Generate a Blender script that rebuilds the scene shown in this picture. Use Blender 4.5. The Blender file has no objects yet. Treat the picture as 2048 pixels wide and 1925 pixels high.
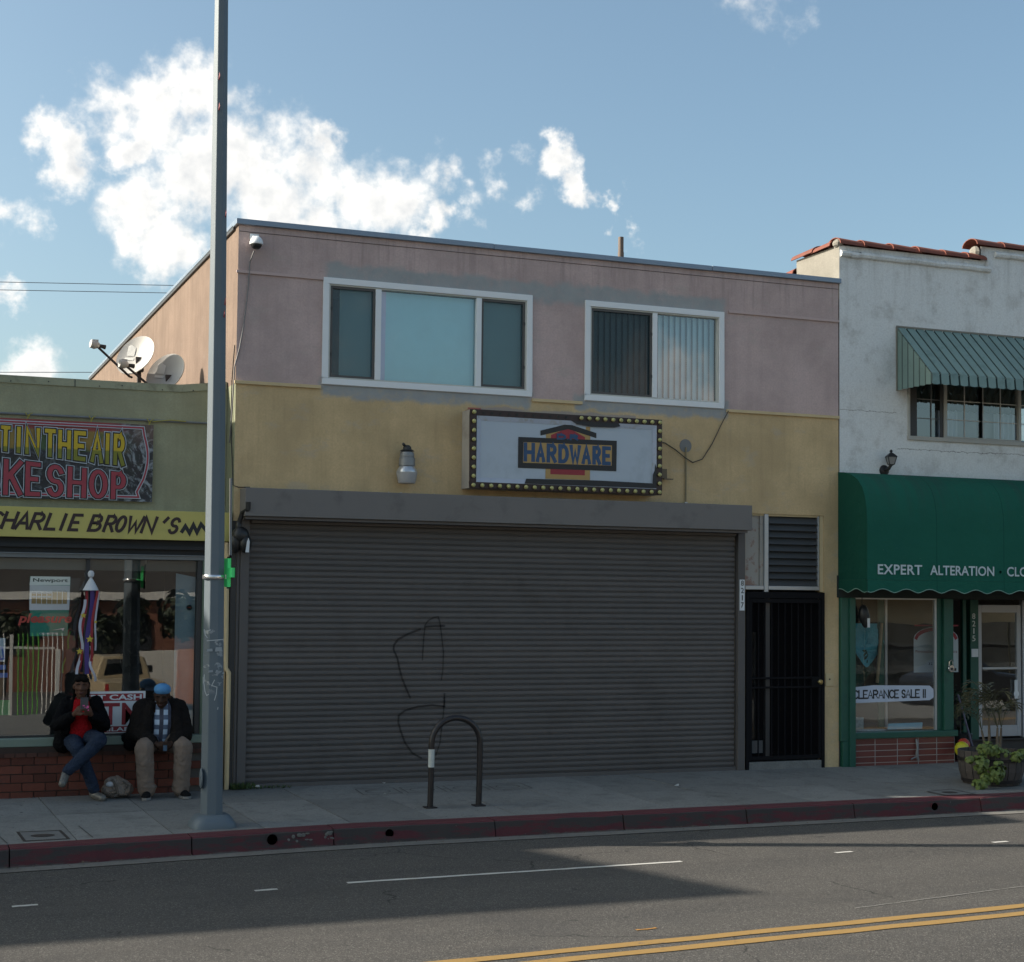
import bpy, bmesh, math, random
from mathutils import Vector, Matrix, Euler
random.seed(7)
S = bpy.context.scene
COL = S.collection
R = math.radians
# ------------------------------------------------------------------ camera
CX, CD, CH, YAW, PIT, ROL, FPX, SY = -3.5958, 17.4291, 2.1689, 0.381, 0.0518, 0.0099, 3110.574, 71.4283
fw = Vector((math.sin(YAW)*math.cos(PIT), math.cos(YAW)*math.cos(PIT), math.sin(PIT)))
rt = Vector((math.cos(YAW), -math.sin(YAW), 0)); up = rt.cross(fw)
r2 = rt*math.cos(ROL)+up*math.sin(ROL); u2 = -rt*math.sin(ROL)+up*math.cos(ROL)
cam = bpy.data.cameras.new('camera'); co = bpy.data.objects.new('camera', cam); COL.objects.link(co)
m = Matrix((r2, u2, -fw)).transposed().to_4x4(); m.translation = Vector((CX, -CD, CH)); co.matrix_world = m
cam.sensor_width = 36; cam.sensor_fit = 'HORIZONTAL'; cam.lens = FPX/2048*36
cam.shift_y = SY/2048; cam.clip_start = .1; cam.clip_end = 2000
S.camera = co
def pxdir(x, y):
    return (fw*FPX+r2*(x-1024)-u2*(y-962.5-SY)).normalized()
# ------------------------------------------------------------------ sun, sky, exposure
SUN = Vector((-1.69, .59, 1.0)).normalized()
EL = math.asin(SUN.z)
S.view_settings.view_transform = 'Standard'; S.view_settings.look = 'None'
S.view_settings.exposure = 1.38; S.view_settings.gamma = 1; S.view_settings.use_curve_mapping = False
sl = bpy.data.lights.new('sun', 'SUN'); sl.energy = 3.3; sl.angle = R(.5); sl.color = (1, .91, .78)
so = bpy.data.objects.new('sun', sl); COL.objects.link(so); so.rotation_euler = SUN.to_track_quat('Z', 'Y').to_euler()
so.location = (-20, 10, 30)

class NT:
    def __init__(s, tree): s.t = tree
    def n(s, typ, ins=None, **kw):
        nd = s.t.nodes.new(typ)
        for k, v in kw.items(): setattr(nd, k, v)
        for k, v in (ins or {}).items():
            if isinstance(v, bpy.types.NodeSocket): s.t.links.new(v, nd.inputs[k])
            elif v is not None: nd.inputs[k].default_value = v
        return nd
    def math(s, op, a, b=None, c=None, clamp=False):
        return s.n('ShaderNodeMath', {0: a, 1: b, 2: c}, operation=op, use_clamp=clamp).outputs[0]
    def vmath(s, op, a, b=None, out=0): return s.n('ShaderNodeVectorMath', {0: a, 1: b}, operation=op).outputs[out]
    def noise(s, vec, scale, detail=4, rough=.55, dist=0.):
        return s.n('ShaderNodeTexNoise', {'Vector': vec, 'Scale': scale, 'Detail': detail, 'Roughness': rough, 'Distortion': dist}).outputs['Fac']
    def step(s, v, a, b, lo=0., hi=1.):
        return s.n('ShaderNodeMapRange', {'Value': v, 'From Min': a, 'From Max': b, 'To Min': lo, 'To Max': hi}, interpolation_type='SMOOTHSTEP').outputs[0]
    def mix(s, f, a, b, blend='MIX'):
        fx = lambda c: c if isinstance(c, bpy.types.NodeSocket) else (*c, 1)
        nd = s.n('ShaderNodeMix', data_type='RGBA', blend_type=blend)
        for i, v in ((0, f), (6, fx(a)), (7, fx(b))):
            if isinstance(v, bpy.types.NodeSocket): s.t.links.new(v, nd.inputs[i])
            else: nd.inputs[i].default_value = v
        return nd.outputs[2]
    def xyz(s, v): return s.n('ShaderNodeSeparateXYZ', {0: v}).outputs
    def comb(s, x, y, z): return s.n('ShaderNodeCombineXYZ', {0: x, 1: y, 2: z}).outputs[0]

W = bpy.data.worlds.new('World'); S.world = W; W.use_nodes = True
w = NT(W.node_tree); W.node_tree.nodes.clear()
sky = w.n('ShaderNodeTexSky', sky_type='NISHITA', sun_disc=False, sun_elevation=EL,
          sun_rotation=math.atan2(SUN.x, SUN.y), altitude=60, air_density=.9, dust_density=3.4, ozone_density=1.7)
D = w.n('ShaderNodeTexCoord').outputs['Generated']
blobs = [(290,215,100),(380,225,95),(235,300,55),(130,305,62),(470,290,115),(420,370,105),(530,390,130),(650,370,110),(670,300,50),(750,410,95),(640,450,120),
         (300,425,95),(365,490,85),(850,450,55),(15,430,66),(-5,590,42),(1110,340,46),(1150,380,44),(1195,412,34),(60,752,70),
         (890,355,40,.62),(945,405,34,.5),(880,290,30,.35),(990,322,32,.4),(1560,-5,52,.24),(955,455,26,.4),(1040,390,24,.4),(1262,452,16,.35)]
fld = None
wn = w.noise(D, 30, 7, .56); wn2 = w.noise(D, 95, 5, .55)
dn = w.vmath('NORMALIZE', D)
wv = w.n('ShaderNodeTexNoise', {'Vector': D, 'Scale': 26., 'Detail': 5., 'Roughness': .6}).outputs['Color']
dw = w.vmath('ADD', dn, w.vmath('MULTIPLY', w.vmath('SUBTRACT', wv, (.5, .5, .5)), (.075, .075, .075)))   # ragged outlines
for x, y, r, *sg in blobs:
    c = pxdir(x, y); q = w.vmath('DISTANCE', dw, tuple(c), out=1)
    f = w.math('SUBTRACT', 1.0, w.math('DIVIDE', q, r/FPX*1.12))
    if sg: f = w.math('MULTIPLY', f, sg[0])
    f = w.math('MULTIPLY', f, 1.5)
    fld = f if fld is None else w.math('SMOOTH_MAX', fld, f, .25)
# scattered fair-weather clouds over the rest of the sky
for x, y, r in ((1330,790,120),(1250,830,130),(1420,820,90)):     # the cloud mirrored in the upper right window
    c = pxdir(x, y); c = Vector((c.x, -c.y, c.z)); f = w.math('MULTIPLY', w.math('SUBTRACT', 1.0, w.math('DIVIDE', w.vmath('DISTANCE', dn, tuple(c), out=1), r/FPX)), 1.5)
    fld = w.math('SMOOTH_MAX', fld, f, .25)
els = w.xyz(dn)[2]
far = w.step(w.vmath('DOT_PRODUCT', dn, tuple(fw), out=1), .80, .90, 1, 0)
flat = w.vmath('DIVIDE', dn, w.comb(1., 1., .45))
gen = w.math('MULTIPLY', w.math('SUBTRACT', w.noise(flat, 3.2, 3, .5), .60), 3.2)
gen = w.math('SUBTRACT', w.math('MULTIPLY', gen, far), w.math('MULTIPLY', w.math('SUBTRACT', 1.0, far), 3.0))
fld = w.math('MAXIMUM', fld, gen)
dens = lambda a, b: w.math('ADD', fld, w.math('ADD', w.math('MULTIPLY', w.math('SUBTRACT', a, .53), 2.7), w.math('MULTIPLY', w.math('SUBTRACT', b, .5), .8)))
den = dens(wn, wn2)
alpha = w.math('POWER', w.step(den, -.25, 1.0), 1.25)
hor = w.step(els, -.02, .03)
alpha = w.math('MULTIPLY', alpha, hor)
Ds = w.vmath('ADD', D, tuple(SUN*.010))          # density a little nearer the sun: the far side of each puff is greyer
dif = w.math('SUBTRACT', wn, w.noise(Ds, 30, 7, .56))
big = w.math('MULTIPLY', w.step(w.noise(w.vmath('ADD', D, (.213, .1, .02)), 13, 3, .5), .46, .64), w.step(den, .5, 1.6))
lit = w.math('SUBTRACT', w.math('ADD', .86, w.math('MULTIPLY', dif, 2.6)), w.math('MULTIPLY', big, .34), clamp=True)
ccol = w.mix(lit, (2.9, 3.05, 3.2), (5.1, 5.0, 4.8))
skyc = w.mix(1.0, sky.outputs[0], (.87, .935, .84), 'MULTIPLY')
bg = w.n('ShaderNodeBackground', {'Color': w.mix(alpha, skyc, ccol), 'Strength': .088})
w.t.links.new(bg.outputs[0], w.n('ShaderNodeOutputWorld').inputs[0])

# ------------------------------------------------------------------ helpers
WL = {}
def link(o): COL.objects.link(o); return o
def tag(o, label=None, cat=None, group=None, kind=None):
    if label: o['label'] = label
    if cat: o['category'] = cat
    if group: o['group'] = group
    if kind: o['kind'] = kind
    return o
def thing(name, label, cat, loc=(0, 0, 0), group=None):
    o = link(bpy.data.objects.new(name, None)); o.location = loc; o.empty_display_size = .1
    WL[o.name] = Vector(loc); return tag(o, label, cat, group)
class MB:
    def __init__(s): s.v = []; s.f = []; s.mi = []; s.cur = 0
    def add(s, vs, fs):
        b = len(s.v); s.v += [tuple(p) for p in vs]
        for f in fs: s.f.append([b+i for i in f]); s.mi.append(s.cur)
        return s
    def quad(s, a, b, c, d): return s.add([a, b, c, d], [(0, 1, 2, 3)])
    def box(s, x0, x1, y0, y1, z0, z1):
        return s.add([(x0,y0,z0),(x1,y0,z0),(x1,y1,z0),(x0,y1,z0),(x0,y0,z1),(x1,y0,z1),(x1,y1,z1),(x0,y1,z1)],
                     [(0,3,2,1),(4,5,6,7),(0,1,5,4),(1,2,6,5),(2,3,7,6),(3,0,4,7)])
    def prism(s, pts, a, b):
        """closed outline pts (list of 3D points), swept from offset a to b (vectors)"""
        n = len(pts); a = Vector(a); b = Vector(b)
        vs = [Vector(p)+a for p in pts]+[Vector(p)+b for p in pts]
        return s.add(vs, [list(range(n))[::-1], list(range(n, 2*n))]+[(i, (i+1) % n, n+(i+1) % n, n+i) for i in range(n)])
    def xz(s, pts, y0, y1): return s.prism([(p[0], 0, p[1]) for p in pts], (0, y1, 0), (0, y0, 0))
    def yz(s, pts, x0, x1): return s.prism([(0, p[0], p[1]) for p in pts], (x0, 0, 0), (x1, 0, 0))
    def xy(s, pts, z0, z1): return s.prism([(p[0], p[1], 0) for p in pts], (0, 0, z0), (0, 0, z1))
    def tube(s, path, r, n=8, caps=True):
        P = [Vector(p) for p in path]; rs = r if isinstance(r, (list, tuple)) else [r]*len(P)
        b = len(s.v); prev = None
        for i, p in enumerate(P):
            d = (P[min(i+1, len(P)-1)]-P[max(i-1, 0)]).normalized()
            u = (prev-d*prev.dot(d)) if prev else d.orthogonal()
            if u.length < 1e-6: u = d.orthogonal()
            u.normalize(); prev = u; v = d.cross(u)
            for k in range(n):
                a = 2*math.pi*k/n; s.v.append(tuple(p+(u*math.cos(a)+v*math.sin(a))*rs[i]))
        for i in range(len(P)-1):
            for k in range(n):
                s.f.append([b+i*n+k, b+i*n+(k+1) % n, b+(i+1)*n+(k+1) % n, b+(i+1)*n+k]); s.mi.append(s.cur)
        if caps:
            s.f.append([b+k for k in range(n)][::-1]); s.mi.append(s.cur)
            s.f.append([b+(len(P)-1)*n+k for k in range(n)]); s.mi.append(s.cur)
        return s
    def lathe(s, prof, c, n=20, axis='z', ph=0):
        """prof: list of (radius, height)"""
        c = Vector(c); b = len(s.v)
        for r, h in prof:
            for k in range(n):
                a = 2*math.pi*k/n+ph; x, y = r*math.cos(a), r*math.sin(a)
                q = {'z': (x, y, h), 'y': (x, h, y), 'x': (h, x, y)}[axis]
                s.v.append(tuple(c+Vector(q)))
        for i in range(len(prof)-1):
            for k in range(n):
                s.f.append([b+i*n+k, b+i*n+(k+1) % n, b+(i+1)*n+(k+1) % n, b+(i+1)*n+k]); s.mi.append(s.cur)
        for i, rev in ((0, True), (len(prof)-1, False)):
            if prof[i][0] > 1e-4:
                q = [b+i*n+k for k in range(n)]; s.f.append(q[::-1] if rev else q); s.mi.append(s.cur)
        return s
    def ball(s, c, r, n=12, m=8):
        r = r if isinstance(r, (tuple, list)) else (r, r, r); c = Vector(c); b = len(s.v)
        for i in range(m+1):
            t = math.pi*i/m
            for k in range(n):
                a = 2*math.pi*k/n
                s.v.append(tuple(c+Vector((r[0]*math.sin(t)*math.cos(a), r[1]*math.sin(t)*math.sin(a), r[2]*math.cos(t)))))
        for i in range(m):
            for k in range(n):
                s.f.append([b+i*n+k, b+(i+1)*n+k, b+(i+1)*n+(k+1) % n, b+i*n+(k+1) % n]); s.mi.append(s.cur)
        return s
    def mesh(s, name, off=(0, 0, 0)):
        me = bpy.data.meshes.new(name); o = Vector(off)
        me.from_pydata([tuple(Vector(p)-o) for p in s.v], [], s.f)
        me.polygons.foreach_set('material_index', s.mi)
        bm = bmesh.new(); bm.from_mesh(me); bmesh.ops.remove_doubles(bm, verts=bm.verts, dist=1e-5)
        bmesh.ops.recalc_face_normals(bm, faces=bm.faces); bm.to_mesh(me); bm.free()
        return me
def smooth(me, ang=40):
    me.polygons.foreach_set('use_smooth', [True]*len(me.polygons))
    me.update()
    try: me.set_sharp_from_angle(angle=R(ang))
    except Exception: pass
def bevel(o, wd, seg=2):
    md = o.modifiers.new('bevel', 'BEVEL'); md.width = wd; md.segments = seg; md.limit_method = 'ANGLE'; md.angle_limit = R(40)
def part(name, mb, mt, parent=None, bev=0, sm=False, label=None, loc=None, kind=None):
    off = Vector(loc) if loc is not None else (WL[parent.name] if parent else Vector((0, 0, 0)))
    me = mb.mesh(name, off) if isinstance(mb, MB) else mb
    if me is mb: me.transform(Matrix.Translation(-off))
    for x in (mt if isinstance(mt, (list, tuple)) else [mt]): me.materials.append(x)
    if sm: smooth(me)
    o = link(bpy.data.objects.new(name, me)); WL[o.name] = off
    if parent: o.parent = parent; o.location = off-WL[parent.name]
    else: o.location = off
    if bev: bevel(o, bev)
    if label: o['label'] = label
    if kind: o['kind'] = kind
    return o
def solo(name, mb, mt, label, cat, loc, group=None, **k):
    return tag(part(name, mb, mt, None, loc=loc, **k), label, cat, group)
def struct(name, mb, mt, **k): return tag(part(name, mb, mt, **k), kind='structure')
def inst(src, parent, wloc, rot=None, scale=None):
    o = src.copy(); link(o); o.parent = parent; WL[o.name] = Vector(wloc)
    o.location = Vector(wloc)-(WL[parent.name] if parent else Vector((0, 0, 0)))
    if rot: o.rotation_euler = rot
    if scale: o.scale = scale
    return o
def wall_grid(mb, x0, x1, z0, z1, holes, y, depth):
    """front sheet at y with openings and reveals going back by depth"""
    xs = sorted({x0, x1, *[h[0] for h in holes], *[h[1] for h in holes]}); zs = sorted({z0, z1, *[h[2] for h in holes], *[h[3] for h in holes]})
    xs = [v for v in xs if x0 <= v <= x1]; zs = [v for v in zs if z0 <= v <= z1]
    for i in range(len(xs)-1):
        for j in range(len(zs)-1):
            a, b, c, d = xs[i], xs[i+1], zs[j], zs[j+1]; mx, mz = (a+b)/2, (c+d)/2
            if any(h[0] < mx < h[1] and h[2] < mz < h[3] for h in holes): continue
            mb.quad((a, y, c), (b, y, c), (b, y, d), (a, y, d))
    for a, b, c, d in holes:
        c2, d2 = max(c, z0), min(d, z1); Y = y+depth
        if d2 <= c2: continue
        mb.quad((a, y, c2), (a, y, d2), (a, Y, d2), (a, Y, c2)); mb.quad((b, y, c2), (b, Y, c2), (b, Y, d2), (b, y, d2))
        if d <= z1: mb.quad((a, y, d), (b, y, d), (b, Y, d), (a, Y, d))
        if c >= z0: mb.quad((a, y, c), (a, Y, c), (b, Y, c), (b, y, c))
    return mb
# ------------------------------------------------------------------ materials
MC = {}
def new_mat(name):
    mt = bpy.data.materials.new(name); mt.use_nodes = True; mt.node_tree.nodes.clear(); q = NT(mt.node_tree)
    out = q.n('ShaderNodeOutputMaterial'); b = q.n('ShaderNodeBsdfPrincipled'); q.t.links.new(b.outputs[0], out.inputs[0])
    q.b = b; q.out = out; q.P = q.n('ShaderNodeNewGeometry').outputs['Position']; return mt, q
def setc(q, c):
    if isinstance(c, bpy.types.NodeSocket): q.t.links.new(c, q.b.inputs['Base Color'])
    else: q.b.inputs['Base Color'].default_value = (*c, 1)
def bump(q, h, strength=.3, dist=.01):
    q.t.links.new(q.n('ShaderNodeBump', {'Height': h, 'Strength': strength, 'Distance': dist}).outputs[0], q.b.inputs['Normal'])
def mat(name, col, rough=.6, metal=0., var=.12, scale=6., bmp=0., bscale=60., rnd=0., spec=.5, dirt=None, emis=0):
    if name in MC: return MC[name]
    mt, q = new_mat(name); b = q.b
    n = q.noise(q.P, scale, 6, .6)
    c = q.mix(n, tuple(v*(1-var) for v in col), tuple(min(1, v*(1+var)) for v in col))
    if rnd:
        ri = q.n('ShaderNodeObjectInfo').outputs['Random']
        c = q.mix(1., c, q.mix(ri, (1-rnd,)*3, (1+rnd, 1+rnd*.7, 1+rnd*.5)), 'MULTIPLY')
    if dirt:
        c = q.mix(q.math('MULTIPLY', q.step(q.noise(q.P, dirt[1], 7, .65), .52, .70), dirt[2]), c, dirt[0])
    setc(q, c)
    b.inputs['Roughness'].default_value = rough; b.inputs['Metallic'].default_value = metal; b.inputs['Specular IOR Level'].default_value = spec
    if bmp: bump(q, q.noise(q.P, bscale, 4, .6), bmp, .004)
    if emis: b.inputs['Emission Strength'].default_value = emis; b.inputs['Emission Color'].default_value = (*col, 1)
    MC[name] = mt; return mt
def glass(name, refl=.12, tint=(.85, .9, .9), dirt=.04, wav=.0):
    if name in MC: return MC[name]
    mt, q = new_mat(name); q.t.nodes.remove(q.b)
    fr = q.n('ShaderNodeFresnel', {'IOR': 1.5}).outputs[0]
    fac = q.math('ADD', q.math('MULTIPLY', fr, 1.1), refl, clamp=True)
    gl = q.n('ShaderNodeBsdfGlossy', {'Color': (1, 1, 1, 1), 'Roughness': .0})
    if wav:
        q.t.links.new(q.n('ShaderNodeBump', {'Height': q.noise(q.P, 1.3, 2, .5), 'Strength': wav, 'Distance': .02}).outputs[0], gl.inputs['Normal'])
    tr = q.n('ShaderNodeBsdfTransparent', {'Color': (*tint, 1)})
    df = q.n('ShaderNodeBsdfDiffuse', {'Color': (.5, .5, .48, 1)})
    m1 = q.n('ShaderNodeMixShader', {0: q.math('MULTIPLY', q.step(q.noise(q.P, 3, 6, .7), .35, .75), dirt*2), 1: tr.outputs[0], 2: df.outputs[0]})
    m2 = q.n('ShaderNodeMixShader', {0: fac, 1: m1.outputs[0], 2: gl.outputs[0]})
    q.t.links.new(m2.outputs[0], q.out.inputs[0]); MC[name] = mt; return mt
def sheer(name, col, op):
    mt, q = new_mat(name); q.t.nodes.remove(q.b)
    tr = q.n('ShaderNodeBsdfTransparent'); df = q.n('ShaderNodeBsdfDiffuse', {'Color': (*col, 1)})
    q.t.links.new(q.n('ShaderNodeMixShader', {0: op, 1: tr.outputs[0], 2: df.outputs[0]}).outputs[0], q.out.inputs[0]); return mt
def band(q, v, a, b, s):  # 1 inside [a,b], soft edge s
    return q.math('MULTIPLY', q.step(v, a-s, a+s), q.step(v, b-s, b+s, 1, 0))

def stucco(name, col, patch=True, streak=.18, col2=None, strz=1.0):
    mt, q = new_mat(name); x, y, z = q.xyz(q.P)
    big = q.step(q.noise(q.P, 1.1, 6, .65), .32, .68); c = q.mix(big, tuple(v*.82 for v in col), tuple(v*1.12 for v in col))
    st = q.noise(q.comb(q.math('MULTIPLY', x, 5.), q.math('MULTIPLY', y, 5.), q.math('MULTIPLY', z, .35)), 1.6, 5, .6)
    c = q.mix(q.math('MULTIPLY', q.step(st, .45, .75), streak), c, tuple(v*.55 for v in col))
    fine = q.noise(q.P, 42, 4, .7); c = q.mix(q.math('MULTIPLY', q.step(fine, .36, .66), .36), c, tuple(v*.7 for v in col))
    mid = q.noise(q.P, 11, 6, .7); c = q.mix(q.math('MULTIPLY', q.step(mid, .45, .75), .22), c, tuple(v*.72 for v in col))
    blot = q.step(q.noise(q.P, 2.6, 6, .7), .60, .70); c = q.mix(q.math('MULTIPLY', blot, .14), c, (.30, .29, .27))
    if patch:
        dn_ = q.noise(q.comb(q.math('MULTIPLY', x, 9.), 0., q.math('MULTIPLY', z, .5)), 1.5, 5, .65); ds = q.step(dn_, .48, .66)
        gm = q.math('MAXIMUM', q.math('MULTIPLY', band(q, z, 5.95, 6.6, .25), .30), q.math('MULTIPLY', band(q, z, 3.35, 4.5, .3), .13))
        c = q.mix(q.math('MULTIPLY', ds, gm), c, tuple(v*.45 for v in col))
        wash = q.step(q.noise(q.comb(q.math('MULTIPLY', x, 1.2), 0., q.math('MULTIPLY', z, 2.2)), 1.7, 6, .7), .54, .66); c = q.mix(q.math('MULTIPLY', wash, .30), c, (.40, .37, .33))
        scr = q.step(q.noise(q.comb(q.math('MULTIPLY', x, 3.), 0., q.math('MULTIPLY', z, 14.)), 2.2, 5, .7), .66, .70); c = q.mix(q.math('MULTIPLY', scr, .45), c, tuple(v*.5 for v in col))
        wob = q.math('MULTIPLY', q.math('SUBTRACT', q.noise(q.P, 3.2, 6, .65), .5), .30)
        zz = q.math('ADD', z, wob)
        m1 = q.math('MULTIPLY', band(q, zz, 5.80, 6.03, .045), band(q, q.math('ADD', x, wob), 1.02, 6.32, .05))
        m2 = q.math('MULTIPLY', band(q, q.math('ADD', z, q.math('MULTIPLY', wob, .8)), 4.47, 4.70, .035), band(q, q.math('ADD', x, wob), .98, 3.62, .04))
        m3 = q.math('MULTIPLY', band(q, q.math('ADD', z, q.math('MULTIPLY', wob, .8)), 4.48, 4.70, .035), band(q, q.math('ADD', x, wob), 4.20, 6.34, .04))
        mm = q.math('MAXIMUM', m1, q.math('MAXIMUM', m2, m3))
        mm = q.math('MULTIPLY', mm, q.step(q.noise(q.P, 9, 5, .7), .25, .55, .55, 1))
        pc = q.mix(q.noise(q.P, 4, 5, .6), (.26, .27, .275), (.40, .41, .41))
        c = q.mix(mm, c, pc)
        # patch of old primer left around the sign
        m4 = q.math('MULTIPLY', band(q, q.math('ADD', z, q.math('MULTIPLY', wob, .5)), 4.36, 4.45, .012), band(q, q.math('ADD', x, wob), 2.95, 5.05, .02))
        c = q.mix(q.math('MULTIPLY', m4, .9), c, (.36, .30, .27))
        m5 = q.math('MULTIPLY', band(q, z, 4.36, 4.44, .008), band(q, q.math('ADD', x, wob), 2.78, 2.98, .01))
        c = q.mix(q.math('MULTIPLY', m5, .8), c, (.36, .07, .08))
    if col2:  # paint changes below a line on the side wall
        c = q.mix(q.step(q.math('ADD', z, q.math('MULTIPLY', q.noise(q.P, 3, 3), .08)), 4.60, 4.62, 1, 0), c, col2)
    setc(q, c); q.b.inputs['Roughness'].default_value = .9; q.b.inputs['Specular IOR Level'].default_value = .2
    bump(q, q.math('ADD', q.noise(q.P, 55, 5, .65), q.math('MULTIPLY', q.noise(q.P, 6, 3), .8)), .55*strz, .006)
    return mt
PINK = stucco('pink_stucco', (.53, .405, .385)); SIDE = stucco('side_stucco', (.205, .150, .118), False, .55, (.235, .245, .165))
YELLOW = stucco('yellow_stucco', (.62, .455, .255), True, .16)
GREENW = stucco('green_stucco', (.38, .37, .25), False, .25); 
GREY_ST = stucco('grey_stucco', (.235, .222, .195), False, .2)
def white_stucco():
    mt, q = new_mat('white_stucco'); x, y, z = q.xyz(q.P)
    c = q.mix(q.noise(q.P, .8, 5, .6), (.69, .705, .705), (.79, .80, .795))
    st = q.noise(q.comb(q.math('MULTIPLY', x, 4.5), 0., q.math('MULTIPLY', z, .25)), 1.3, 5, .65)
    topm = q.step(z, 5.4, 6.9)
    c = q.mix(q.math('MULTIPLY', q.math('MULTIPLY', q.step(st, .46, .7), topm), .30), c, (.26, .25, .22))
    c = q.mix(q.math('MULTIPLY', q.step(q.noise(q.P, 1.6, 7, .7), .48, .66), .35), c, (.40, .39, .37))
    c = q.mix(q.math('MULTIPLY', q.step(q.noise(q.P, 14, 5, .7), .5, .72), .25), c, (.40, .39, .37))
    c = q.mix(q.math('MULTIPLY', q.step(q.noise(q.P, 3.2, 7, .7), .5, .72), .3), c, (.36, .34, .31))
    c = q.mix(q.math('MULTIPLY', q.step(q.noise(q.P, 40, 4, .7), .36, .66), .22), c, (.33, .33, .33))
    # hairline crack
    wv = q.math('MULTIPLY', q.math('SUBTRACT', q.noise(q.P, 7, 4, .7), .5), .10)
    for zc, xa, xb in ((4.70, 8.05, 8.95), (4.22, 8.95, 16.)):
        ln = q.math('ABSOLUTE', q.math('SUBTRACT', q.math('ADD', z, wv), zc))
        mk = q.math('MULTIPLY', q.step(ln, .0015, .006, 1, 0), band(q, x, xa, xb, .02))
        c = q.mix(q.math('MULTIPLY', mk, .75), c, (.10, .09, .08))
    setc(q, c); q.b.inputs['Roughness'].default_value = .92; q.b.inputs['Specular IOR Level'].default_value = .2
    bump(q, q.math('ADD', q.noise(q.P, 38, 5, .65), q.math('MULTIPLY', q.noise(q.P, 5, 3), 1.2)), .6, .008); return mt
WHITEST = white_stucco()
def asphalt():
    mt, q = new_mat('asphalt'); x, y, z = q.xyz(q.P)
    v = q.n('ShaderNodeTexVoronoi', {'Vector': q.P, 'Scale': 130.}).outputs['Color']
    sp = q.xyz(v)[0]
    c = q.mix(q.noise(q.P, .5, 4, .6), (.068, .064, .060), (.092, .087, .080))
    lane = q.noise(q.comb(q.math('MULTIPLY', x, .12), y, 0.), 1.5, 4, .6); c = q.mix(q.math('MULTIPLY', q.step(lane, .42, .68), .35), c, (.045, .044, .044))
    c = q.mix(q.step(sp, .78, .98), c, (.17, .162, .15)); c = q.mix(q.step(sp, .0, .25, .7, 0), c, (.03, .03, .03))
    c = q.mix(q.step(q.noise(q.P, 28, 5, .7), .60, .72, 0, .35), c, (.03, .03, .03))
    trk = q.math('ADD', band(q, y, -6.9, -6.3, .25), q.math('ADD', band(q, y, -5.3, -4.9, .2), band(q, y, -9.4, -8.8, .25)))
    c = q.mix(q.math('MULTIPLY', trk, q.step(q.noise(q.comb(q.math('MULTIPLY', x, .3), y, 0.), 3, 5, .6), .35, .7, .08, .38)), c, (.045, .044, .043))
    ck = q.n('ShaderNodeTexVoronoi', {'Vector': q.vmath('ADD', q.P, q.comb(q.math('MULTIPLY', q.noise(q.P, 2.2, 5, .6), .5), q.math('MULTIPLY', q.noise(q.P, 2.7, 5, .6), .5), 0.)), 'Scale': .38}, feature='DISTANCE_TO_EDGE').outputs['Distance']
    c = q.mix(q.math('MULTIPLY', q.step(ck, .001, .006, 1, 0), q.step(q.noise(q.P, .6, 3), .5, .58, 0, .75)), c, (.018, .018, .018))
    c = q.mix(q.step(q.noise(q.P, 5.5, 3, .5), .70, .73, 0, .55), c, (.028, .028, .028))
    # oily strip near the gutter
    c = q.mix(q.math('MULTIPLY', q.step(q.noise(q.P, 1.7, 5), .5, .7), .25), c, (.05, .05, .052))
    setc(q, c); q.b.inputs['Roughness'].default_value = .88; q.b.inputs['Specular IOR Level'].default_value = .25
    bump(q, q.math('ADD', sp, q.noise(q.P, 40, 4, .7)), .8, .009); return mt
ASPH = asphalt()
def concrete(name, a, b, rnd=.1):
    mt, q = new_mat(name)
    c = q.mix(q.noise(q.P, 1.2, 6, .65), a, b)
    c = q.mix(q.math('MULTIPLY', q.step(q.noise(q.P, 5, 7, .72), .50, .70), .4), c, tuple(v*.45 for v in a))
    c = q.mix(q.math('MULTIPLY', q.step(q.noise(q.P, 42, 4, .7), .42, .70), .38), c, tuple(v*.5 for v in a))
    c = q.mix(q.math('MULTIPLY', q.step(q.noise(q.P, 22, 2, .4), .735, .75), .8), c, (.03, .03, .03))
    c = q.mix(q.math('MULTIPLY', q.step(q.noise(q.P, 1.9, 6, .7), .52, .66), .30), c, tuple(v*.5 for v in a))
    ri = q.n('ShaderNodeObjectInfo').outputs['Random']
    c = q.mix(1., c, q.mix(ri, (1-rnd,)*3, (1+rnd,)*3), 'MULTIPLY')
    setc(q, c); q.b.inputs['Roughness'].default_value = .9; q.b.inputs['Specular IOR Level'].default_value = .2
    bump(q, q.noise(q.P, 70, 4, .6), .3, .004); return mt
PAVE = concrete('pavement_concrete', (.165, .165, .157), (.245, .245, .235), .12); GUT = concrete('gutter_concrete', (.13, .125, .115), (.2, .195, .18))
JOINT = mat('joint_dirt', (.035, .035, .033), .95)
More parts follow.
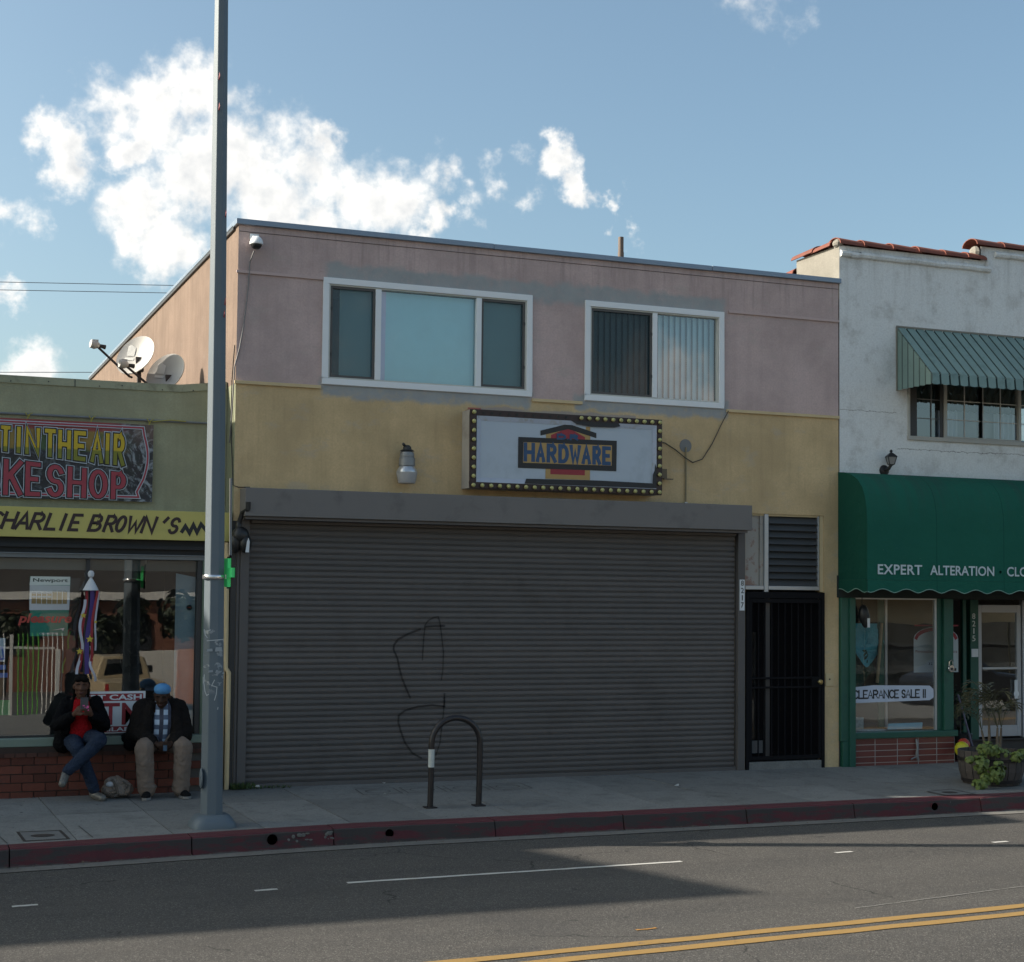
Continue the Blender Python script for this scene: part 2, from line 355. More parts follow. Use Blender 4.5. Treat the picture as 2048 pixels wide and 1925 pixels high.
def kerb_red():
    mt, q = new_mat('red_kerb_paint'); x, y, z = q.xyz(q.P)
    n = q.noise(q.comb(q.math('MULTIPLY', x, .7), y, q.math('MULTIPLY', z, 3.)), 4, 7, .68)
    tr_ = q.math('MULTIPLY', q.step(z, -.068, -.056), .17)
    red = q.mix(q.noise(q.P, 8, 4), (.100, .018, .024), (.070, .014, .019))
    zm = q.math('MULTIPLY', q.step(z, -.125, -.075, 0, 1), q.step(z, -.062, -.052, 1, 0))
    c = q.mix(q.step(q.math('SUBTRACT', q.math('ADD', n, q.math('MULTIPLY', zm, .10)), tr_), .42, .58, 0, .92), red, (.036, .034, .032))
    low = q.step(q.math('ADD', z, q.math('MULTIPLY', q.noise(q.P, 6, 4), .06)), -.185, -.165, 1, 0)
    c = q.mix(q.math('MULTIPLY', low, .9), c, (.10, .09, .08))
    c = q.mix(q.step(q.noise(q.P, 16, 6, .7), .68, .74, 0, .7), c, (.22, .20, .19))
    setc(q, c); q.b.inputs['Roughness'].default_value = .8; bump(q, q.noise(q.P, 30, 5, .7), .5, .008); return mt
KERB = kerb_red()
def worn_paint(name, col, under, amt=.35, sc=9):
    mt, q = new_mat(name)
    c = q.mix(q.noise(q.P, 3, 4), tuple(v*.85 for v in col), col)
    c = q.mix(q.step(q.noise(q.P, sc, 7, .75), .60, .68, 0, amt), c, under)
    setc(q, c); q.b.inputs['Roughness'].default_value = .7; bump(q, q.noise(q.P, 60, 3), .4, .004); return mt
YEL = worn_paint('yellow_road_paint', (.30, .185, .058), (.10, .08, .055), .8); WHT = worn_paint('white_road_paint', (.52, .51, .48), (.09, .09, .09), .8)
def metal_pole():
    mt, q = new_mat('painted_pole_steel'); x, y, z = q.xyz(q.P)
    c = q.mix(q.noise(q.P, 2, 5), (.095, .122, .145), (.125, .155, .18))
    c = q.mix(q.step(q.noise(q.P, 14, 6, .7), .64, .72, 0, .6), c, (.07, .08, .09))
    pm = q.math('MULTIPLY', band(q, z, 1.25, 1.85, .05), q.step(q.noise(q.comb(x, y, q.math('MULTIPLY', z, 1.6)), 9, 4, .6), .56, .60))
    c = q.mix(q.math('MULTIPLY', pm, .7), c, (.36, .38, .39))
    setc(q, c); q.b.inputs['Roughness'].default_value = .55; q.b.inputs['Metallic'].default_value = .15
    bump(q, q.noise(q.P, 40, 4), .12, .003); return mt
POLE = metal_pole()
SHUT = mat('shutter_grey', (.118, .110, .108), .62, .1, .16, 1.4, .12, 30, .09, .3, ((.08, .071, .066), 1.6, .4))
SHUTBOX = mat('shutter_box_grey', (.170, .158, .152), .6, .1, .10, 1.6, .08, 25, 0, .4, ((.10, .094, .09), 3., .5))
FLASHM = mat('coping_metal', (.22, .27, .34), .45, .5, .12, 3)
VINYL = mat('white_vinyl', (.74, .76, .78), .45, 0, .06, 4); ALU = mat('aluminium', (.42, .44, .46), .42, .6, .1, 5)
DARKM = mat('dark_frame', (.028, .028, .030), .5, 0, .15); GATE = mat('black_gate_paint', (.008, .0078, .0095), .7, 0, .2, 9, 0, 60, 0, .12)
DARKIN = mat('dark_interior', (.02, .02, .022), .9); ROOFM = mat('roofing', (.17, .165, .16), .95, 0, .2, 3, .4)
BLACKRUB = mat('black_plastic', (.013, .013, .014), .45); BLACKP = mat('black_rack_paint', (.022, .019, .021), .35, .2, .2, 10)
SCREEN = sheer('insect_screen', (.06, .08, .085), .44); SCREEN2 = sheer('insect_screen_dense', (.02, .028, .032), .60)
BLIND = mat('blind_teal_white', (.46, .76, .83), .8, 0, .05, 2); BLIND2 = mat('blind_slat_cloth', (.30, .42, .45), .8, 0, .06, 3)
GLASSU = glass('upper_window_glass', .10, (.93, .98, .99), .02); GLASSS = glass('shop_glass', .09, (.96, .97, .97), .02, .025); GLASSW = glass('tailor_shop_glass', .065, (.96, .97, .97), .02, .06)
GLASSD = glass('window_glass_dark', .12, (.5, .55, .56), .03)
BRICK = mat('red_brick', (.135, .046, .032), .85, 0, .22, 14, .5, 50, .30, .3, ((.07, .04, .035), 7, .5))
MORT = mat('mortar', (.085, .078, .072), .95, 0, .2, 20); MORTL = mat('tile_grout', (.42, .39, .36), .9)
TILE = mat('red_wall_tile', (.165, .045, .036), .42, 0, .15, 9, .1, 40, .18, .5)
SILL = mat('green_grey_sill', (.17, .215, .175), .6, 0, .15, 5); GPOST = mat('dark_green_paint', (.012, .085, .058), .5, 0, .2, 3, .15, 30, .05, .5, ((.008, .05, .04), 4, .5))
ROOFT = mat('clay_roof_tile', (.18, .064, .046), .8, 0, .2, 9, .3, 40, .2, .3, ((.09, .06, .05), 8, .6))
def canvas():
    mt, q = new_mat('green_canvas'); x, y, z = q.xyz(q.P)
    c = q.mix(q.noise(q.P, 1.2, 5), (.014, .095, .068), (.018, .122, .086))
    st = q.noise(q.comb(q.math('MULTIPLY', x, 3.), 0., q.math('MULTIPLY', z, .3)), 2, 4); fade = q.step(z, 3.0, 3.8)
    c = q.mix(q.math('MULTIPLY', q.step(st, .4, .7), q.math('MULTIPLY', fade, .6)), c, (.03, .07, .06))
    c = q.mix(q.step(q.noise(q.P, 30, 3, .6), .735, .76, 0, .7), c, (.25, .33, .30))
    sm = q.math('ABSOLUTE', q.math('SUBTRACT', q.math('FRACT', q.math('DIVIDE', q.math('SUBTRACT', x, 8.02), 1.08)), .5)); c = q.mix(q.step(sm, .4935, .4965, 0, .55), c, (.004, .04, .028))
    setc(q, c); q.b.inputs['Roughness'].default_value = .9; q.b.inputs['Specular IOR Level'].default_value = .12; bump(q, q.math('ADD', q.noise(q.P, 3, 3), q.math('MULTIPLY', q.noise(q.P, 150, 2), .1)), .6, .06); return mt
CANVAS = canvas()
AWN = mat('sage_awning_metal', (.165, .25, .235), .5, .1, .12, 4, .1, 30, .08, .5, ((.05, .10, .095), 6, .4)); AWNLINE = mat('awning_seam_dark', (.03, .06, .06), .6)
SKIN = mat('brown_skin', (.095, .046, .030), .6, 0, .15, 20, 0, 60, 0, .2); SKIN2 = mat('dark_brown_skin', (.042, .022, .015), .6, 0, .15, 20, 0, 60, 0, .2)
def cloth(name, col, rough=.85, wr=.5, sc=16):
    mt, q = new_mat(name); n = q.noise(q.P, 9, 5, .6); setc(q, q.mix(n, tuple(v*.72 for v in col), tuple(v*1.25 for v in col)))
    q.b.inputs['Roughness'].default_value = rough; q.b.inputs['Specular IOR Level'].default_value = .06
    bump(q, q.noise(q.P, sc, 3, .5, 1.2), wr, .05); return mt
PRINT_W = mat('print_white', (.68, .70, .72), .6, 0, .04); PRINT_K = mat('print_black', (.018, .018, .02), .6); PRINT_R = mat('print_red', (.28, .022, .03), .6)
# ------------------------------------------------------------------ lettering
def text_mesh(txt, name='lettering', bold=0., shear=0., spacing=1.):
    cu = bpy.data.curves.new(name, 'FONT'); cu.body = txt; cu.offset = bold; cu.shear = shear; cu.space_character = spacing; cu.resolution_u = 3
    o = link(bpy.data.objects.new(name, cu)); dg = bpy.context.evaluated_depsgraph_get()
    me = bpy.data.meshes.new_from_object(o.evaluated_get(dg)); bpy.data.objects.remove(o); bpy.data.curves.remove(cu); return me
def text(txt, x0, x1, z0, z1, y, mt, parent, bold=0., shear=0., spacing=1., name='lettering', label=None):
    """flat lettering standing upright facing -Y, fitted to the box"""
    me = text_mesh(txt, name, bold, shear, spacing)
    xs = [v.co.x for v in me.vertices]; ys = [v.co.y for v in me.vertices]
    ax, bx, ay, by = min(xs), max(xs), min(ys), max(ys); L = WL[parent.name] if parent else Vector()
    for v in me.vertices:
        p = Vector((x0+(v.co.x-ax)/(bx-ax)*(x1-x0), y, z0+(v.co.y-ay)/max(1e-6, by-ay)*(z1-z0)))-L; v.co = p
    me.materials.append(mt); o = link(bpy.data.objects.new(name, me)); o.parent = parent; WL[o.name] = L
    if label: o['label'] = label
    return o
def arc(cx, cy, rx, ry, a0, a1, n=10): return [(cx+rx*math.cos(R(a0+(a1-a0)*i/n)), cy+ry*math.sin(R(a0+(a1-a0)*i/n))) for i in range(n+1)]
GL = {
 'H': [[(0,0),(0,1)],[(1,0),(1,1)],[(0,.5),(1,.5)]], 'A': [[(0,0),(.5,1),(1,0)],[(.2,.34),(.8,.34)]],
 'R': [[(0,0),(0,1),(.55,1)]+arc(.55,.74,.42,.26,90,-90,8)+[(0,.48)],[(.45,.48),(1,0)]],
 'D': [[(0,0),(0,1),(.4,1)]+arc(.4,.5,.6,.5,90,-90,10)+[(0,0)]], 'W': [[(0,1),(.25,0),(.5,.66),(.75,0),(1,1)]],
 'E': [[(1,1),(0,1),(0,0),(1,0)],[(0,.5),(.8,.5)]], 'I': [[(.5,0),(.5,1)]], 'N': [[(0,0),(0,1),(1,0),(1,1)]], 'T': [[(0,1),(1,1)],[(.5,1),(.5,0)]],
 'K': [[(0,0),(0,1)],[(1,1),(.05,.45)],[(.3,.6),(1,0)]], 'S': [arc(.5,.74,.48,.26,20,270,10)+arc(.5,.25,.48,.25,90,-160,10)[1:]],
 'O': [arc(.5,.5,.5,.5,0,360,18)], 'P': [[(0,0),(0,1),(.55,1)]+arc(.55,.72,.43,.28,90,-90,8)+[(0,.44)]],
 'C': [arc(.55,.5,.52,.5,45,315,14)], 'L': [[(0,1),(0,0),(1,0)]], 'B': [[(0,0),(0,1),(.5,1)]+arc(.5,.76,.38,.24,90,-90,7)+[(0,.52),(.55,.52)]+arc(.55,.26,.45,.26,90,-90,7)+[(0,0)]],
 "'": [[(.55,1.02),(.3,.74)]], 'Z': [[(0,.25),(.13,.62),(.3,.15),(.45,.72),(.6,.2),(.76,.78),(1,.3)]],
 'U': [[(0,1),(0,.3)]+arc(.5,.3,.5,.3,180,360,10)+[(1,1)]], '!': [[(.5,1),(.5,.3)],[(.5,.1),(.5,0)]],
}
def stroke(mb, pts, t, fn, y):
    P = [Vector((p[0], p[1])) for p in pts]; n = len(P); closed = (P[0]-P[-1]).length < 1e-5
    if closed: P = P[:-1]; n -= 1
    Lf = []
    for i in range(n):
        a = P[i-1] if (i or closed) else None; b = P[(i+1) % n] if (i < n-1 or closed) else None
        d1 = (P[i]-a).normalized() if a is not None else None; d2 = (b-P[i]).normalized() if b is not None else None
        if d1 is None: d1 = d2
        if d2 is None: d2 = d1
        nn = Vector((-d1.y, d1.x))+Vector((-d2.y, d2.x))
        nn = nn.normalized() if nn.length > .2 else Vector((-d1.y, d1.x))
        k = 1/max(.45, nn.dot(Vector((-d1.y, d1.x))))
        e = Vector((0, 0))
        if not closed and i == 0: e = -d2*t*.45
        if not closed and i == n-1: e = d1*t*.45
        Lf.append((P[i]+nn*t/2*k+e, P[i]-nn*t/2*k+e))
    for i in range(n if closed else n-1):
        (a, b), (c, d) = Lf[i], Lf[(i+1) % n]
        q = [fn(b), fn(d), fn(c), fn(a)]
        mb.add([(p[0], y-i*3e-5, p[1]) for p in q], [(0, 1, 2, 3)])
def letters(mb, items, t, fn=lambda p: (p[0], p[1]), y=0., slant=0., jit=0.):
    """items: (char, x0, x1, z0, z1)"""
    k = 0
    for ch, x0, x1, z0, z1 in items:
        for pl in GL[ch]:
            pts = [(x0+px*(x1-x0)+slant*(pz)*(z1-z0), z0+pz*(z1-z0)) for px, pz in pl]
            stroke(mb, pts, t, fn, y-k*4e-5); k += 1
    return mb
# ================================================================== SETTING: ground, road, kerb, pavement
def ky(x):  # front top edge of the kerb
    return -2.88 if x > .6 else -2.88-.10*(.6-x)
def kb(x): return ky(x)+.25
def pz(y): return -.05*min(1, max(0, -y)/2.6)
struct('ground', MB().quad((-600,-600,-2.2),(600,-600,-2.2),(600,600,-2.2),(-600,600,-2.2)), mat('bare_ground', (.12,.105,.085), .95))
road = MB()
xs = [-90,-40,-20,-10]+[-6+i*1. for i in range(24)]+[20,30,50,90]
ys = [None,-4.5,-6,-8,-10,-13.2]
def rz(y): return -.205 if y > -8 else -.205+(y+8)*.07
for a, b in zip(xs[:-1], xs[1:]):
    for i in range(len(ys)-1):
        f = lambda x, k: ((ky(x)-.30) if ys[k] is None else ys[k])
        road.quad((a, f(a,i+1), rz(f(a,i+1))), (b, f(b,i+1), rz(f(b,i+1))), (b, f(b,i), -.205), (a, f(a,i), -.205)) if i == 0 else \
        road.quad((a, ys[i+1], rz(ys[i+1])), (b, ys[i+1], rz(ys[i+1])), (b, ys[i], rz(ys[i])), (a, ys[i], rz(ys[i])))
ROAD = struct('road', road, ASPH)
def strip(name, a, b, wd, mt, z=-.200, n=40, wob=.006):
    mb = MB(); A = Vector((*a, 0)); B = Vector((*b, 0)); d = (B-A); nn = Vector((-d.y, d.x, 0)).normalized(); rr = random.Random(name+str(a))
    P = []
    for i in range(n+1):
        p = A+d*i/n; P.append((p+nn*(wd/2+rr.uniform(-wob, wob)), p-nn*(wd/2+rr.uniform(-wob, wob))))
    for i in range(n):
        q = [P[i][1], P[i+1][1], P[i+1][0], P[i][0]]; mb.add([(p.x, p.y, rz(p.y)+.005) for p in q], [(0,1,2,3)])
    return part(name, mb, mt, ROAD)
def yline(x, k): return (-7.66 if k else -7.885)+.058*(x-2)
for k in (0, 1): strip('yellow_line', (-22, yline(-22, k)), (30, yline(30, k)), .115, YEL, n=140, wob=.008)
strip('white_line', (.0, -4.87), (3.14, -4.82), .055, WHT, n=30, wob=.006)
for x in (-2.56, -.70, 4.85, 6.7, -4.4): strip('white_dash', (x-.095, -4.95+.02*x), (x+.095, -4.94+.02*x), .055, WHT, n=4, wob=.006)
strip('chalk_line', (3.4, -7.15), (7.5, -6.45), .013, worn_paint('worn_chalk', (.22,.215,.20), (.08,.08,.08), 1., 14), n=60, wob=.005)
strip('orange_paint_mark', (1.45, -7.3), (1.62, -7.29), .03, worn_paint('worn_orange', (.40,.2,.04), (.08,.08,.08), .9, 30), n=4, wob=.01)
# gutter strip
g = MB()
for a, b in zip(xs[:-1], xs[1:]):
    g.quad((a, ky(a)-.31, -.199), (b, ky(b)-.31, -.199), (b, ky(b)+.03, -.212), (a, ky(a)+.03, -.212))
struct('gutter', g, GUT)
# kerb built of separate stones
KERBO = struct('kerb', MB().box(-60, 60, -2.45, -2.40, -.5, -.20), JOINT)
kx = [-60,-30,-12,-7,-4.6,-2.55,-.95,.42,2.08,3.5,4.95,6.3,8.0,9.8,12,20,60]; holes = [(-.19, -.115, .05), (.98, -.125, .042), (7.36, -.125, .042)]
KSEG = MB(); DRAIN = MB()
for a, b in zip(kx[:-1], kx[1:]):
    mb = MB(); g_ = .006; a2, b2 = a+g_, b-g_; n = max(2, int(min(14, (b-a)/.12))); rr = random.Random(int(a*10))
    prof = lambda x, j: [(kb(x), -.048), (ky(x)+.025, -.050+j*.4), (ky(x)+.004+j, -.066), (ky(x)-.008+j, -.12), (ky(x)-.03+j, -.215), (kb(x), -.3)]
    rows = [prof(a2+(b2-a2)*i/n, rr.uniform(-.006, .006)) for i in range(n+1)]; X = [a2+(b2-a2)*i/n for i in range(n+1)]
    for i in range(n):
        for k in range(5):
            (y0, z0), (y1, z1) = rows[i][k], rows[i][k+1]; (y2, z2), (y3, z3) = rows[i+1][k], rows[i+1][k+1]
            mb.quad((X[i], y0, z0), (X[i], y1, z1), (X[i+1], y3, z3), (X[i+1], y2, z2))
    for i in (0, n): mb.add([(X[i], y, z) for y, z in rows[i]], [list(range(6))])
    part('kerb_stone', mb, KERB, KERBO, sm=False)
for x, z, r in holes:
    mb = MB().lathe([(r*1.18, ky(x)-.016), (r*1.18, ky(x)+.0), (r, ky(x)+.01), (r*.9, ky(x)-.012)], (x, 0, z), 16, 'y')
    mb.cur = 1; mb.lathe([(r*.98, ky(x)-.019), (0, ky(x)-.019)], (x, 0, z), 16, 'y')
    part('drain_hole', mb, [KERB, mat('hole_black', (.004,.004,.004), 1)], KERBO, sm=True)
for a, b, zz in ((-.05, .2, 0), (.36, .41, .01)):
    mb = MB(); rr = random.Random(3)
    for k in range(14):
        x = rr.uniform(a-.05, b); z = rr.uniform(-.19, -.08); mb.ball((x, ky(x)-.012, z), (rr.uniform(.008,.03), .006, rr.uniform(.006,.02)), 6, 4)
    part('broken_concrete_patch', mb, GUT, KERBO, kind='stuff')
# pavement of separate slabs on a dark bed
bed = MB()
for a, b in zip(xs[:-1], xs[1:]):
    bed.quad((a, kb(a), -.054), (b, kb(b), -.054), (b, 1.5, -.012), (a, 1.5, -.012))
PAVO = struct('sidewalk', bed, JOINT)
slabx = [-2.93+.88*i for i in range(16)]
rr = random.Random(11)
def slab(x0, x1, y0, y1, gap):
    """one paving slab, edges y0 (near wall) to y1; follows the cross fall"""
    f = lambda x, y: x-.035*y
    mb = MB(); ye = lambda x: (kb(x)+.012) if y1 is None else y1
    n = 2; vs = []; dz = rr.uniform(-.0025, .0025)
    top = []
    for i in range(n+1):
        x = x0+gap+(x1-x0-2*gap)*i/n
        top.append(((f(x, y0), y0, pz(y0)+dz), (f(x, ye(x)+gap), ye(x)+gap, pz(ye(x))+dz)))
    for i in range(n):
        (a, b), (c, d) = top[i], top[i+1]; mb.quad(b, d, c, a)
        lo = lambda p: (p[0], p[1], p[2]-.03)
        mb.quad(lo(b), lo(d), d, b); mb.quad(a, c, lo(c), lo(a))
    (a, b) = top[0]; lo = lambda p: (p[0], p[1], p[2]-.03); mb.quad(lo(a), lo(b), b, a); (a, b) = top[-1]; mb.quad(b, lo(b), lo(a), a)
    return part('paving_slab', mb, PAVE, PAVO)
for i in range(15):
    a, b = slabx[i], slabx[i+1]
    gp = .005 if i < 5 else .0025
    yl = -1.33 if i < 3 else (-.95-.02*i if i < 6 else -1.45)
    if i % 2 == 0 or i < 6:
        slab(a, b, .05, yl+.001, gp); slab(a, b, yl-.004, None, gp)
    else:
        slab(a, b, .05, None, gp)
for a, b in ((-60, -20), (-20, -8), (-8, -4.7), (-4.7, -2.93), (slabx[15], 14), (14, 22), (22, 60)): slab(a, b, .05, None, .006)
# imprinted outlines near the shutter and crack lines
mb = MB(); zz = lambda y: pz(y)+.006
def gline(mb, pts, wd):
    for a, b in zip(pts[:-1], pts[1:]):
        A, B = Vector(a), Vector(b); d = (B-A).normalized(); n = Vector((-d.y, d.x))*wd/2
        q = [A-n, B-n, B+n, A+n]; mb.add([(p.x, p.y, zz(p.y)) for p in q], [(0, 1, 2, 3)])
for k in range(4):
    x = 1.35+.52*k; gline(mb, [(x, -.42), (x+.44, -.42), (x+.42, -.86), (x-.03, -.86), (x, -.42)], .012)
    gline(mb, arc(x+.2, -.64, .14, .12, 0, 360, 14), .012)
gline(mb, [(6.72, -.14), (6.95, -.5), (7.0, -.75), (7.35, -1.1), (7.5, -1.25)], .012); gline(mb, [(4.9, -.1), (5.0, -.45), (5.25, -.9)], .008)
gline(mb, [(7.9, -2.9+.0), (9.5, -2.45)], .01); gline(mb, [(-2.62, -2.2), (-2.55, -2.9)], .012); gline(mb, [(-1.85, -2.1), (-1.8, -2.8)], .012)
part('scored_line', mb, mat('scored_concrete', (.06,.06,.057), .95), PAVO)
# service covers let into the pavement
IRON = mat('cover_rim_rust', (.045, .036, .032), .8, .2, .25, 20); COVC = mat('cover_concrete', (.15, .15, .145), .9, 0, .15, 20)
def cover(pts, label, disc):
    c = Vector((sum(p[0] for p in pts)/4, sum(p[1] for p in pts)/4, 0)); c.z = pz(c.y)+.004
    t = thing('utility_cover', label, 'utility cover', c, 'utility covers in the pavement')
    P = [Vector((p[0], p[1], pz(p[1]))) for p in pts]; I = [c.lerp(p, .86) for p in P]
    for i in range(4): I[i].z = pz(I[i].y)
    mb = MB()
    for i in range(4):
        j = (i+1) % 4; u = Vector((0, 0, .006)); mb.quad(P[i]+u, P[j]+u, I[j]+u, I[i]+u)
    part('rim', mb, IRON, t)
    part('lid', MB().add([p+Vector((0, 0, .005)) for p in I], [(0, 1, 2, 3)]), COVC, t)
    dd = [(c.x+disc*math.cos(a)*1.2, c.y+disc*math.sin(a), pz(c.y)+.0085) for a in [i*math.pi/9 for i in range(18)]]
    part('keyhole_disc', MB().add(dd, [list(range(18))]), IRON, t)
cover([(-2.43,-2.28), (-2.03,-2.29), (-2.0,-2.82), (-2.41,-2.84)], 'square utility cover set in the pavement near the kerb, below the seated people', .09)
cover([(7.68,-2.30), (8.13,-2.20), (8.13,-2.66), (7.71,-2.62)], 'thin rimmed utility cover in the pavement in front of the green awning shop', .08)
# litter and weeds
def litter(x, y, s, mt, label, seed):
    mb = MB(); q = random.Random(seed); pts = [(x+q.uniform(-s, s), y+q.uniform(-s, s)*.6, pz(y)+.012+q.uniform(0, s*.8)) for _ in range(7)]
    for k in range(5): mb.add([pts[k], pts[k+1], pts[k+2]], [(0, 1, 2)])
    solo('litter', mb, mt, label, 'litter', (x, y, pz(y)), 'scraps of litter on the pavement')
PAPER = mat('scrap_paper', (.5, .5, .48), .8)
litter(.30, -.10, .05, PAPER, 'crumpled white scrap among the weeds at the shutter corner', 1); litter(1.78, -.12, .025, PAPER, 'small white scrap against the bottom of the shutter', 2)
litter(1.55, -.95, .03, PAPER, 'flat white scrap on the pavement left of the bike rack', 3); litter(5.0, -1.2, .045, PAPER, 'white scrap lying on open pavement right of the bike rack', 4)
weed = MB(); q = random.Random(5)
for k in range(260):
    x = .02+abs(q.gauss(0, .14)) if k < 190 else q.uniform(.0, .7); y = -.05-abs(q.gauss(0, .035)); h = q.uniform(.02, .09)*(1 if x < .3 else .5); a = q.uniform(0, 6.28); l = q.uniform(.015, .035)
    p = Vector((x, y, pz(y))); t_ = p+Vector((math.cos(a)*l, math.sin(a)*l*.6, h)); s_ = Vector((-math.sin(a), math.cos(a), .2))*.009
    weed.add([p, p.lerp(t_, .55)+s_, t_, p.lerp(t_, .55)-s_], [(0, 1, 2, 3)])
o = part('weeds', weed, mat('weed_green', (.045, .075, .02), .8, 0, .3, 30)); tag(o, 'small green weeds growing at the foot of the shutter guide', 'weeds', kind='stuff')

deb = MB(); q = random.Random(77)
for k in range(420):
    x = q.uniform(-3, 12); y = ky(x)-.04-abs(q.gauss(0, .09)); sz = q.uniform(.004, .016); a = q.uniform(0, 6.28); p = Vector((x, y, -.196+.002*(k % 3)))
    u = Vector((math.cos(a), math.sin(a), q.uniform(-.1, .3)))*sz; v = Vector((-math.sin(a), math.cos(a), q.uniform(0, .4)))*sz*.6; deb.add([p-u, p-v, p+u, p+v], [(0, 1, 2, 3)])
o = part('gutter_litter', deb, mat('dry_leaf_litter', (.10, .075, .05), .9, 0, .5, 60)); tag(o, 'dry leaf litter and grit lying along the gutter', 'litter', kind='stuff')
# ================================================================== PINK AND YELLOW BUILDING
B = thing('shop_building', 'two storey pink and yellow stucco building with a closed roller shutter', 'building', (4, 0, 0))
H1 = 6.43; BX = 8.03; ZB = 4.58
W1 = (1.03, 3.59, 4.64, 5.83); W2 = (4.365, 6.258, 4.64, 5.83)
part('upper_wall', wall_grid(MB(), 0, BX, ZB, H1-.02, [W1, W2], 0, .12), PINK, B)
DOORH = (6.62, 7.80, -.3, 3.28); SH = (.16, 6.50, -.3, 3.12)
part('lower_wall', wall_grid(MB(), 0, BX, -.3, ZB, [SH, DOORH], 0, .14).box(6.503, 6.617, .141, .3, -.3, 3.3), YELLOW, B)
part('side_wall', MB().quad((0, 14, -1), (0, 0, -1), (0, 0, H1-.02), (0, 14, H1-.02)), SIDE, B)
part('rear_wall', MB().box(0.02, BX, 13.8, 14, -1, H1-.02).box(BX-.2, BX-.01, .3, 13.8, -1, H1-.03), GREY_ST, B)
part('roof', MB().box(.02, BX-.02, .02, 13.8, 6.16, 6.2), ROOFM, B)
cp = MB().box(-.035, 3.10, -.045, .16, H1-.052, H1+.012).box(3.103, 6.1, -.043, .16, H1-.054, H1+.010).box(6.103, BX+.02, -.045, .16, H1-.052, H1+.012)
cp.box(-.035, .16, .163, 14, H1-.035, H1+.012)
part('coping', cp, FLASHM, B, bev=.006)
part('side_edging', MB().box(-.03, .0, .165, 14, H1-.075, H1-.037), DARKM, B)
TR = mat('trim_pink', (.50, .38, .36), .85, 0, .15, 6); TY = mat('trim_yellow', (.58, .45, .26), .85, 0, .15, 6)
for a, b, z in ((-.02, 1.0, 5.838), (6.36, BX, 5.872)):
    part('trim_strip', MB().box(a, b, -.022, -.001, z-.016, z+.016), TR, B, bev=.003)
for a, b, z in ((-.02, .985, 4.575), (3.63, 4.30, 4.575), (6.33, BX, 4.59)):
    part('trim_strip', MB().box(a, b, -.03, -.001, z-.020, z+.018), TY, B, bev=.003)
part('joint_line', MB().box(0, BX, -.004, -.001, 6.30, 6.307), mat('seam_dark', (.11, .085, .08), .9), B)  # thin darker line across the wall below the coping
part('vent_pipe', MB().tube([(6.27, 3, 6.1), (6.27, 3, 7.25)], .045, 10).tube([(6.27, 3, 7.25), (6.27, 3, 7.475)], .04, 10), [mat('old_pipe', (.13, .10, .085), .7, .3, .3, 9)], B, sm=True)
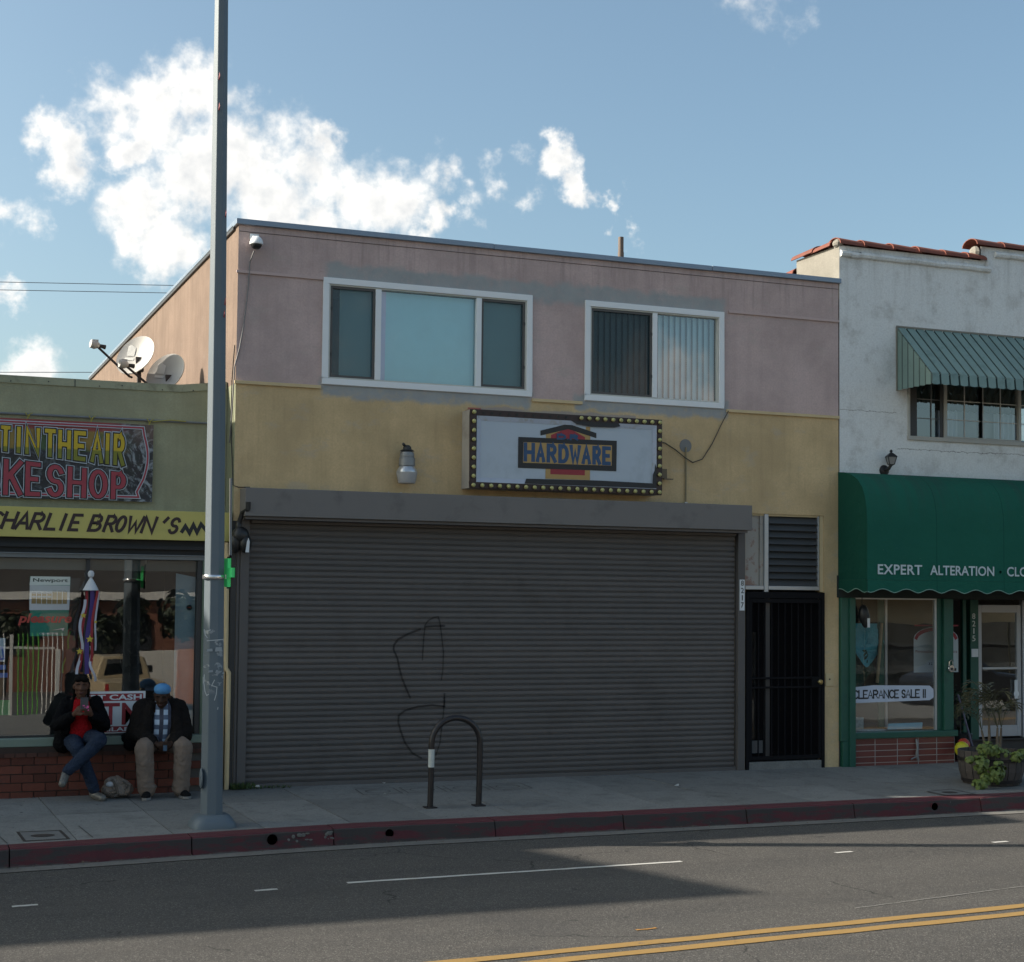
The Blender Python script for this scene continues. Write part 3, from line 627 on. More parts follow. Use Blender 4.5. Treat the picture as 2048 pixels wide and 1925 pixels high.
# upper windows
def window(x0, x1, z0, z1, bays, blinds):
    """bays: list of (x0, x1, kind) in order"""
    fr = MB(); f = .072
    for a, b, c, d in ((x0, x1, z0, z0+f), (x0, x1, z1-f, z1), (x0, x0+f, z0+f, z1-f), (x1-f, x1, z0+f, z1-f)): fr.box(a, b, -.028, .06, c, d)
    wn = part('window', fr, VINYL, B, bev=.006)
    # inner thin step of the frame
    st = MB(); a, b, c, d = x0+f, x1-f, z0+f, z1-f; s = .018
    for e in ((a, b, c, c+s), (a, b, d-s, d), (a, a+s, c+s, d-s), (b-s, b, c+s, d-s)): st.box(e[0], e[1], -.012, .06, e[2], e[3])
    part('inner_frame', st, mat('vinyl_shade_cream', (.50, .50, .46), .5), wn)
    c += s; d -= s
    for i, (p, q_, kind) in enumerate(bays):
        if i: part('mullion', MB().box(bays[i-1][1], p, -.02, .06, c, d), VINYL, wn, bev=.004)
        part('pane', MB().quad((p, .035, c), (q_, .035, c), (q_, .035, d), (p, .035, d)), GLASSU, wn)
        if kind == 'screen':
            t = .030; sf = MB()
            for e in ((p, q_, c, c+t), (p, q_, d-t, d), (p, p+t, c+t, d-t), (q_-t, q_, c+t, d-t)): sf.box(e[0], e[1], .0, .018, e[2], e[3])
            part('screen_frame', sf, mat('screen_frame_grey', (.075, .072, .07), .5), wn)
            part('insect_screen', MB().quad((p+t, .010, c+t), (q_-t, .010, c+t), (q_-t, .010, d-t), (p+t, .010, d-t)), SCREEN if blinds == 'flat' else SCREEN2, wn)
            for zz_ in (c+(d-c)*.25, c+(d-c)*.75):
                xx = p+.012 if i == 0 and blinds == 'flat' else q_-.012
                part('latch', MB().box(xx-.012, xx+.012, -.008, -.001, zz_-.018, zz_+.018), DARKM, wn)
    if blinds == 'flat':
        part('roller_blind', MB().quad((bays[0][0]+.14, .10, c), (x1-f, .10, c), (x1-f, .10, d), (bays[0][0]+.14, .10, d)), BLIND, wn)
        part('curtain_edge', MB().quad((bays[1][0]-.0, .097, c), (bays[1][0]+.085, .097, c), (bays[1][0]+.09, .097, d), (bays[1][0], .097, d)), mat('lilac_cloth', (.66, .58, .80), .8), wn)
        part('curtain_edge', MB().quad((x0+f, .099, c), (x0+f+.075, .099, c), (x0+f+.075, .099, d), (x0+f, .099, d)), BLIND, wn)
    else:
        n = 22; ww = (x1-x0-2*f)/n; first = None
        for k in range(n):
            xa = x0+f+k*ww
            me = first.data if first else MB().quad((0, 0, c), (ww*.93, .035, c), (ww*.93, .035, d), (0, 0, d)).mesh('blind_slat')
            if first is None:
                me.materials.append(BLIND2); o = link(bpy.data.objects.new('blind_slat', me)); o.parent = wn; WL[o.name] = Vector((xa, .085, 0)); o.location = Vector((xa, .085, 0))-WL[wn.name]; first = o
            else: inst(first, wn, (xa, .085, 0))
    part('room', MB().box(x0+.05, x1-.05, 1.2, 1.25, z0, z1).box(x0+.02, x0+.05, .13, 1.2, z0, z1).box(x1-.05, x1-.02, .13, 1.2, z0, z1).box(x0, x1, .13, 1.2, z1, z1+.03).box(x0, x1, .13, 1.2, z0-.03, z0), DARKIN, wn)
window(.995, 3.622, 4.609, 5.859, [(1.085, 1.63, 'screen'), (1.70, 2.895, 'fixed'), (2.96, 3.532, 'screen')], 'flat')
window(4.331, 6.291, 4.609, 5.859, [(4.421, 5.266, 'screen'), (5.332, 6.201, 'fixed')], 'slats')
# roller shutter of separate slats
RS = part('roller_shutter', MB().box(.17, 6.49, .075, .085, -.02, 3.1), DARKM, B)
ns = 46; sh = 3.06/ns
prof = [(.016, .0), (.016, .0045), (.007, .006), (.007, .010), (.016, .0115), (.016, .016), (.005, .019), (.002, sh*.5), (.004, sh-.002), (.05, sh-.002), (.05, 0)]
slat0 = None; q = random.Random(4)
for k in range(ns):
    p = (3.33, .02+q.uniform(-.0015, .0015), -.02+k*sh)
    if slat0 is None:
        me = MB().yz([(y, z) for y, z in prof], -3.15, 3.15).mesh('slat'); me.materials.append(SHUT)
        slat0 = link(bpy.data.objects.new('slat', me)); slat0.parent = RS; slat0.location = Vector(p)-WL[RS.name]; WL['slat'] = Vector(p)
    else: inst(slat0, RS, p)
part('guide_rail', MB().box(.085, .185, -.035, .05, -.01, 3.03).box(.05, .083, -.015, .05, -.01, 3.03), SHUT, RS, bev=.005)
part('guide_rail', MB().box(6.497, 6.600, -.035, .05, -.01, 3.03), SHUT, RS, bev=.005)
part('bottom_bar', MB().box(.187, 6.495, .0, .03, -.01, .045), SHUT, RS, bev=.004)
# spray paint strokes
SPRAY = sheer('spray_paint', (.016, .013, .013), .5)
def S1(pts, t):
    sp = MB(); stroke(sp, pts, t*1.25, lambda p: (p[0], p[1]), .0175); part('graffiti', sp, SPRAY, RS)
gx = lambda x, y: (.0, 0)
def GP(px, py):  # crop (460,960) scale 2.525 -> facade metres
    v = fw*FPX+r2*(460+px/2.525-1024)-u2*(960+py/2.525-962.5-SY); t = (CD+.017)/v.y; p = Vector((CX, -CD, CH))+v*t; return (p.x, p.z)
for pts, t in (([(985,735),(1000,712),(1030,695),(1052,692),(1060,720),(1068,780),(1078,870),(1075,960),(1068,1010)], .012), ([(985,742),(1035,738),(1082,738)], .018),
               ([(960,755),(900,778),(850,805),(828,835),(826,858),(845,900),(855,950),(868,1000),(888,1050),(910,1100)], .018), ([(985,745),(978,800),(972,910)], .012),
               ([(1083,1082),(1083,1145),(1020,1138),(950,1145),(885,1165),(852,1190),(850,1225),(862,1270),(885,1330),(920,1380),(965,1405)], .018), ([(1083,1100),(1078,1180),(1068,1260),(1060,1330),(1040,1390)], .013)):
    S1([GP(*p) for p in pts], t)
sb = MB().box(.07, 6.545, -.30, -.004, 3.045, 3.362); part('shutter_box', sb, SHUTBOX, B, bev=.006)
part('shutter_box_lip', MB().box(.09, 6.50, -.26, -.02, 3.012, 3.042).box(.2, 6.45, -.06, -.01, 2.98, 3.010), SHUT, B)
q = random.Random(8); ch = MB()
for x, wd in ((2.0, .15), (1.83, .05), (2.38, .05), (3.65, .05), (3.95, .12), (4.1, .07), (5.75, .03), (5.2, .05)):
    pts = [(x+wd*(i/6-.5), 3.364+(0 if i in (0, 6) else q.uniform(.005, .03))) for i in range(7)]; ch.xz(pts+[(x, 3.362)], -.012, -.006)
part('flaking_paint', ch, PAPER, B, kind='stuff')
# fittings hanging at the left end of the shutter box
cb = thing('bundle', 'black wrapped bundle with a white tag hanging at the left end of the shutter', 'bundle', (.06, -.2, 2.9))
mb = MB()
for c, r in (((.05,-.17,2.83),(.10,.09,.10)), ((.10,-.19,2.74),(.075,.08,.11)), ((.0,-.15,2.76),(.07,.08,.13)), ((.03,-.16,2.93),(.035,.04,.08))): mb.ball(c, r, 12, 8)
part('wrapping', mb, BLACKRUB, cb, sm=True); part('cord', MB().tube([(.03,-.16,2.95), (.06,-.2,3.08), (.1,-.31,3.12), (.1,-.315,3.2)], .028, 8), BLACKRUB, cb, sm=True)
part('tag', MB().xz([(.085,2.64),(.125,2.64),(.13,2.76),(.118,2.80),(.1,2.76)], -.285, -.28), PRINT_W, cb)
# door bay: fanlight, louvre, gate, step
part('fanlight_frame', MB().box(6.905, 6.965, .0, .05, 2.27, 3.275).box(6.625, 6.90, .005, .05, 2.30, 2.35).box(6.97, 7.74, .005, .05, 2.30, 2.35).box(7.715, 7.74, .01, .05, 2.355, 3.27), ALU, B, bev=.004)
part('wood_jamb', MB().box(7.745, 7.797, .01, .12, 2.28, 3.277).box(6.625, 7.74, .02, .1, 3.255, 3.279), TY, B)
mtb, qn = new_mat('peeling_board'); setc(qn, qn.mix(qn.step(qn.noise(qn.P, 7, 6, .7), .5, .62), (.33,.31,.28), (.25,.15,.12))); 
part('painted_panel', MB().box(6.625, 6.85, .05, .06, 2.352, 3.254).box(6.852, 6.903, .03, .06, 2.352, 3.254), [mtb], B)
LV = part('louver_vent', MB().box(6.967, 7.713, .10, .11, 2.352, 3.254), DARKIN, B); lv0 = None
LVM = mat('louver_grey', (.070, .071, .073), .6, .3, .1, 5)
for k in range(10):
    p = (7.34, .02, 2.355+k*.0895)
    if lv0 is None:
        me = MB().yz([(-.012, .0), (-.006, -.003), (.05, .088), (.044, .091)], -.372, .372).mesh('slat'); me.materials.append(LVM)
        lv0 = link(bpy.data.objects.new('slat', me)); lv0.parent = LV; lv0.location = Vector(p)-WL[LV.name]
    else: inst(lv0, LV, p)
part('door_recess', MB().quad((6.625,.9,-.02),(7.795,.9,-.02),(7.795,.9,2.28),(6.625,.9,2.28)).quad((6.625,.14,-.02),(6.625,.9,-.02),(6.625,.9,2.28),(6.625,.14,2.28)).quad((7.795,.9,-.02),(7.795,.14,-.02),(7.795,.14,2.28),(7.795,.9,2.28)).quad((6.625,.02,2.285),(7.795,.02,2.285),(7.795,.9,2.285),(6.625,.9,2.285)).quad((6.63,.10,.1),(7.79,.10,.1),(7.79,.9,.1),(6.63,.9,.1)), DARKIN, B)
part('inner_door_post', MB().box(6.955, 7.02, .06, .10, .16, 2.2), ALU, B); part('inner_sidelight', MB().box(6.66, 6.96, .2, .205, .15, 1.75), GLASSD, B)
part('inner_card', MB().box(6.74, 6.93, .08, .085, .2, .36), mat('card_grey', (.6, .6, .6), .7), B)
part('doorstep', MB().box(6.66, 7.76, -.02, .09, -.06, .095), PAVE, B, bev=.008)
GT = part('security_gate', MB().box(6.622, 6.668, -.03, .03, -.01, 2.27).box(7.752, 7.798, -.03, .03, -.01, 2.27).box(6.67, 7.75, -.03, .03, 2.19, 2.27), GATE, B, bev=.004)
part('gate_leaf', MB().box(6.672, 6.712, -.022, .02, .115, 2.185).box(7.708, 7.748, -.022, .02, .115, 2.185).box(6.714, 7.706, -.022, .02, .115, .165).box(6.714, 7.706, -.022, .02, 2.13, 2.185).box(6.714, 7.706, -.015, .012, 1.03, 1.055).box(6.714, 7.706, -.015, .012, 1.15, 1.175), GATE, GT, bev=.003)
b0 = None
for k in range(9):
    p = (6.714+.099*(k+1), 0, 0)
    if b0 is None:
        b0 = part('bar', MB().box(p[0]-.007, p[0]+.007, -.008, .006, .166, 2.129), GATE, GT, loc=p)
    else: inst(b0, GT, p)
part('mesh_screen', MB().quad((6.714,.015,.166),(7.706,.015,.166),(7.706,.015,2.129),(6.714,.015,2.129)), sheer('gate_mesh', (.010,.009,.010), .55), GT)
part('lock_plate', MB().box(7.60, 7.745, -.028, -.023, 1.04, 1.17), GATE, GT); part('knob', MB().lathe([(.012,0),(.014,-.03),(.032,-.045),(.034,-.06),(.02,-.075),(0,-.077)], (7.697,-.028,1.11), 14, 'y'), mat('brass', (.35,.27,.12), .35, .8), GT, sm=True)
part('intercom_panel', MB().box(7.822, 7.94, -.012, -.001, 1.05, 1.215), TY, B, bev=.003); part('call_button', MB().box(7.872, 7.890, -.018, -.0125, 1.13, 1.15), DARKM, B)
# street number on the guide rail
pl = solo('number_plate', MB().box(6.515, 6.585, -.045, -.036, 2.03, 2.425), PRINT_W, 'upright white number plate reading 8217 on the right shutter rail', 'sign', (6.55, -.04, 2.2))
for i, chh in enumerate('8217'): text(chh, 6.53 if chh != '1' else 6.543, 6.572 if chh != '1' else 6.558, 2.345-.093*i, 2.413-.093*i, -.0465, PRINT_K, pl, .012)
# conduit and loose wires on the yellow wall
cd = solo('conduit', MB().tube([(5.745,-.016,4.09), (5.745,-.016,3.37)], .011, 8), mat('conduit_yellowed', (.26,.21,.12), .6), 'thin vertical conduit on the yellow wall right of the hardware sign', 'conduit', (5.745, 0, 3.7))
part('round_plate', MB().lathe([(.085,-.002),(.085,-.006),(.0,-.008)], (5.745,0,4.11), 18, 'y'), mat('plate_grey', (.2,.2,.195), .8), cd); part('strap', MB().box(5.725,5.765,-.03,-.002,3.375,3.395), ALU, cd)
def wire(pts, r, mt, label, loc, nm='loose_wire'): return solo(nm, MB().tube(pts, r, 6), mt, label, 'wire', loc)
WIRE = mat('wire_brown', (.06, .05, .04), .7)
wire([(5.26,-.02,4.14),(5.45,-.018,4.13),(5.6,-.018,4.05),(5.72,-.03,3.96),(5.84,-.02,3.90),(5.98,-.018,3.95),(6.12,-.018,4.15),(6.25,-.018,4.4),(6.35,-.03,4.585)], .0065, WIRE, 'thin looped wire from the hardware sign up to the trim strip', (5.8,-.02,4))
wire([(5.28,-.02,4.10),(5.36,-.018,3.9),(5.41,-.03,3.78)], .006, WIRE, 'short wire dropping to the small box right of the hardware sign', (5.35,-.02,3.9))
solo('junction_box', MB().box(5.37,5.46,-.05,-.002,3.68,3.80).box(5.40,5.53,-.09,-.052,3.665,3.678), mat('box_brown', (.17,.13,.08), .7), 'small brown electrical box on the yellow wall beside the hardware sign', 'electrical box', (5.41,0,3.74))
# dome camera
dc = thing('dome_camera', 'white dome security camera under the top left corner of the pink wall', 'security camera', (.17, 0, 6.2))
part('wall_plate', MB().box(.11,.25,-.03,-.001,6.225,6.31), VINYL, dc, bev=.006); dc.scale = (.74, .8, .74)
part('arm', MB().box(.135,.225,-.13,-.031,6.225,6.262), VINYL, dc, bev=.006)
part('housing', MB().lathe([(.02,.115),(.05,.11),(.085,.075),(.102,.03),(.105,.0),(.10,-.01),(0,-.01)], (.185,-.14,6.13), 20), VINYL, dc, sm=True)
part('lens_dome', MB().lathe([(.085,-.012),(.082,-.035),(.06,-.065),(.03,-.08),(0,-.083)], (.185,-.14,6.13), 18), BLACKRUB, dc, sm=True)
CAB = mat('cable_grey', (.2,.19,.19), .6)
wire([(.16,-.1,6.07),(.13,-.02,5.95),(.12,-.016,5.7),(.10,-.02,5.5),(.07,-.018,5.2),(.03,-.016,4.95),(-.015,.01,4.75),(-.02,.05,4.4),(-.02,.12,4.1),(-.02,.2,3.9)], .008, CAB, 'grey cable running from the dome camera down the corner of the building', (.1,-.02,5.2), 'camera_cable')
wire([(-.015,.03,5.0),(-.02,.12,4.6),(-.018,.14,4.2),(-.018,.1,3.95),(-.012,-.01,3.4),(.05,-.02,3.38),(.18,-.015,3.385)], .006, BLACKRUB, 'black cable hanging on the lit side wall down to the shutter box', (0,.1,4.3), 'side_cable')
# yard light
yl = thing('yard_light', 'grey bell shaped security light on the yellow wall left of the hardware sign', 'wall light', (2.0, -.1, 3.7))
yl.scale = (.88, .88, .85); yl.location.y = -.088
GALV = mat('galvanised', (.23,.235,.24), .5, .4, .15, 9)
part('mount', MB().box(1.955,2.045,-.06,-.001,3.82,3.9), GALV, yl)
part('housing', MB().lathe([(.03,.42),(.085,.40),(.10,.36),(.095,.33),(.105,.32),(.11,.21),(0,.21)], (2.0,-.16,3.48), 18), GALV, yl, sm=True)
part('photocell', MB().lathe([(0,.50),(.03,.495),(.055,.47),(.06,.44),(.10,.415),(.0,.414)], (2.0,-.16,3.48), 10).tube([(1.98,-.16,3.95),(1.93,-.2,3.99)], .02, 6), mat('photocell_black', (.03,.03,.03), .6), yl)
part('reflector', MB().lathe([(.095,.208),(.12,.17),(.135,.135),(.135,.12),(.0,.12)], (2.0,-.16,3.48), 22), mat('bright_reflector', (.5,.52,.55), .3, .6, .1, 20), yl, sm=True)
part('lens_bowl', MB().lathe([(.14,.12),(.138,.10),(.12,.0),(.108,-.03),(0,-.03)], (2.0,-.16,3.48), 22), mat('frosted_lens', (.36,.355,.36), .35, 0, .06, 20), yl, sm=True)
# ------------------------------------------------------------------ hardware sign
hs = thing('hardware_sign', 'white hardware shop sign box edged with round bulbs on the yellow wall', 'sign', (4, 0, 3.9))
X0, X1, Z0, Z1 = 2.73, 5.255, 3.448, 4.385; YF = -.30
SBOX = mat('sign_side_cream', (.40,.37,.33), .7, 0, .12, 6, dirt=((.2,.17,.14), 5, .5)); SRED = mat('sign_border_maroon', (.028,.012,.012), .5, 0, .3, 4); SW = mat('sign_face_pale', (.44,.50,.57), .6, 0, .07, 3, dirt=((.33,.37,.42), 2.4, .5))
part('cabinet', MB().box(X0, X1, YF+.03, -.004, Z0+.005, Z1-.002), SBOX, hs)
bd = MB(); bw = .075
for e in ((X0-.004, X1+.004, Z0, Z0+bw), (X0-.004, X1+.004, Z1-bw, Z1), (X0-.004, X0+bw, Z0+bw, Z1-bw), (X1-bw, X1+.004, Z0+bw, Z1-bw)): bd.box(e[0], e[1], YF, YF+.029, e[2], e[3])
part('border', bd, SRED, hs, bev=.004)
part('face_panel', MB().quad((X0+bw,YF+.012,Z0+bw),(X1-bw,YF+.012,Z0+bw),(X1-bw,YF+.012,Z1-bw),(X0+bw,YF+.012,Z1-bw)), SW, hs)
rim = MB(); a, b, c, d = X0+bw, X1-bw, Z0+bw, Z1-bw; k = .055
for P4 in (((a,c),(b,c),(b-k,c+k),(a+k,c+k)), ((a,d),(a+k,d-k),(b-k,d-k),(b,d)), ((a,c),(a+k,c+k),(a+k,d-k),(a,d)), ((b,c),(b,d),(b-k,d-k),(b-k,c+k))):
    rim.add([(p[0], YF-.006 if i in ((0,1) if P4[1][0] == b and P4[0][1] == c else (0,3)) else YF+.008, p[1]) for i, p in enumerate(P4)], [(0,1,2,3)])
part('bevelled_rim', rim, mat('sign_rim_pale', (.42,.46,.55), .55, 0, .12, 4, dirt=((.3,.27,.2), 9, .6)), hs)
def flat(pts, y): return MB().add([(p[0], y, p[1]) for p in pts], [list(range(len(pts)))])
YP = YF+.009
GOLD = mat('sign_gold', (.42,.27,.10), .6, 0, .1, 12); SBLUE = mat('sign_blue', (.028,.075,.165), .6, 0, .25, 14); SR = mat('sign_red', (.30,.028,.04), .6, 0, .15, 10); SBLK = mat('sign_black', (.016,.016,.018), .55, 0, .2, 10)
part('painted_tower', MB().add([(p[0],YP,p[1]) for p in ((3.695,3.595),(4.285,3.6),(4.285,4.19),(3.7,4.17))], [(0,1,2,3)]).add([(p[0],YP,p[1]) for p in ((4.225,4.14),(4.283,4.191),(4.283,4.25),(4.225,4.25))], [(0,1,2,3)]), GOLD, hs)
part('painted_red', flat(((3.76,3.652),(4.215,3.655),(4.215,4.12),(3.99,4.225),(3.764,4.125)), YP-.001), SR, hs)
part('painted_roof', flat(((3.626,4.112),(3.626,4.172),(3.988,4.272),(4.365,4.178),(4.365,4.115),(3.99,4.208)), YP-.002), SBLK, hs)
part('painted_frame', flat(((3.338,3.712),(4.637,3.722),(4.641,4.096),(3.34,4.082)), YP-.003), SBLK, hs)
part('painted_field', flat(((3.402,3.776),(4.572,3.786),(4.575,4.035),(3.405,4.023)), YP-.004), GOLD, hs)
sk = MB(); items = []
hx = [(540,640),(660,742),(765,855),(880,975),(990,1095),(1112,1197),(1220,1298),(1318,1398)]
for ch, (l, r_) in zip('HARDWARE', hx):
    xa = 3.402+(l-530)/882*1.172; xb = 3.402+(r_-530)/882*1.172; items.append((ch, xa+.016, xb-.016, 3.812, 3.998))
letters(sk, items, .047, y=YP-.005); part('lettering', sk, SBLUE, hs, label='blue hand painted word HARDWARE')
sk = MB(); letters(sk, [('D', 3.85, 3.95, 4.085, 4.135), ('R', 4.02, 4.11, 4.085, 4.135)], .026, y=YP-.006); part('lettering', sk, SBLUE, hs, label='small blue letters D.R', kind='stuff'); part('lettering_dot', MB().box(3.975,3.992,YP-.0065,YP-.006,4.075,4.092), SBLUE, hs)
part('overpaint', MB().add([(p[0],YF-.0078,p[1]) for p in ((3.42,3.525),(5.18,3.53),(5.12,3.59),(4.4,3.598),(3.44,3.585))], [(0,1,2,3,4)]).add([(p[0],YF-.0075,p[1]) for p in ((4.02,4.31),(4.66,4.31),(4.68,4.275),(4.6,4.255),(4.3,4.25),(4.1,4.27))], [(0,1,2,3,4,5)]).add([(p[0],YF-.0072,p[1]) for p in ((5.125,3.56),(5.18,3.53),(5.18,3.78),(5.16,3.84),(5.155,3.75),(5.13,3.7))], [(0,1,2,3,4,5)]), mat('overpaint_black', (.022,.022,.025), .6, 0, .2, 8), hs)
BULB = mat('bulb_dusty_yellow', (.44,.42,.17), .35, 0, .15, 60); bulb0 = None
pos = [(X0+.036+i*(X1-X0-.072)/22, Z0+.036) for i in range(23)]+[(X0+.036, Z0+.036+i*(Z1-Z0-.072)/8) for i in range(1, 9)]+[(X1-.036, Z0+.036+i*(Z1-Z0-.072)/8) for i in range(1, 9)]
pos += [(X0+.036+i*(X1-X0-.072)/23, Z1-.037) for i in range(13, 23)]
for i, (x, z) in enumerate(pos):
    if bulb0 is None:
        bulb0 = part('bulb', MB().lathe([(.018,0),(.022,-.008),(.026,-.02),(.022,-.034),(.012,-.042),(0,-.044)], (x, YF, z), 12, 'y'), BULB, hs, sm=True, loc=(x, YF, z))
    else: inst(bulb0, hs, (x, YF, z))
so_ = None
for i in range(1, 12):
    p = (X0+.036+i*(X1-X0-.072)/23+.02, YF, Z1-.037)
    if so_ is None: so_ = part('empty_socket', MB().lathe([(.016,0),(.016,-.006),(.009,-.006),(.008,-.001)], p, 10, 'y'), BLACKRUB, hs, loc=p)
    else: inst(so_, hs, p)
# ================================================================== WHITE BUILDING
V = thing('tailor_building', 'white stucco building with clay tile parapet and green awnings', 'building', (11, 0, 0))
wa, wb = 8.045, 17.0; UW = (9.16, 12.25, 4.40, 5.20); SHP = (8.25, 14.5, -.4, 2.42)
zt = 6.90
part('front_wall', wall_grid(MB(), wa, 10.36, 2.42, zt, [(9.16, 10.36, 4.40, 5.20)], 0, .10), WHITEST, V)
part('front_wall', wall_grid(MB(), 10.36, wb, 2.42, 7.10, [(10.36, 12.25, 4.40, 5.20)], 0, .10), WHITEST, V)
part('parapet_block', MB().box(wa+.003, 10.36, .003, .22, 6.0, zt).box(10.357, wb, .003, .22, 6.0, 7.10).quad((10.357,0,zt),(10.357,.22,zt),(10.357,.22,7.10),(10.357,0,7.10)), WHITEST, V)
part('side_wall', MB().quad((wa,1.05,-1),(wa,0,-1),(wa,0,zt),(wa,1.05,zt)).quad((wa,12,-1),(wa,1.05,-1),(wa,1.05,6.70),(wa,12,6.70)).box(wa+.002,wa+.22,.23,1.05,6.2,zt-.002).box(wa+.002,wa+.22,1.052,12,6.2,6.698), GREY_ST, V)
part('rear_wall', MB().box(wa+.01, wb, 11.8, 12, -1, 6.7).box(wb-.1, wb-.002, .23, 11.8, -1, 7.0), GREY_ST, V)
part('roof', MB().box(wa+.23, wb-.12, .23, 11.8, 6.15, 6.2), ROOFM, V)
q = random.Random(2); ml = MB()
def ropey(x0, x1, z):
    n = 16
    for i in range(n):
        a = x0+(x1-x0)*i/n; b = x0+(x1-x0)*(i+1)/n
        ml.tube([(a, -.012, z+q.uniform(-.006,.006)), (b, -.012, z+q.uniform(-.006,.006))], .045, 8, caps=i in (0, n-1))
ropey(wa+.01, 10.50, 6.785); ropey(10.58, wb, 7.0); ml.tube([(10.44,-.01,6.79),(10.46,-.01,6.9),(10.42,-.01,6.98)], .03, 8)
part('moulding', ml, WHITEST, V, sm=True)
# barrel tiles laid along the parapet, overlapping end to end
def tileprof(r): return [(r*math.cos(R(a)), r*.62*math.sin(R(a))) for a in range(0, 181, 20)]
def ctile(p0, p1, r0, r1, name='roof_tile'):
    a, b = Vector(p0), Vector(p1); d = (b-a).normalized(); s_ = Vector((-d.y, d.x, 0)); mb = MB(); o_, i_ = [], []
    for P_, r in ((a, r0), (b, r1)):
        for rr_ in (r, r-.016): o_.append([tuple(P_+s_*u+Vector((0,0,v))) for u, v in tileprof(rr_)])
    n = 10; vs = [p for ring in o_ for p in ring]; fs = []
    for i in range(n-1): fs += [(i, i+1, 2*n+i+1, 2*n+i), (n+i+1, n+i, 3*n+i, 3*n+i+1), (i+1, i, n+i, n+i+1), (2*n+i, 2*n+i+1, 3*n+i+1, 3*n+i)]
    fs += [(0, 2*n, 3*n, n), (n-1, 2*n-1, 4*n-1, 3*n-1)]
    return part(name, mb.add(vs, fs), ROOFT, V, sm=True)
tx = [8.02, 8.40, 8.86, 9.28, 9.72, 10.10, 10.37]
for a, b in zip(tx[:-1], tx[1:]): ctile((a-.0, .09, zt+.004+q.uniform(0,.012)), (b+.05, .09, zt-.004+q.uniform(0,.01)), .165, .150)
tx = [10.24+.47*i for i in range(15)]
for a, b in zip(tx[:-1], tx[1:]): ctile((a, .09, 7.105+q.uniform(0,.012)), (b+.05, .09, 7.10), .170, .153)
for a, b in ((.14, .62), (.57, 1.12)): ctile((wa+.1, b, zt+.004), (wa+.1, a, zt+.014), .150, .165)
for i in range(7): ctile((wa+.1, 1.10+.46*(i+1), 6.70), (wa+.1, 1.06+.46*i, 6.715), .150, .165)
part('tile_mortar', MB().ball((8.06,.05,zt+.035), (.07,.09,.06), 8, 6).ball((10.3,.06,7.02), (.06,.1,.09), 8, 6).ball((8.0,.25,6.45), (.03,.1,.05), 8, 6), GREY_ST, V)
# upper window with muntins
x0, x1, z0, z1 = UW; wn = part('window', MB().box(9.12, x1, -.035, .0, 4.345, 4.40).box(9.125, 9.16, -.02, .06, 4.402, 5.2), mat('old_white_frame', (.38,.37,.34), .6, 0, .1, 6), V, bev=.004)
part('window_frame', MB().box(9.725, 9.775, -.005, .06, 4.402, 5.199).box(10.985, 11.03, -.005, .06, 4.402, 5.199).box(9.777, 10.983, .0, .05, 4.402, 4.425), mat('old_white_frame', (.38,.37,.34)), wn)
MU = mat('muntin_white', (.50,.49,.46), .6); mu = MB()
for x in (10.09, 10.40, 10.70): mu.box(x-.006, x+.006, .028, .034, 4.425, 5.19)
for z in (4.66, 4.92): mu.box(9.777, 10.983, .026, .0275, z-.006, z+.006); mu.box(11.03, x1, .026, .0275, z-.006, z+.006)
part('muntin_grid', mu, MU, wn)
mu = MB()
for x in (9.56,): mu.box(x-.005, x+.005, .058, .064, 4.402, 5.19)
for z in (4.66, 4.92): mu.box(9.30, 9.725, .056, .0575, z-.005, z+.005)
part('muntin_grid', mu, mat('muntin_dim', (.2,.2,.2)), wn)
part('screen_frame', MB().box(9.162, 9.29, .012, .02, 4.402, 5.199).box(9.67, 9.724, .012, .02, 4.402, 5.199), DARKM, wn)
part('pane', MB().quad((9.777,.036,4.425),(10.983,.036,4.425),(10.983,.036,5.19),(9.777,.036,5.19)).quad((11.03,.036,4.425),(x1,.036,4.425),(x1,.036,5.19),(11.03,.036,5.19)), GLASSU, wn)
part('pane', MB().quad((9.29,.07,4.402),(9.67,.07,4.402),(9.67,.07,5.19),(9.29,.07,5.19)), GLASSD, wn)
def curtain(x0, x1, z0, z1, y, n, amp, mt, name, par):
    mb = MB(); k = n*6
    for i in range(k):
        a, b = x0+(x1-x0)*i/k, x0+(x1-x0)*(i+1)/k; ya = y+amp*math.sin(i*math.pi/3); yb = y+amp*math.sin((i+1)*math.pi/3)
        za = z0+.012*math.sin(i*math.pi/3); zb = z0+.012*math.sin((i+1)*math.pi/3)
        mb.quad((a, ya, za), (b, yb, zb), (b, yb, z1), (a, ya, z1))
    return part(name, mb, mt, par, sm=True)
curtain(9.2, x1, 4.80, 5.2, .15, 26, .018, mat('valance_olive', (.055,.055,.04), .9), 'curtain_valance', wn)
curtain(9.72, 10.10, 4.4, 5.2, .20, 5, .02, mat('lace_curtain', (.40,.46,.55), .9), 'curtain', wn); curtain(10.72, 11.4, 4.4, 5.2, .20, 8, .02, mat('lace_curtain', (.40,.46,.55)), 'curtain', wn)
part('net_curtain', MB().quad((9.17,.26,4.4),(x1,.26,4.4),(x1,.26,4.86),(9.17,.26,4.86)), mat('net_blue_grey', (.22,.26,.32), .9), wn); part('room', MB().box(x0, x1, 1.2, 1.25, z0, z1).box(x0-.05, x0-.0, .11, 1.2, z0, z1).box(x0, x1, .3, 1.2, z0-.05, z0).box(x0, x1, .11, 1.2, z1, z1+.05), DARKIN, wn)
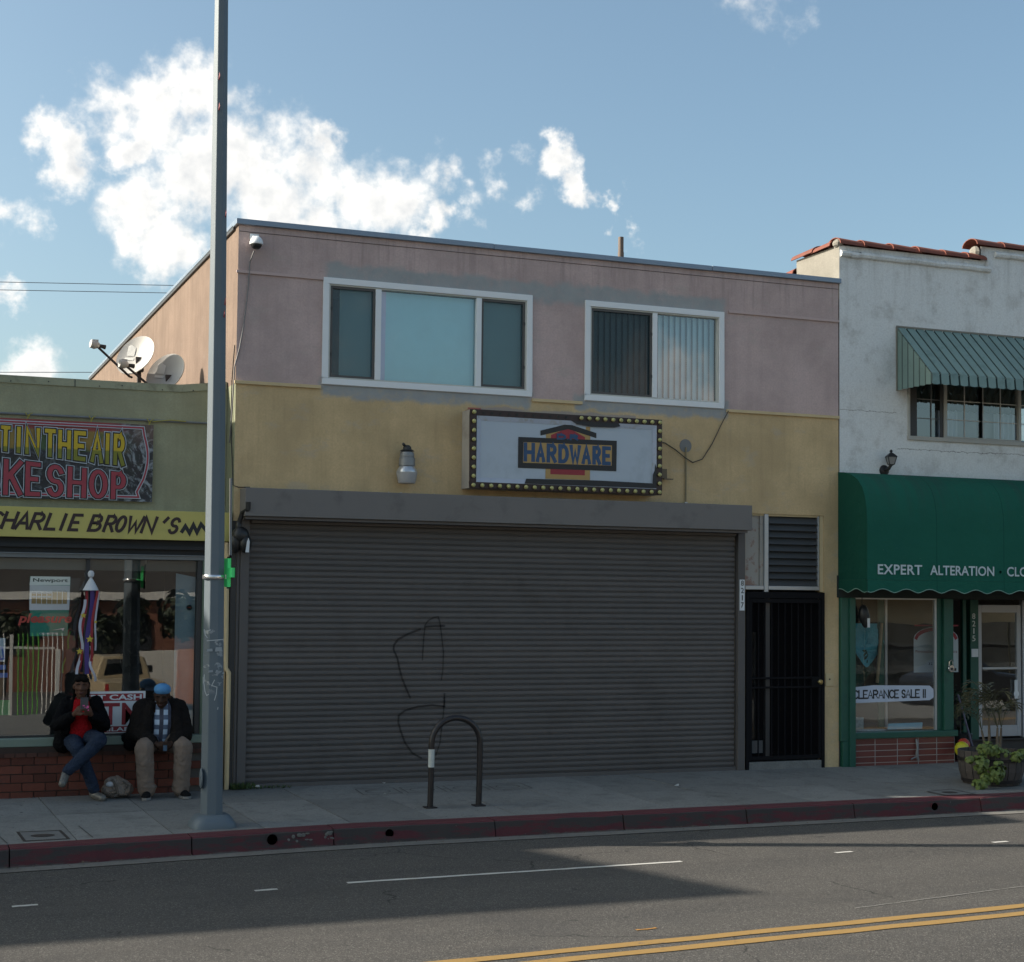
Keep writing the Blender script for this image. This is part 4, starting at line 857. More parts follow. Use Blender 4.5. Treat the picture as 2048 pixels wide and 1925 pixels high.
# metal awning over the upper window: separate slats
MA = thing('metal_awning', 'sage green ribbed metal awning over the white building window', 'awning', (10.4, 0, 5.5))
P_ = [(-.004, 5.862), (-.74, 5.155), (-.755, 5.012)]
xs_ = [8.96+.151*i for i in range(22)]; s0 = None
for i, x in enumerate(xs_[:-1]):
    wdt = .151
    if s0 is None:
        mb = MB()
        for (ya, za), (yb, zb) in zip(P_[:-1], P_[1:]):
            mb.quad((x+.004, ya, za), (x+.004, yb, zb), (x+wdt-.025, yb, zb), (x+wdt-.025, ya, za))
            mb.cur = 1; mb.quad((x+wdt-.025, ya, za), (x+wdt-.025, yb, zb), (x+wdt-.010, yb+.03, zb-.02), (x+wdt-.010, ya+.03, za-.03))
            mb.quad((x+wdt-.010, ya+.03, za-.03), (x+wdt-.010, yb+.03, zb-.02), (x+wdt+.004, yb, zb), (x+wdt+.004, ya, za)); mb.cur = 0
        mb.add([(x+.004,-.755,5.012),(x+.04,-.756,5.0),(x+.09,-.756,5.0),(x+wdt-.025,-.755,5.012)], [(0,1,2,3)])
        s0 = part('slat', mb, [AWN, AWNLINE], MA, loc=(x, -.4, 5.4))
    else: inst(s0, MA, (x, -.4, 5.4))
n = 6
for i in range(n):   # side slats, upright, stepping out under the slope
    ya, yb = -.004-.75*i/n, -.004-.75*(i+1)/n+.022; za = 5.862+(ya+.004)*.957; zb = 5.862+(yb+.004)*.957; lo = 5.012
    mb = MB().add([(8.958, ya, lo), (8.958, yb, lo-.012), (8.958, yb, max(lo+.14, zb)-.012), (8.958, ya, za-.012)], [(0,1,2,3)])
    mb.cur = 1; mb.add([(8.958, yb, lo), (8.97, yb-.022, lo), (8.97, yb-.022, max(lo+.14,zb)-.03), (8.958, yb, max(lo+.14,zb)-.012)], [(0,1,2,3)])
    part('side_slat', mb, [AWN, AWNLINE], MA)
part('wall_flange', MB().box(8.945, xs_[-1], -.012, -.002, 5.862, 5.885).box(8.94, 8.956, -.02, -.002, 5.0, 5.87), mat('awning_flange', (.20,.19,.16), .7), MA)
# wall lantern
LN = thing('wall_lantern', 'small black carriage lantern on the white wall above the green awning', 'wall light', (8.76, 0, 4.0))
part('bracket', MB().lathe([(.075,-.002),(.07,-.02),(.04,-.035),(0,-.036)], (8.745,0,3.915), 14, 'y').tube([(8.745,-.03,3.915),(8.75,-.10,3.93),(8.77,-.12,3.98)], .022, 8), BLACKRUB, LN, sm=True)
part('glass_body', MB().lathe([(.045,3.985),(.078,4.085)], (8.775,-.12,0), 4, 'z', .5).lathe([(0,3.99),(.02,3.99),(.02,4.05),(0,4.06)], (8.775,-.12,0), 8), mat('lantern_glass', (.22,.22,.22), .2), LN)
cg = MB()
for k in range(4):
    a = .5+k*math.pi/2; cg.tube([(8.775+.047*math.cos(a),-.12+.047*math.sin(a),3.985),(8.775+.081*math.cos(a),-.12+.081*math.sin(a),4.085)], .006, 5)
cg.lathe([(.02,3.97),(.05,3.985),(.05,3.99)], (8.775,-.12,0), 4, 'z', .5).lathe([(.095,4.085),(.085,4.10),(.03,4.14),(.012,4.15),(.025,4.165),(.008,4.185),(0,4.19)], (8.775,-.12,0), 4, 'z', .5)
part('cage', cg, BLACKRUB, LN)
# green fabric awning
GA = thing('fabric_awning', 'long dark green fabric awning with white lettering and scalloped edge', 'awning', (11, 0, 3))
ax0, ax1 = 8.02, 16.8
pr = [(-.655, 2.44), (-.657, 3.16), (-.645, 3.34), (-.61, 3.50), (-.55, 3.63), (-.45, 3.735), (-.31, 3.81), (-.15, 3.85), (-.002, 3.865)]
mb = MB(); nx = 46
for i in range(nx):
    a, b = ax0+(ax1-ax0)*i/nx, ax0+(ax1-ax0)*(i+1)/nx
    sg = lambda x, k: -.008*math.sin((x-ax0)*math.pi/1.08)**2 if 0 < k < 8 else 0
    for k in range(len(pr)-1):
        (y0, z0), (y1, z1) = pr[k], pr[k+1]
        mb.quad((a, y0-sg(a,k), z0), (b, y0-sg(b,k), z0), (b, y1-sg(b,k+1), z1), (a, y1-sg(a,k+1), z1))
mb.add([(ax0, y, z) for y, z in pr]+[(ax0, -.002, 2.44)], [list(range(len(pr)+1))])
part('canopy', mb, CANVAS, GA, sm=True)
vl = MB(); ed = MB(); n = 24*8; step_ = .365
def scal(x): return 2.276+.050*(.5+.5*math.cos((x-ax0+.13)/step_*2*math.pi))**.8
for i in range(n*1):
    a, b = ax0+(ax1-ax0)*i/n, ax0+(ax1-ax0)*(i+1)/n
    vl.quad((a,-.660,scal(a)),(b,-.660,scal(b)),(b,-.657,2.438),(a,-.657,2.438)); ed.quad((a,-.6625,scal(a)-.004),(b,-.6625,scal(b)-.004),(b,-.6625,scal(b)+.006),(a,-.6625,scal(a)+.006))
for i in range(14):
    a, b = -.655*i/14, -.655*(i+1)/14; s1, s2 = scal(ax0+.655+a), scal(ax0+.655+b)
    vl.quad((ax0-.002,a,s1),(ax0-.002,b,s2),(ax0-.002,b,2.438),(ax0-.002,a,2.438)); ed.quad((ax0-.005,a,s1-.004),(ax0-.005,b,s2-.004),(ax0-.005,b,s2+.006),(ax0-.005,a,s1+.006))
part('valance', vl, CANVAS, GA); part('edge_binding', ed, mat('pale_green_binding', (.18,.32,.27), .7), GA)
part('frame_tube', MB().tube([(ax0+.01,-.64,2.45),(ax1,-.64,2.45)], .015, 6).tube([(ax0+.02,-.645,2.45),(ax0+.02,-.02,2.45)], .015, 6), GPOST, GA)
LT = mat('awning_white_print', (.50,.58,.60), .7, 0, .06, 20)
text('EXPERT', 8.175, 8.86, 2.512, 2.640, -.668, LT, GA, .018, 0, 1.05, label='white word EXPERT'); text('ALTERATION', 8.985, 10.01, 2.512, 2.640, -.668, LT, GA, .018, 0, 1.0, label='white word ALTERATION')
part('lettering', MB().lathe([(.016,-.668),(0,-.668)], (10.115,0,2.57), 10, 'y'), LT, GA); text('CLOTHING', 10.22, 11.1, 2.512, 2.640, -.668, LT, GA, .018, 0, 1.05)
# shop front under the awning
part('lintel', MB().box(8.0, wb, -.02, .25, 2.21, 2.5), mat('lintel_dark', (.02,.03,.028), .8), V)
part('end_post', MB().box(8.035, 8.248, -.05, .12, .33, 2.208).box(8.06, 8.232, -.05, .12, -.06, .328).box(8.155, 8.246, -.075, -.052, -.055, 2.206), GPOST, V, bev=.006)
part('shop_sill', MB().box(8.25, 9.895, -.055, .22, .355, .435), GPOST, V, bev=.008)
part('window_post', MB().box(9.615, 9.688, .02, .12, .437, 2.208).box(9.69, 9.842, -.03, .14, .437, 2.208), GPOST, V, bev=.006)
tw = part('tile_bulkhead', MB().box(8.235, 9.868, -.008, .2, -.06, .353), MORTL, V); t0 = None
xt = [8.252, 8.587, 8.940, 9.275, 9.573, 9.866]
for r_ in range(5):
    for c_ in range(5):
        a, b = xt[c_]+.008, xt[c_+1]-.008; z = -.045+r_*.079
        part('tile', MB().box(a, b, -.013+random.uniform(-.0015,.0015), .0, z+.005, z+.074), TILE, tw)
part('tile_return', MB().box(9.8685, 9.874, -.0, .75, -.05, .353), TILE, V)
part('hose_tap', MB().tube([(9.225,-.03,.33),(9.235,-.05,.22),(9.22,-.05,.12),(9.245,-.055,.05)], [.012,.016,.02,.016], 8).tube([(9.22,-.05,.1),(9.13,-.05,.065)], .012, 6), GALV, V, sm=True)
SW_ = part('shop_window', MB().box(8.246, 8.27, .03, .08, .44, 2.208).box(8.272, 9.612, .03, .08, 2.19, 2.209).box(9.585, 9.612, .03, .08, .44, 2.188), ALU, V)
part('pane', MB().quad((8.271,.06,.436),(9.584,.045,.436),(9.584,.045,2.19),(8.271,.06,2.19)), GLASSW, SW_)
part('pane', MB().quad((9.86,.16,.436),(10.26,.62,.436),(10.26,.62,2.2),(9.86,.16,2.2)), GLASSW, SW_)
part('pane_frame', MB().box(10.262, 10.30, .60, .66, .1, 2.2).box(9.845, 9.87, .13, .18, .437, 2.2), DARKM, SW_)
part('inner_bar', MB().box(9.115, 9.15, .50, .53, .44, 2.2), ALU, SW_); part('inner_bar', MB().box(9.02, 9.112, .52, .55, .44, 2.2), GPOST, SW_)  # pale vertical reflection line built as an aluminium bar; green bar beside it
part('display_floor', MB().box(8.25, 9.86, .08, 1.4, .40, .434), mat('display_floor_grey', (.10,.12,.13), .7), SW_)
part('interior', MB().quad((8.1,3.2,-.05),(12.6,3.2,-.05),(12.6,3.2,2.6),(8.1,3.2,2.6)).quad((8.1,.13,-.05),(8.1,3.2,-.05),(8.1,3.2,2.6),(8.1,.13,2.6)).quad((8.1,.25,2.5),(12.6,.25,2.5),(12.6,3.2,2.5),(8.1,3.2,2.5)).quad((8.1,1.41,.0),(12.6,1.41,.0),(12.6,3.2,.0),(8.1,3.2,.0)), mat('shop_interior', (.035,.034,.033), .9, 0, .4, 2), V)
part('interior_back_rail', MB().tube([(8.3,1.6,1.75),(9.8,1.6,1.75)], .02, 6), ALU, V)
# entrance
part('entry_post', MB().box(10.762, 10.905, .78, .9, .20, 2.2).box(10.60, 10.66, .74, .8, .2, 2.2), GPOST, V, bev=.006); part('entry_step', MB().box(9.88, 13.0, .70, 1.4, -.05, .21).box(10.3, 13.0, .66, .70, .205, .225), mat('entry_dark_floor', (.05,.045,.04), .8), V)
part('entry_ceiling', MB().box(9.87, 13, .02, .80, 2.2, 2.25), DARKIN, V); part('entry_floor', MB().box(9.876, 13.4, .055, .699, -.05, -.005), mat('entry_red_floor', (.12,.04,.035), .7), V)
dr = part('glass_door', MB().box(10.915, 10.975, .80, .85, .245, 2.13).box(11.60, 11.67, .80, .85, .245, 2.13).box(10.976, 11.599, .80, .85, .245, .40).box(10.976, 11.599, .80, .85, 2.02, 2.13).box(11.69, 11.75, .79, .86, .22, 2.2), mat('door_white_aluminium', (.42,.43,.45), .45, .3, .08), V, bev=.004)
part('push_bar', MB().box(10.976, 11.599, .785, .80, 1.205, 1.235), ALU, dr); part('pane', MB().quad((10.976,.82,.40),(11.599,.82,.40),(11.599,.82,2.02),(10.976,.82,2.02)), glass('door_glass', .02, (.7,.72,.72), .01, .05), dr)
part('handle', MB().lathe([(.045,.78),(.05,.77),(.0,.765)], (11.56,0,.85), 14, 'y', 0).box(11.535,11.585,.77,.79,.78,1.05), VINYL, dr, bev=.01); part('pane_right', MB().quad((11.76,.83,.3),(13,.83,.3),(13,.83,2.2),(11.76,.83,2.2)), GLASSW, dr)
nm = solo('number_lettering', MB().box(10.79, 10.80, .776, .779, 1.60, 1.602), mat('pale_number_paint', (.62,.66,.62), .6), 'pale numbers 8215 painted down the green entrance post', 'sign', (10.82, .77, 1.8))
for i, chh in enumerate('8215'): text(chh, 10.79 if chh != '1' else 10.808, 10.845 if chh != '1' else 10.828, 1.925-.105*i, 2.005-.105*i, .7755, MC['pale_number_paint'], nm, .004)
solo('card', MB().box(10.775, 10.89, .772, .779, 1.385, 1.50), PRINT_W, 'small white card pinned on the green post below the numbers 8215', 'card', (10.83,.77,1.44))
pk = thing('padlock', 'chrome padlock hanging on the green window post of the tailor shop', 'padlock', (9.79, -.04, 1.3))
CHR = mat('chrome', (.6,.6,.62), .2, .9); part('body', MB().lathe([(.05,0),(.052,-.012),(.045,-.03),(.0,-.032)], (9.785,-.035,1.265), 16, 'y'), CHR, pk, sm=True); part('shackle', MB().tube([(9.755,-.045,1.30),(9.76,-.05,1.36),(9.785,-.05,1.385),(9.81,-.05,1.36),(9.815,-.045,1.30)], .008, 6), CHR, pk, sm=True); part('hasp', MB().box(9.80,9.87,-.05,-.032,1.235,1.27).lathe([(.018,-.069),(0,-.07)], (9.785,0,1.262), 10, 'y'), BLACKRUB, pk)
# things in the tailor's window
cs = solo('clearance_sign', MB().add([(x,.040,z) for x, z in ((8.272,.818),(9.50,.840),(9.565,.875),(9.565,.985),(9.50,1.035),(8.60,1.050),(8.272,1.025))], [list(range(7))]), mat('sign_paper_blue_white', (.52,.56,.66), .6), 'long white paper sign reading CLEARANCE SALE in the tailor window', 'sign', (8.9,.04,.93))
sk = MB(); xx = 8.285; SER = {'C':.085,'L':.072,'E':.072,'A':.085,'R':.082,'N':.085,'S':.062,'!':.03,' ':.045}
for chh in 'CLEARANCE SALE !!':
    wd = SER[chh]
    if chh != ' ':
        for j, pl_ in enumerate(GL[chh]):
            thick = .021 if (chh in 'LER' and j == 0) or chh in 'CSN!' else .012
            stroke(sk, [(xx+px*(wd-.014), .880+.10*pz_) for px, pz_ in pl_], thick, lambda p: p, .0385)
        if chh in 'LEARN':
            for sx in ((0,) if chh in 'LE' else (0, 1)): stroke(sk, [(xx+sx*(wd-.014)-.014, .880), (xx+sx*(wd-.014)+.014, .880)], .006, lambda p: p, .0384)
    xx += wd
part('lettering', sk, PRINT_K, cs)
ps = solo('service_poster', MB().add([(x,.28,z) for x, z in [(9.42,1.20),(10.16,1.20),(10.16,1.66)]+arc(9.79,1.66,.37,.16,0,180,10)+[(9.42,1.66)]], [list(range(15))]), mat('poster_grey_white', (.42,.46,.46), .7), 'white round topped poster with red arc behind the tailor shop post', 'poster', (9.8,.28,1.5))
ra = MB(); stroke(ra, arc(9.79,1.66,.33,.13,5,175,10), .05, lambda p: p, .278); stroke(ra, [(9.44,1.84),(10.15,1.84)], .02, lambda p: p, .278); part('red_arc', ra, PRINT_R, ps)
text('Personalize Second Service', 9.45, 10.14, 1.465, 1.505, .2775, mat('faint_red_print', (.2,.06,.06), .7), ps, .0); text('323-73', 9.66, 9.85, 1.30, 1.335, .2775, PRINT_K, ps, .01)
def rag(name, pts, y, mt, label, cat, seed):
    mb = MB(); q = random.Random(seed); n, mI = 12, 10; x0, x1, z0, z1 = pts; G = {}
    for i in range(n+1):
        for j in range(mI+1):
            u, v = i/n, j/mI; G[i, j] = (x0+(x1-x0)*u+.04*math.sin(v*5+seed), y+.04*math.sin(u*9+v*3+seed)+.03*q.random(), z0+(z1-z0)*v+(.16*math.sin(u*6+seed)*(1-v)))
    for i in range(n):
        for j in range(mI): mb.quad(G[i,j], G[i+1,j], G[i+1,j+1], G[i,j+1])
    return solo(name, mb, mt, label, cat, (x0, y, z0), sm=True)
rag('hanging_cloth', (8.42, 9.08, 1.42, 1.86), .55, cloth('teal_cloth', (.09,.38,.46)), 'teal fabric draped across the tailor shop window display', 'fabric', 1)
rag('hanging_cloth', (8.26, 8.40, .95, 1.7), .45, cloth('blue_cloth', (.10,.40,.55)), 'strip of blue fabric hanging at the left edge of the tailor window', 'fabric', 3)
rag('hanging_cloth', (8.48, 9.0, 1.05, 1.5), .62, cloth('dark_green_cloth', (.03,.075,.06)), 'dark green dress below the teal fabric in the tailor window', 'fabric', 2)
solo('wooden_pole', MB().tube([(8.98,.5,1.05),(9.06,.5,1.87)], .022, 8), mat('pale_wood', (.34,.25,.14), .7), 'leaning pale wooden pole inside the tailor window', 'pole', (9,.5,1.4), sm=True)
solo('display_box', MB().box(8.27,8.50,.12,.28,.44,.62), mat('box_pattern', (.14,.22,.24), .7, 0, .8, 30), 'small patterned box at the bottom left of the tailor window', 'box', (8.38,.2,.5))
solo('blue_card', MB().add([(8.86,.10,.455),(9.42,.10,.455),(9.45,.13,.535),(8.90,.13,.53)], [(0,1,2,3)]), mat('blue_card', (.16,.36,.46), .6), 'pale blue card lying at the bottom of the tailor window', 'card', (9.1,.1,.5))
solo('crumpled_plastic', MB().ball((8.62,.14,.445), (.26,.05,.025), 14, 6), mat('clear_plastic', (.25,.3,.32), .3, 0, .7, 30), 'crumpled clear plastic on the display floor of the tailor window', 'plastic', (8.6,.14,.44))
bx = thing('bundle', 'black bundle with white tag hanging at the top left of the tailor window', 'bundle', (8.36, -.04, 2.1))
mb = MB().ball((8.375,-.06,1.99), (.07,.07,.13), 12, 8).ball((8.40,-.07,1.93), (.06,.06,.12), 12, 8); part('wrapping', mb, BLACKRUB, bx, sm=True); part('tag', MB().box(8.39,8.425,-.135,-.125,1.82,1.94), PRINT_W, bx); part('cord', MB().tube([(8.36,-.05,2.25),(8.36,-.05,2.1)], .006, 5), BLACKRUB, bx)
solo('glitter_cloth', MB().ball((8.29,.1,1.83), (.06,.05,.22), 10, 8), mat('glitter_grey', (.2,.2,.2), .4, .2, .7, 60, .5, 120), 'glittery grey cloth beside the black bundle in the tailor window', 'fabric', (8.29,.1,1.8))
# ================================================================== GREEN SMOKE SHOP
G_ = thing('smoke_shop', 'low green stucco shop with a wide display window and brick base', 'building', (-2.5, 0, 0))
gx0 = -9.0; YU = .45
fl = [(-9,4.555),(-.95,4.56),(-.55,4.565),(-.01,4.63)]
part('upper_wall', MB().add([(gx0,YU,3.0),(-.004,YU,3.0),(-.004,YU,4.60),(-.6,YU,4.54),(gx0,YU,4.535)], [(0,1,2,3,4)]).box(-2.75, -.01, YU+.003, YU+.2, 3.0, 4.52), GREENW, G_)
FLM = mat('flashing_painted', (.36,.36,.25), .7, .1, .2, 5, .15, 20, 0, .4, ((.09,.08,.06), 4, .5))
fm = MB()
for (a, za), (b, zb) in zip(fl[:-1], fl[1:]): fm.xz([(a,za-.085),(b,zb-.085),(b,zb),(a,za)], YU-.016, YU+.14)
part('parapet_flashing', fm, FLM, G_); nb = MB()
for x in (-2.4,-2.0,-1.45,-1.2,-.75,-.4): nb.lathe([(.008,YU-.017),(.006,YU-.021),(0,YU-.021)], (x,0,4.50+.015*math.sin(x*9)), 6, 'y')
part('nail_head', nb, DARKM, G_, kind='stuff')
part('flashing_lap', MB().box(-1.72,-1.712,YU-.02,YU-.015,4.47,4.555), DARKM, G_)
part('roof', MB().box(-2.75,-.02,.5,10,4.1,4.16), ROOFM, G_)
part('side_return', MB().quad((-.003,YU,-.1),(-.003,0.0,-.1),(-.003,0.0,3.05),(-.003,YU,3.05)).box(gx0,-.01,-.0,YU,3.0,3.09), GREENW, G_)
# conduit with ties over the banner
cp_ = solo('conduit', MB().tube([(gx0,YU-.03,4.075),(-.5,YU-.03,4.085)], .013, 8).tube([(-.92,YU-.03,4.083),(-.84,YU-.03,4.083)], .018, 8).tube([(-.5,YU-.03,4.085),(-.06,YU-.03,4.086)], .012, 8), mat('conduit_grey', (.20,.21,.22), .5, .3), 'grey horizontal conduit above the smoke shop banner', 'conduit', (-2, YU, 4.08))
cp_.location.z += .05
tm = mat('yellow_string', (.42,.36,.06), .7)
for x in (-2.21,-1.53,-.89): part('tie', MB().tube([(x-.03,YU-.05,4.10),(x,YU-.05,4.055),(x+.02,YU-.05,4.09),(x-.01,YU-.05,4.03)], .005, 5).tube([(x,YU-.05,4.075),(x+.045,YU-.05,4.10)], .004, 5), tm, cp_)
part('tie', MB().tube([(-.86,YU-.05,4.07),(-.65,YU-.05,4.098),(-.48,YU-.05,4.09)], .005, 5), tm, cp_)
# ---- banner
bn = thing('banner', 'dark smoke shop banner with yellow and red outlined lettering', 'banner', (-2.2, YU, 3.6))
def banner_mat():
    mt, q = new_mat('banner_print'); x, y, z = q.xyz(q.P)
    w1 = q.noise(q.comb(x, 0., z), 5, 6, .7, 2.2); sw = q.step(w1, .47, .62)
    right = q.step(x, -1.45, -.95); dk = q.mix(sw, (.012,.014,.020), (.16,.19,.23))
    c = q.mix(q.math('MULTIPLY', sw, q.math('ADD', q.math('MULTIPLY', right, .75), .25)), (.014,.016,.024), (.42,.47,.52))
    n2 = q.n('ShaderNodeTexNoise', {'Vector': q.comb(x, 0., z), 'Scale': 13., 'Detail': 3.}).outputs['Color']
    c = q.mix(.35, c, q.mix(1., n2, (.07,.06,.05), 'MULTIPLY'))
    rb = q.step(q.math('ADD', z, q.math('MULTIPLY', q.noise(q.comb(x,0.,0.), 2.5, 3), .15)), 3.80, 3.84)
    rasta = q.mix(q.step(z, 3.96, 3.99), q.mix(q.step(q.noise(q.comb(x,0.,z), 3.5, 3), .45, .55), (.30,.19,.035), (.07,.13,.04)), (.28,.045,.04))
    c = q.mix(q.math('MULTIPLY', rb, q.step(x, -1.35, -1.05, .95, 0.)), c, rasta)
    br = q.math('MULTIPLY', q.step(x, -1.2, -.95), q.step(z, 3.75, 4.0)); c = q.mix(q.math('MULTIPLY', br, .6), c, q.mix(w1, (.10,.055,.04), (.30,.19,.15)))
    setc(q, c); q.b.inputs['Roughness'].default_value = .45; bump(q, q.noise(q.P, 2.5, 3), .5, .03); return mt
BM = banner_mat(); bw_ = MB(); nbx = 40; yb = lambda x, z: YU-.055+.012*math.sin(x*5.2+z*3)*math.sin(z*7)
for i in range(nbx):
    for j in range(8):
        a, b = -4.3+(3.425)*i/nbx, -4.3+3.425*(i+1)/nbx; c, d = 3.16+.875*j/8, 3.16+.875*(j+1)/8
        bw_.quad((a,yb(a,c),c),(b,yb(b,c),c),(b,yb(b,d),d),(a,yb(a,d),d))
part('sheet', bw_, BM, bn, sm=True)
BX_ = lambda cx: -2.532+cx*.001384
BY_ = YU-.075
def b_items():
    r1 = [('T',0,85),('I',118,165),('N',186,310),('T',333,430),('H',438,548),('E',560,665),('A',692,802),('I',806,852),('R',872,972)]
    r2 = [('O',-95,8),('K',32,180),('E',198,318),('S',362,497),('H',522,672),('O',690,838),('P',862,985)]
    top1 = lambda c: 3.947-.035*c/950; bot1 = lambda c: 3.668-.115*c/950; top2 = lambda c: 3.592-.11*c/950; bot2 = lambda c: 3.182-.008*c/950
    o = []
    for row, tp, bt in ((r1, top1, bot1), (r2, top2, bot2)):
        o.append([(ch, BX_(a+20), BX_(b-20), tp, bt) for ch, a, b in row])
    return o
rows = b_items()
BLU = mat('banner_outline_white', (.45,.50,.56), .5); BKK = mat('banner_black', (.008,.008,.010), .5)
def yr_mat(nm, c1, c2, z0, z1):
    mt, q = new_mat(nm); z = q.xyz(q.P)[2]; setc(q, q.mix(q.step(z, z0, z1), c1, c2)); q.b.inputs['Roughness'].default_value = .5; return mt
YG = yr_mat('banner_yellow', (.20,.20,.018), (.55,.38,.015), 3.755, 3.775); BR_ = mat('banner_red', (.33,.04,.06), .5, 0, .1, 4)
def warp(tp, bt): return lambda p: (p[0], bt((p[0]+2.532)/.001384)+p[1]*(tp((p[0]+2.532)/.001384)-bt((p[0]+2.532)/.001384)))
for row, mt_, tt in ((rows[0], YG, .040), (rows[1], BR_, .050)):
    for mat_, t_, y_ in ((BLU, tt+.042, BY_), (BKK, tt+.024, BY_-.004), (mt_, tt, BY_-.008)):
        sk = MB()
        for ch, a, b, tp, bt in row:
            hgt = tp(0)-bt(0); fn = warp(tp, bt)
            for pl_ in GL[ch]:
                pts = [(a+px*(b-a), pz_*.86+.07) for px, pz_ in pl_]
                # work in metres, then drop into the warped band
                st2 = MB(); stroke(st2, [(p[0], p[1]*hgt) for p in pts], t_, lambda p: fn((p[0], p[1]/hgt)), y_); sk.add(st2.v, st2.f); y_ -= 4e-5
        part('lettering', sk, mat_, bn)
ln = MB(); edge = [(-4.2,3.99),(-.995,3.995)]+[(-1.0+.055*math.sin((i/10)*math.pi)*1.15-.0, 3.97-.62*i/10) for i in range(1,10)]+[(-1.05,3.27),(-1.03,3.21),(-4.2,3.20)]
for mat_, t_, y_ in ((BLU, .038, BY_+.004), (BR_, .020, BY_+.002)):
    l2 = MB(); stroke(l2, edge, t_, lambda p: p, y_); part('border_line', l2, mat_, bn)
# ---- yellow shop sign
bn.location.x += .03; bn.location.z += .045
ys = thing('shop_sign', 'yellow signboard with dark brush lettering above the shop window', 'sign', (-2, -.03, 2.93))
SYEL = mat('sign_yellow', (.52,.45,.13), .55, 0, .06, 4, dirt=((.35,.30,.10), 3, .4)); SBR = mat('sign_brown_ink', (.035,.017,.017), .6)
part('board', MB().box(gx0,-.018,-.03,.0,2.765,3.088), SYEL, ys, bev=.003)
CB = [('C',-100,18),('H',28,118),('A',130,225),('R',238,322),('L',350,425),('I',458,486),('E',530,598),('B',680,765),('R',795,868),('O',880,948),('W',965,1078),('N',1088,1178),("'",1215,1300),('S',1300,1366)]
sk = MB(); letters(sk, [(ch, BX_(a+4), BX_(b-4), 2.858-.00001*a, 3.020-.000012*a) for ch, a, b in CB], .034, y=-.0325, slant=.34); part('lettering', sk, SBR, ys, label='brown brush lettering')
sk = MB(); letters(sk, [('Z', -.575, -.30, 2.825, 2.985)], .040, y=-.0325); part('zigzag', sk, PRINT_K, ys)
# ---- window bay
part('shutter_housing', MB().box(gx0,-.06,.06,.30,2.60,2.99).box(gx0,-.06,.012,.058,2.66,2.70), mat('housing_black', (.018,.018,.019), .7, 0, .3, 8), G_)
part('beam', MB().box(gx0,-.25,-.02,.2,2.545,2.60).box(gx0,-.28,-.03,-.021,2.585,2.60), mat('beam_grey', (.16,.165,.165), .55, .2, .2, 6, dirt=((.08,.05,.04), 5, .5)), G_, bev=.004)
SWI = part('shop_window', MB().box(-1.592,-1.555,.02,.12,.625,2.54).box(-.386,-.335,.0,.12,.62,2.54).box(gx0,-1.593,.04,.12,.60,.640).box(-1.554,-.387,.04,.12,.60,.640), DARKM, G_)
part('pane', MB().quad((gx0,-.005,.64),(-1.592,.062,.64),(-1.592,.062,2.54),(gx0,-.005,2.54)), GLASSS, SWI); part('pane', MB().quad((-1.555,.052,.64),(-.386,.0652,.64),(-.386,.0652,2.54),(-1.555,.052,2.54)), GLASSS, SWI)
part('window_head', MB().box(gx0,-.387,.085,.2,2.42,2.54), mat('head_grey_green', (.12,.13,.115), .8), SWI)
part('window_post', MB().box(-.333,-.255,-.02,.14,.53,2.545), mat('post_green_grey', (.11,.15,.105), .7, 0, .2, 5), G_); part('corner_pier', MB().box(-.25,-.06,.0,.2,-.1,2.76), YELLOW, G_); part('downpipe', MB().tube([(-.07,-.03,2.75),(-.06,-.03,1.35),(-.03,-.05,1.30),(-.03,-.05,0)], .028, 8), TY, G_, sm=True); part('dark_channel', MB().box(-.02,.045,-.012,.02,-.05,3.0), DARKM, G_)
part('window_sill', MB().box(gx0,-.262,-.11,.06,.532,.618), SILL, G_, bev=.008)
ledge = part('brick_ledge', MB().box(gx0,-.27,-.118,.1,.425,.53), mat('ledge_dark_brick', (.045,.028,.022), .9, 0, .3, 12), G_)
bw2 = part('brick_wall', MB().box(gx0,-.26,-.085,.1,-.1,.425), MORT, G_)
br0 = None; q = random.Random(3); bl, bh = .236, .0925
for r_ in range(-1, 5):
    for c_ in range(14):
        x = -.27-bl/2-c_*bl-(bl/2 if r_ % 2 else 0)+.06; z = -.03+r_*bh+bh/2-.0
        x1_ = x+bl/2-.005
        if x1_ > -.262: continue
        p = (x, -.098+q.uniform(-.003,.003), z)
        if br0 is None: br0 = part('brick', MB().box(x-bl/2+.005, x+bl/2-.005, p[1]-.012, p[1]+.012, z-bh/2+.005, z+bh/2-.006), BRICK, bw2, loc=p)
        else: inst(br0, bw2, p)
for r_ in range(0, 5, 2): pass
hd0 = None
for c_ in range(28):
    x = -.335-c_*.112; p = (x, -.119, .445)
    if hd0 is None: hd0 = part('brick', MB().box(x-.051, x+.051, -.127, -.108, .425, .468), mat('header_brick', (.075,.034,.025), .9, 0, .3, 12, rnd=.35), ledge, loc=p)
    else: inst(hd0, ledge, p)
# interior
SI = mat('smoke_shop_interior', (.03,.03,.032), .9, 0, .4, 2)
part('interior', MB().quad((gx0,4,0),(-.1,4,0),(-.1,4,3),(gx0,4,3)).quad((-.1,.2,0),(-.1,4,0),(-.1,4,3),(-.1,.2,3)).quad((gx0,.2,2.75),(-.1,.2,2.75),(-.1,4,2.75),(gx0,4,2.75)).quad((gx0,.2,.02),(-.1,.2,.02),(-.1,4,.02),(gx0,4,.02)).quad((gx0,.2,0),(gx0,4,0),(gx0,4,3),(gx0,.2,3)), SI, G_)
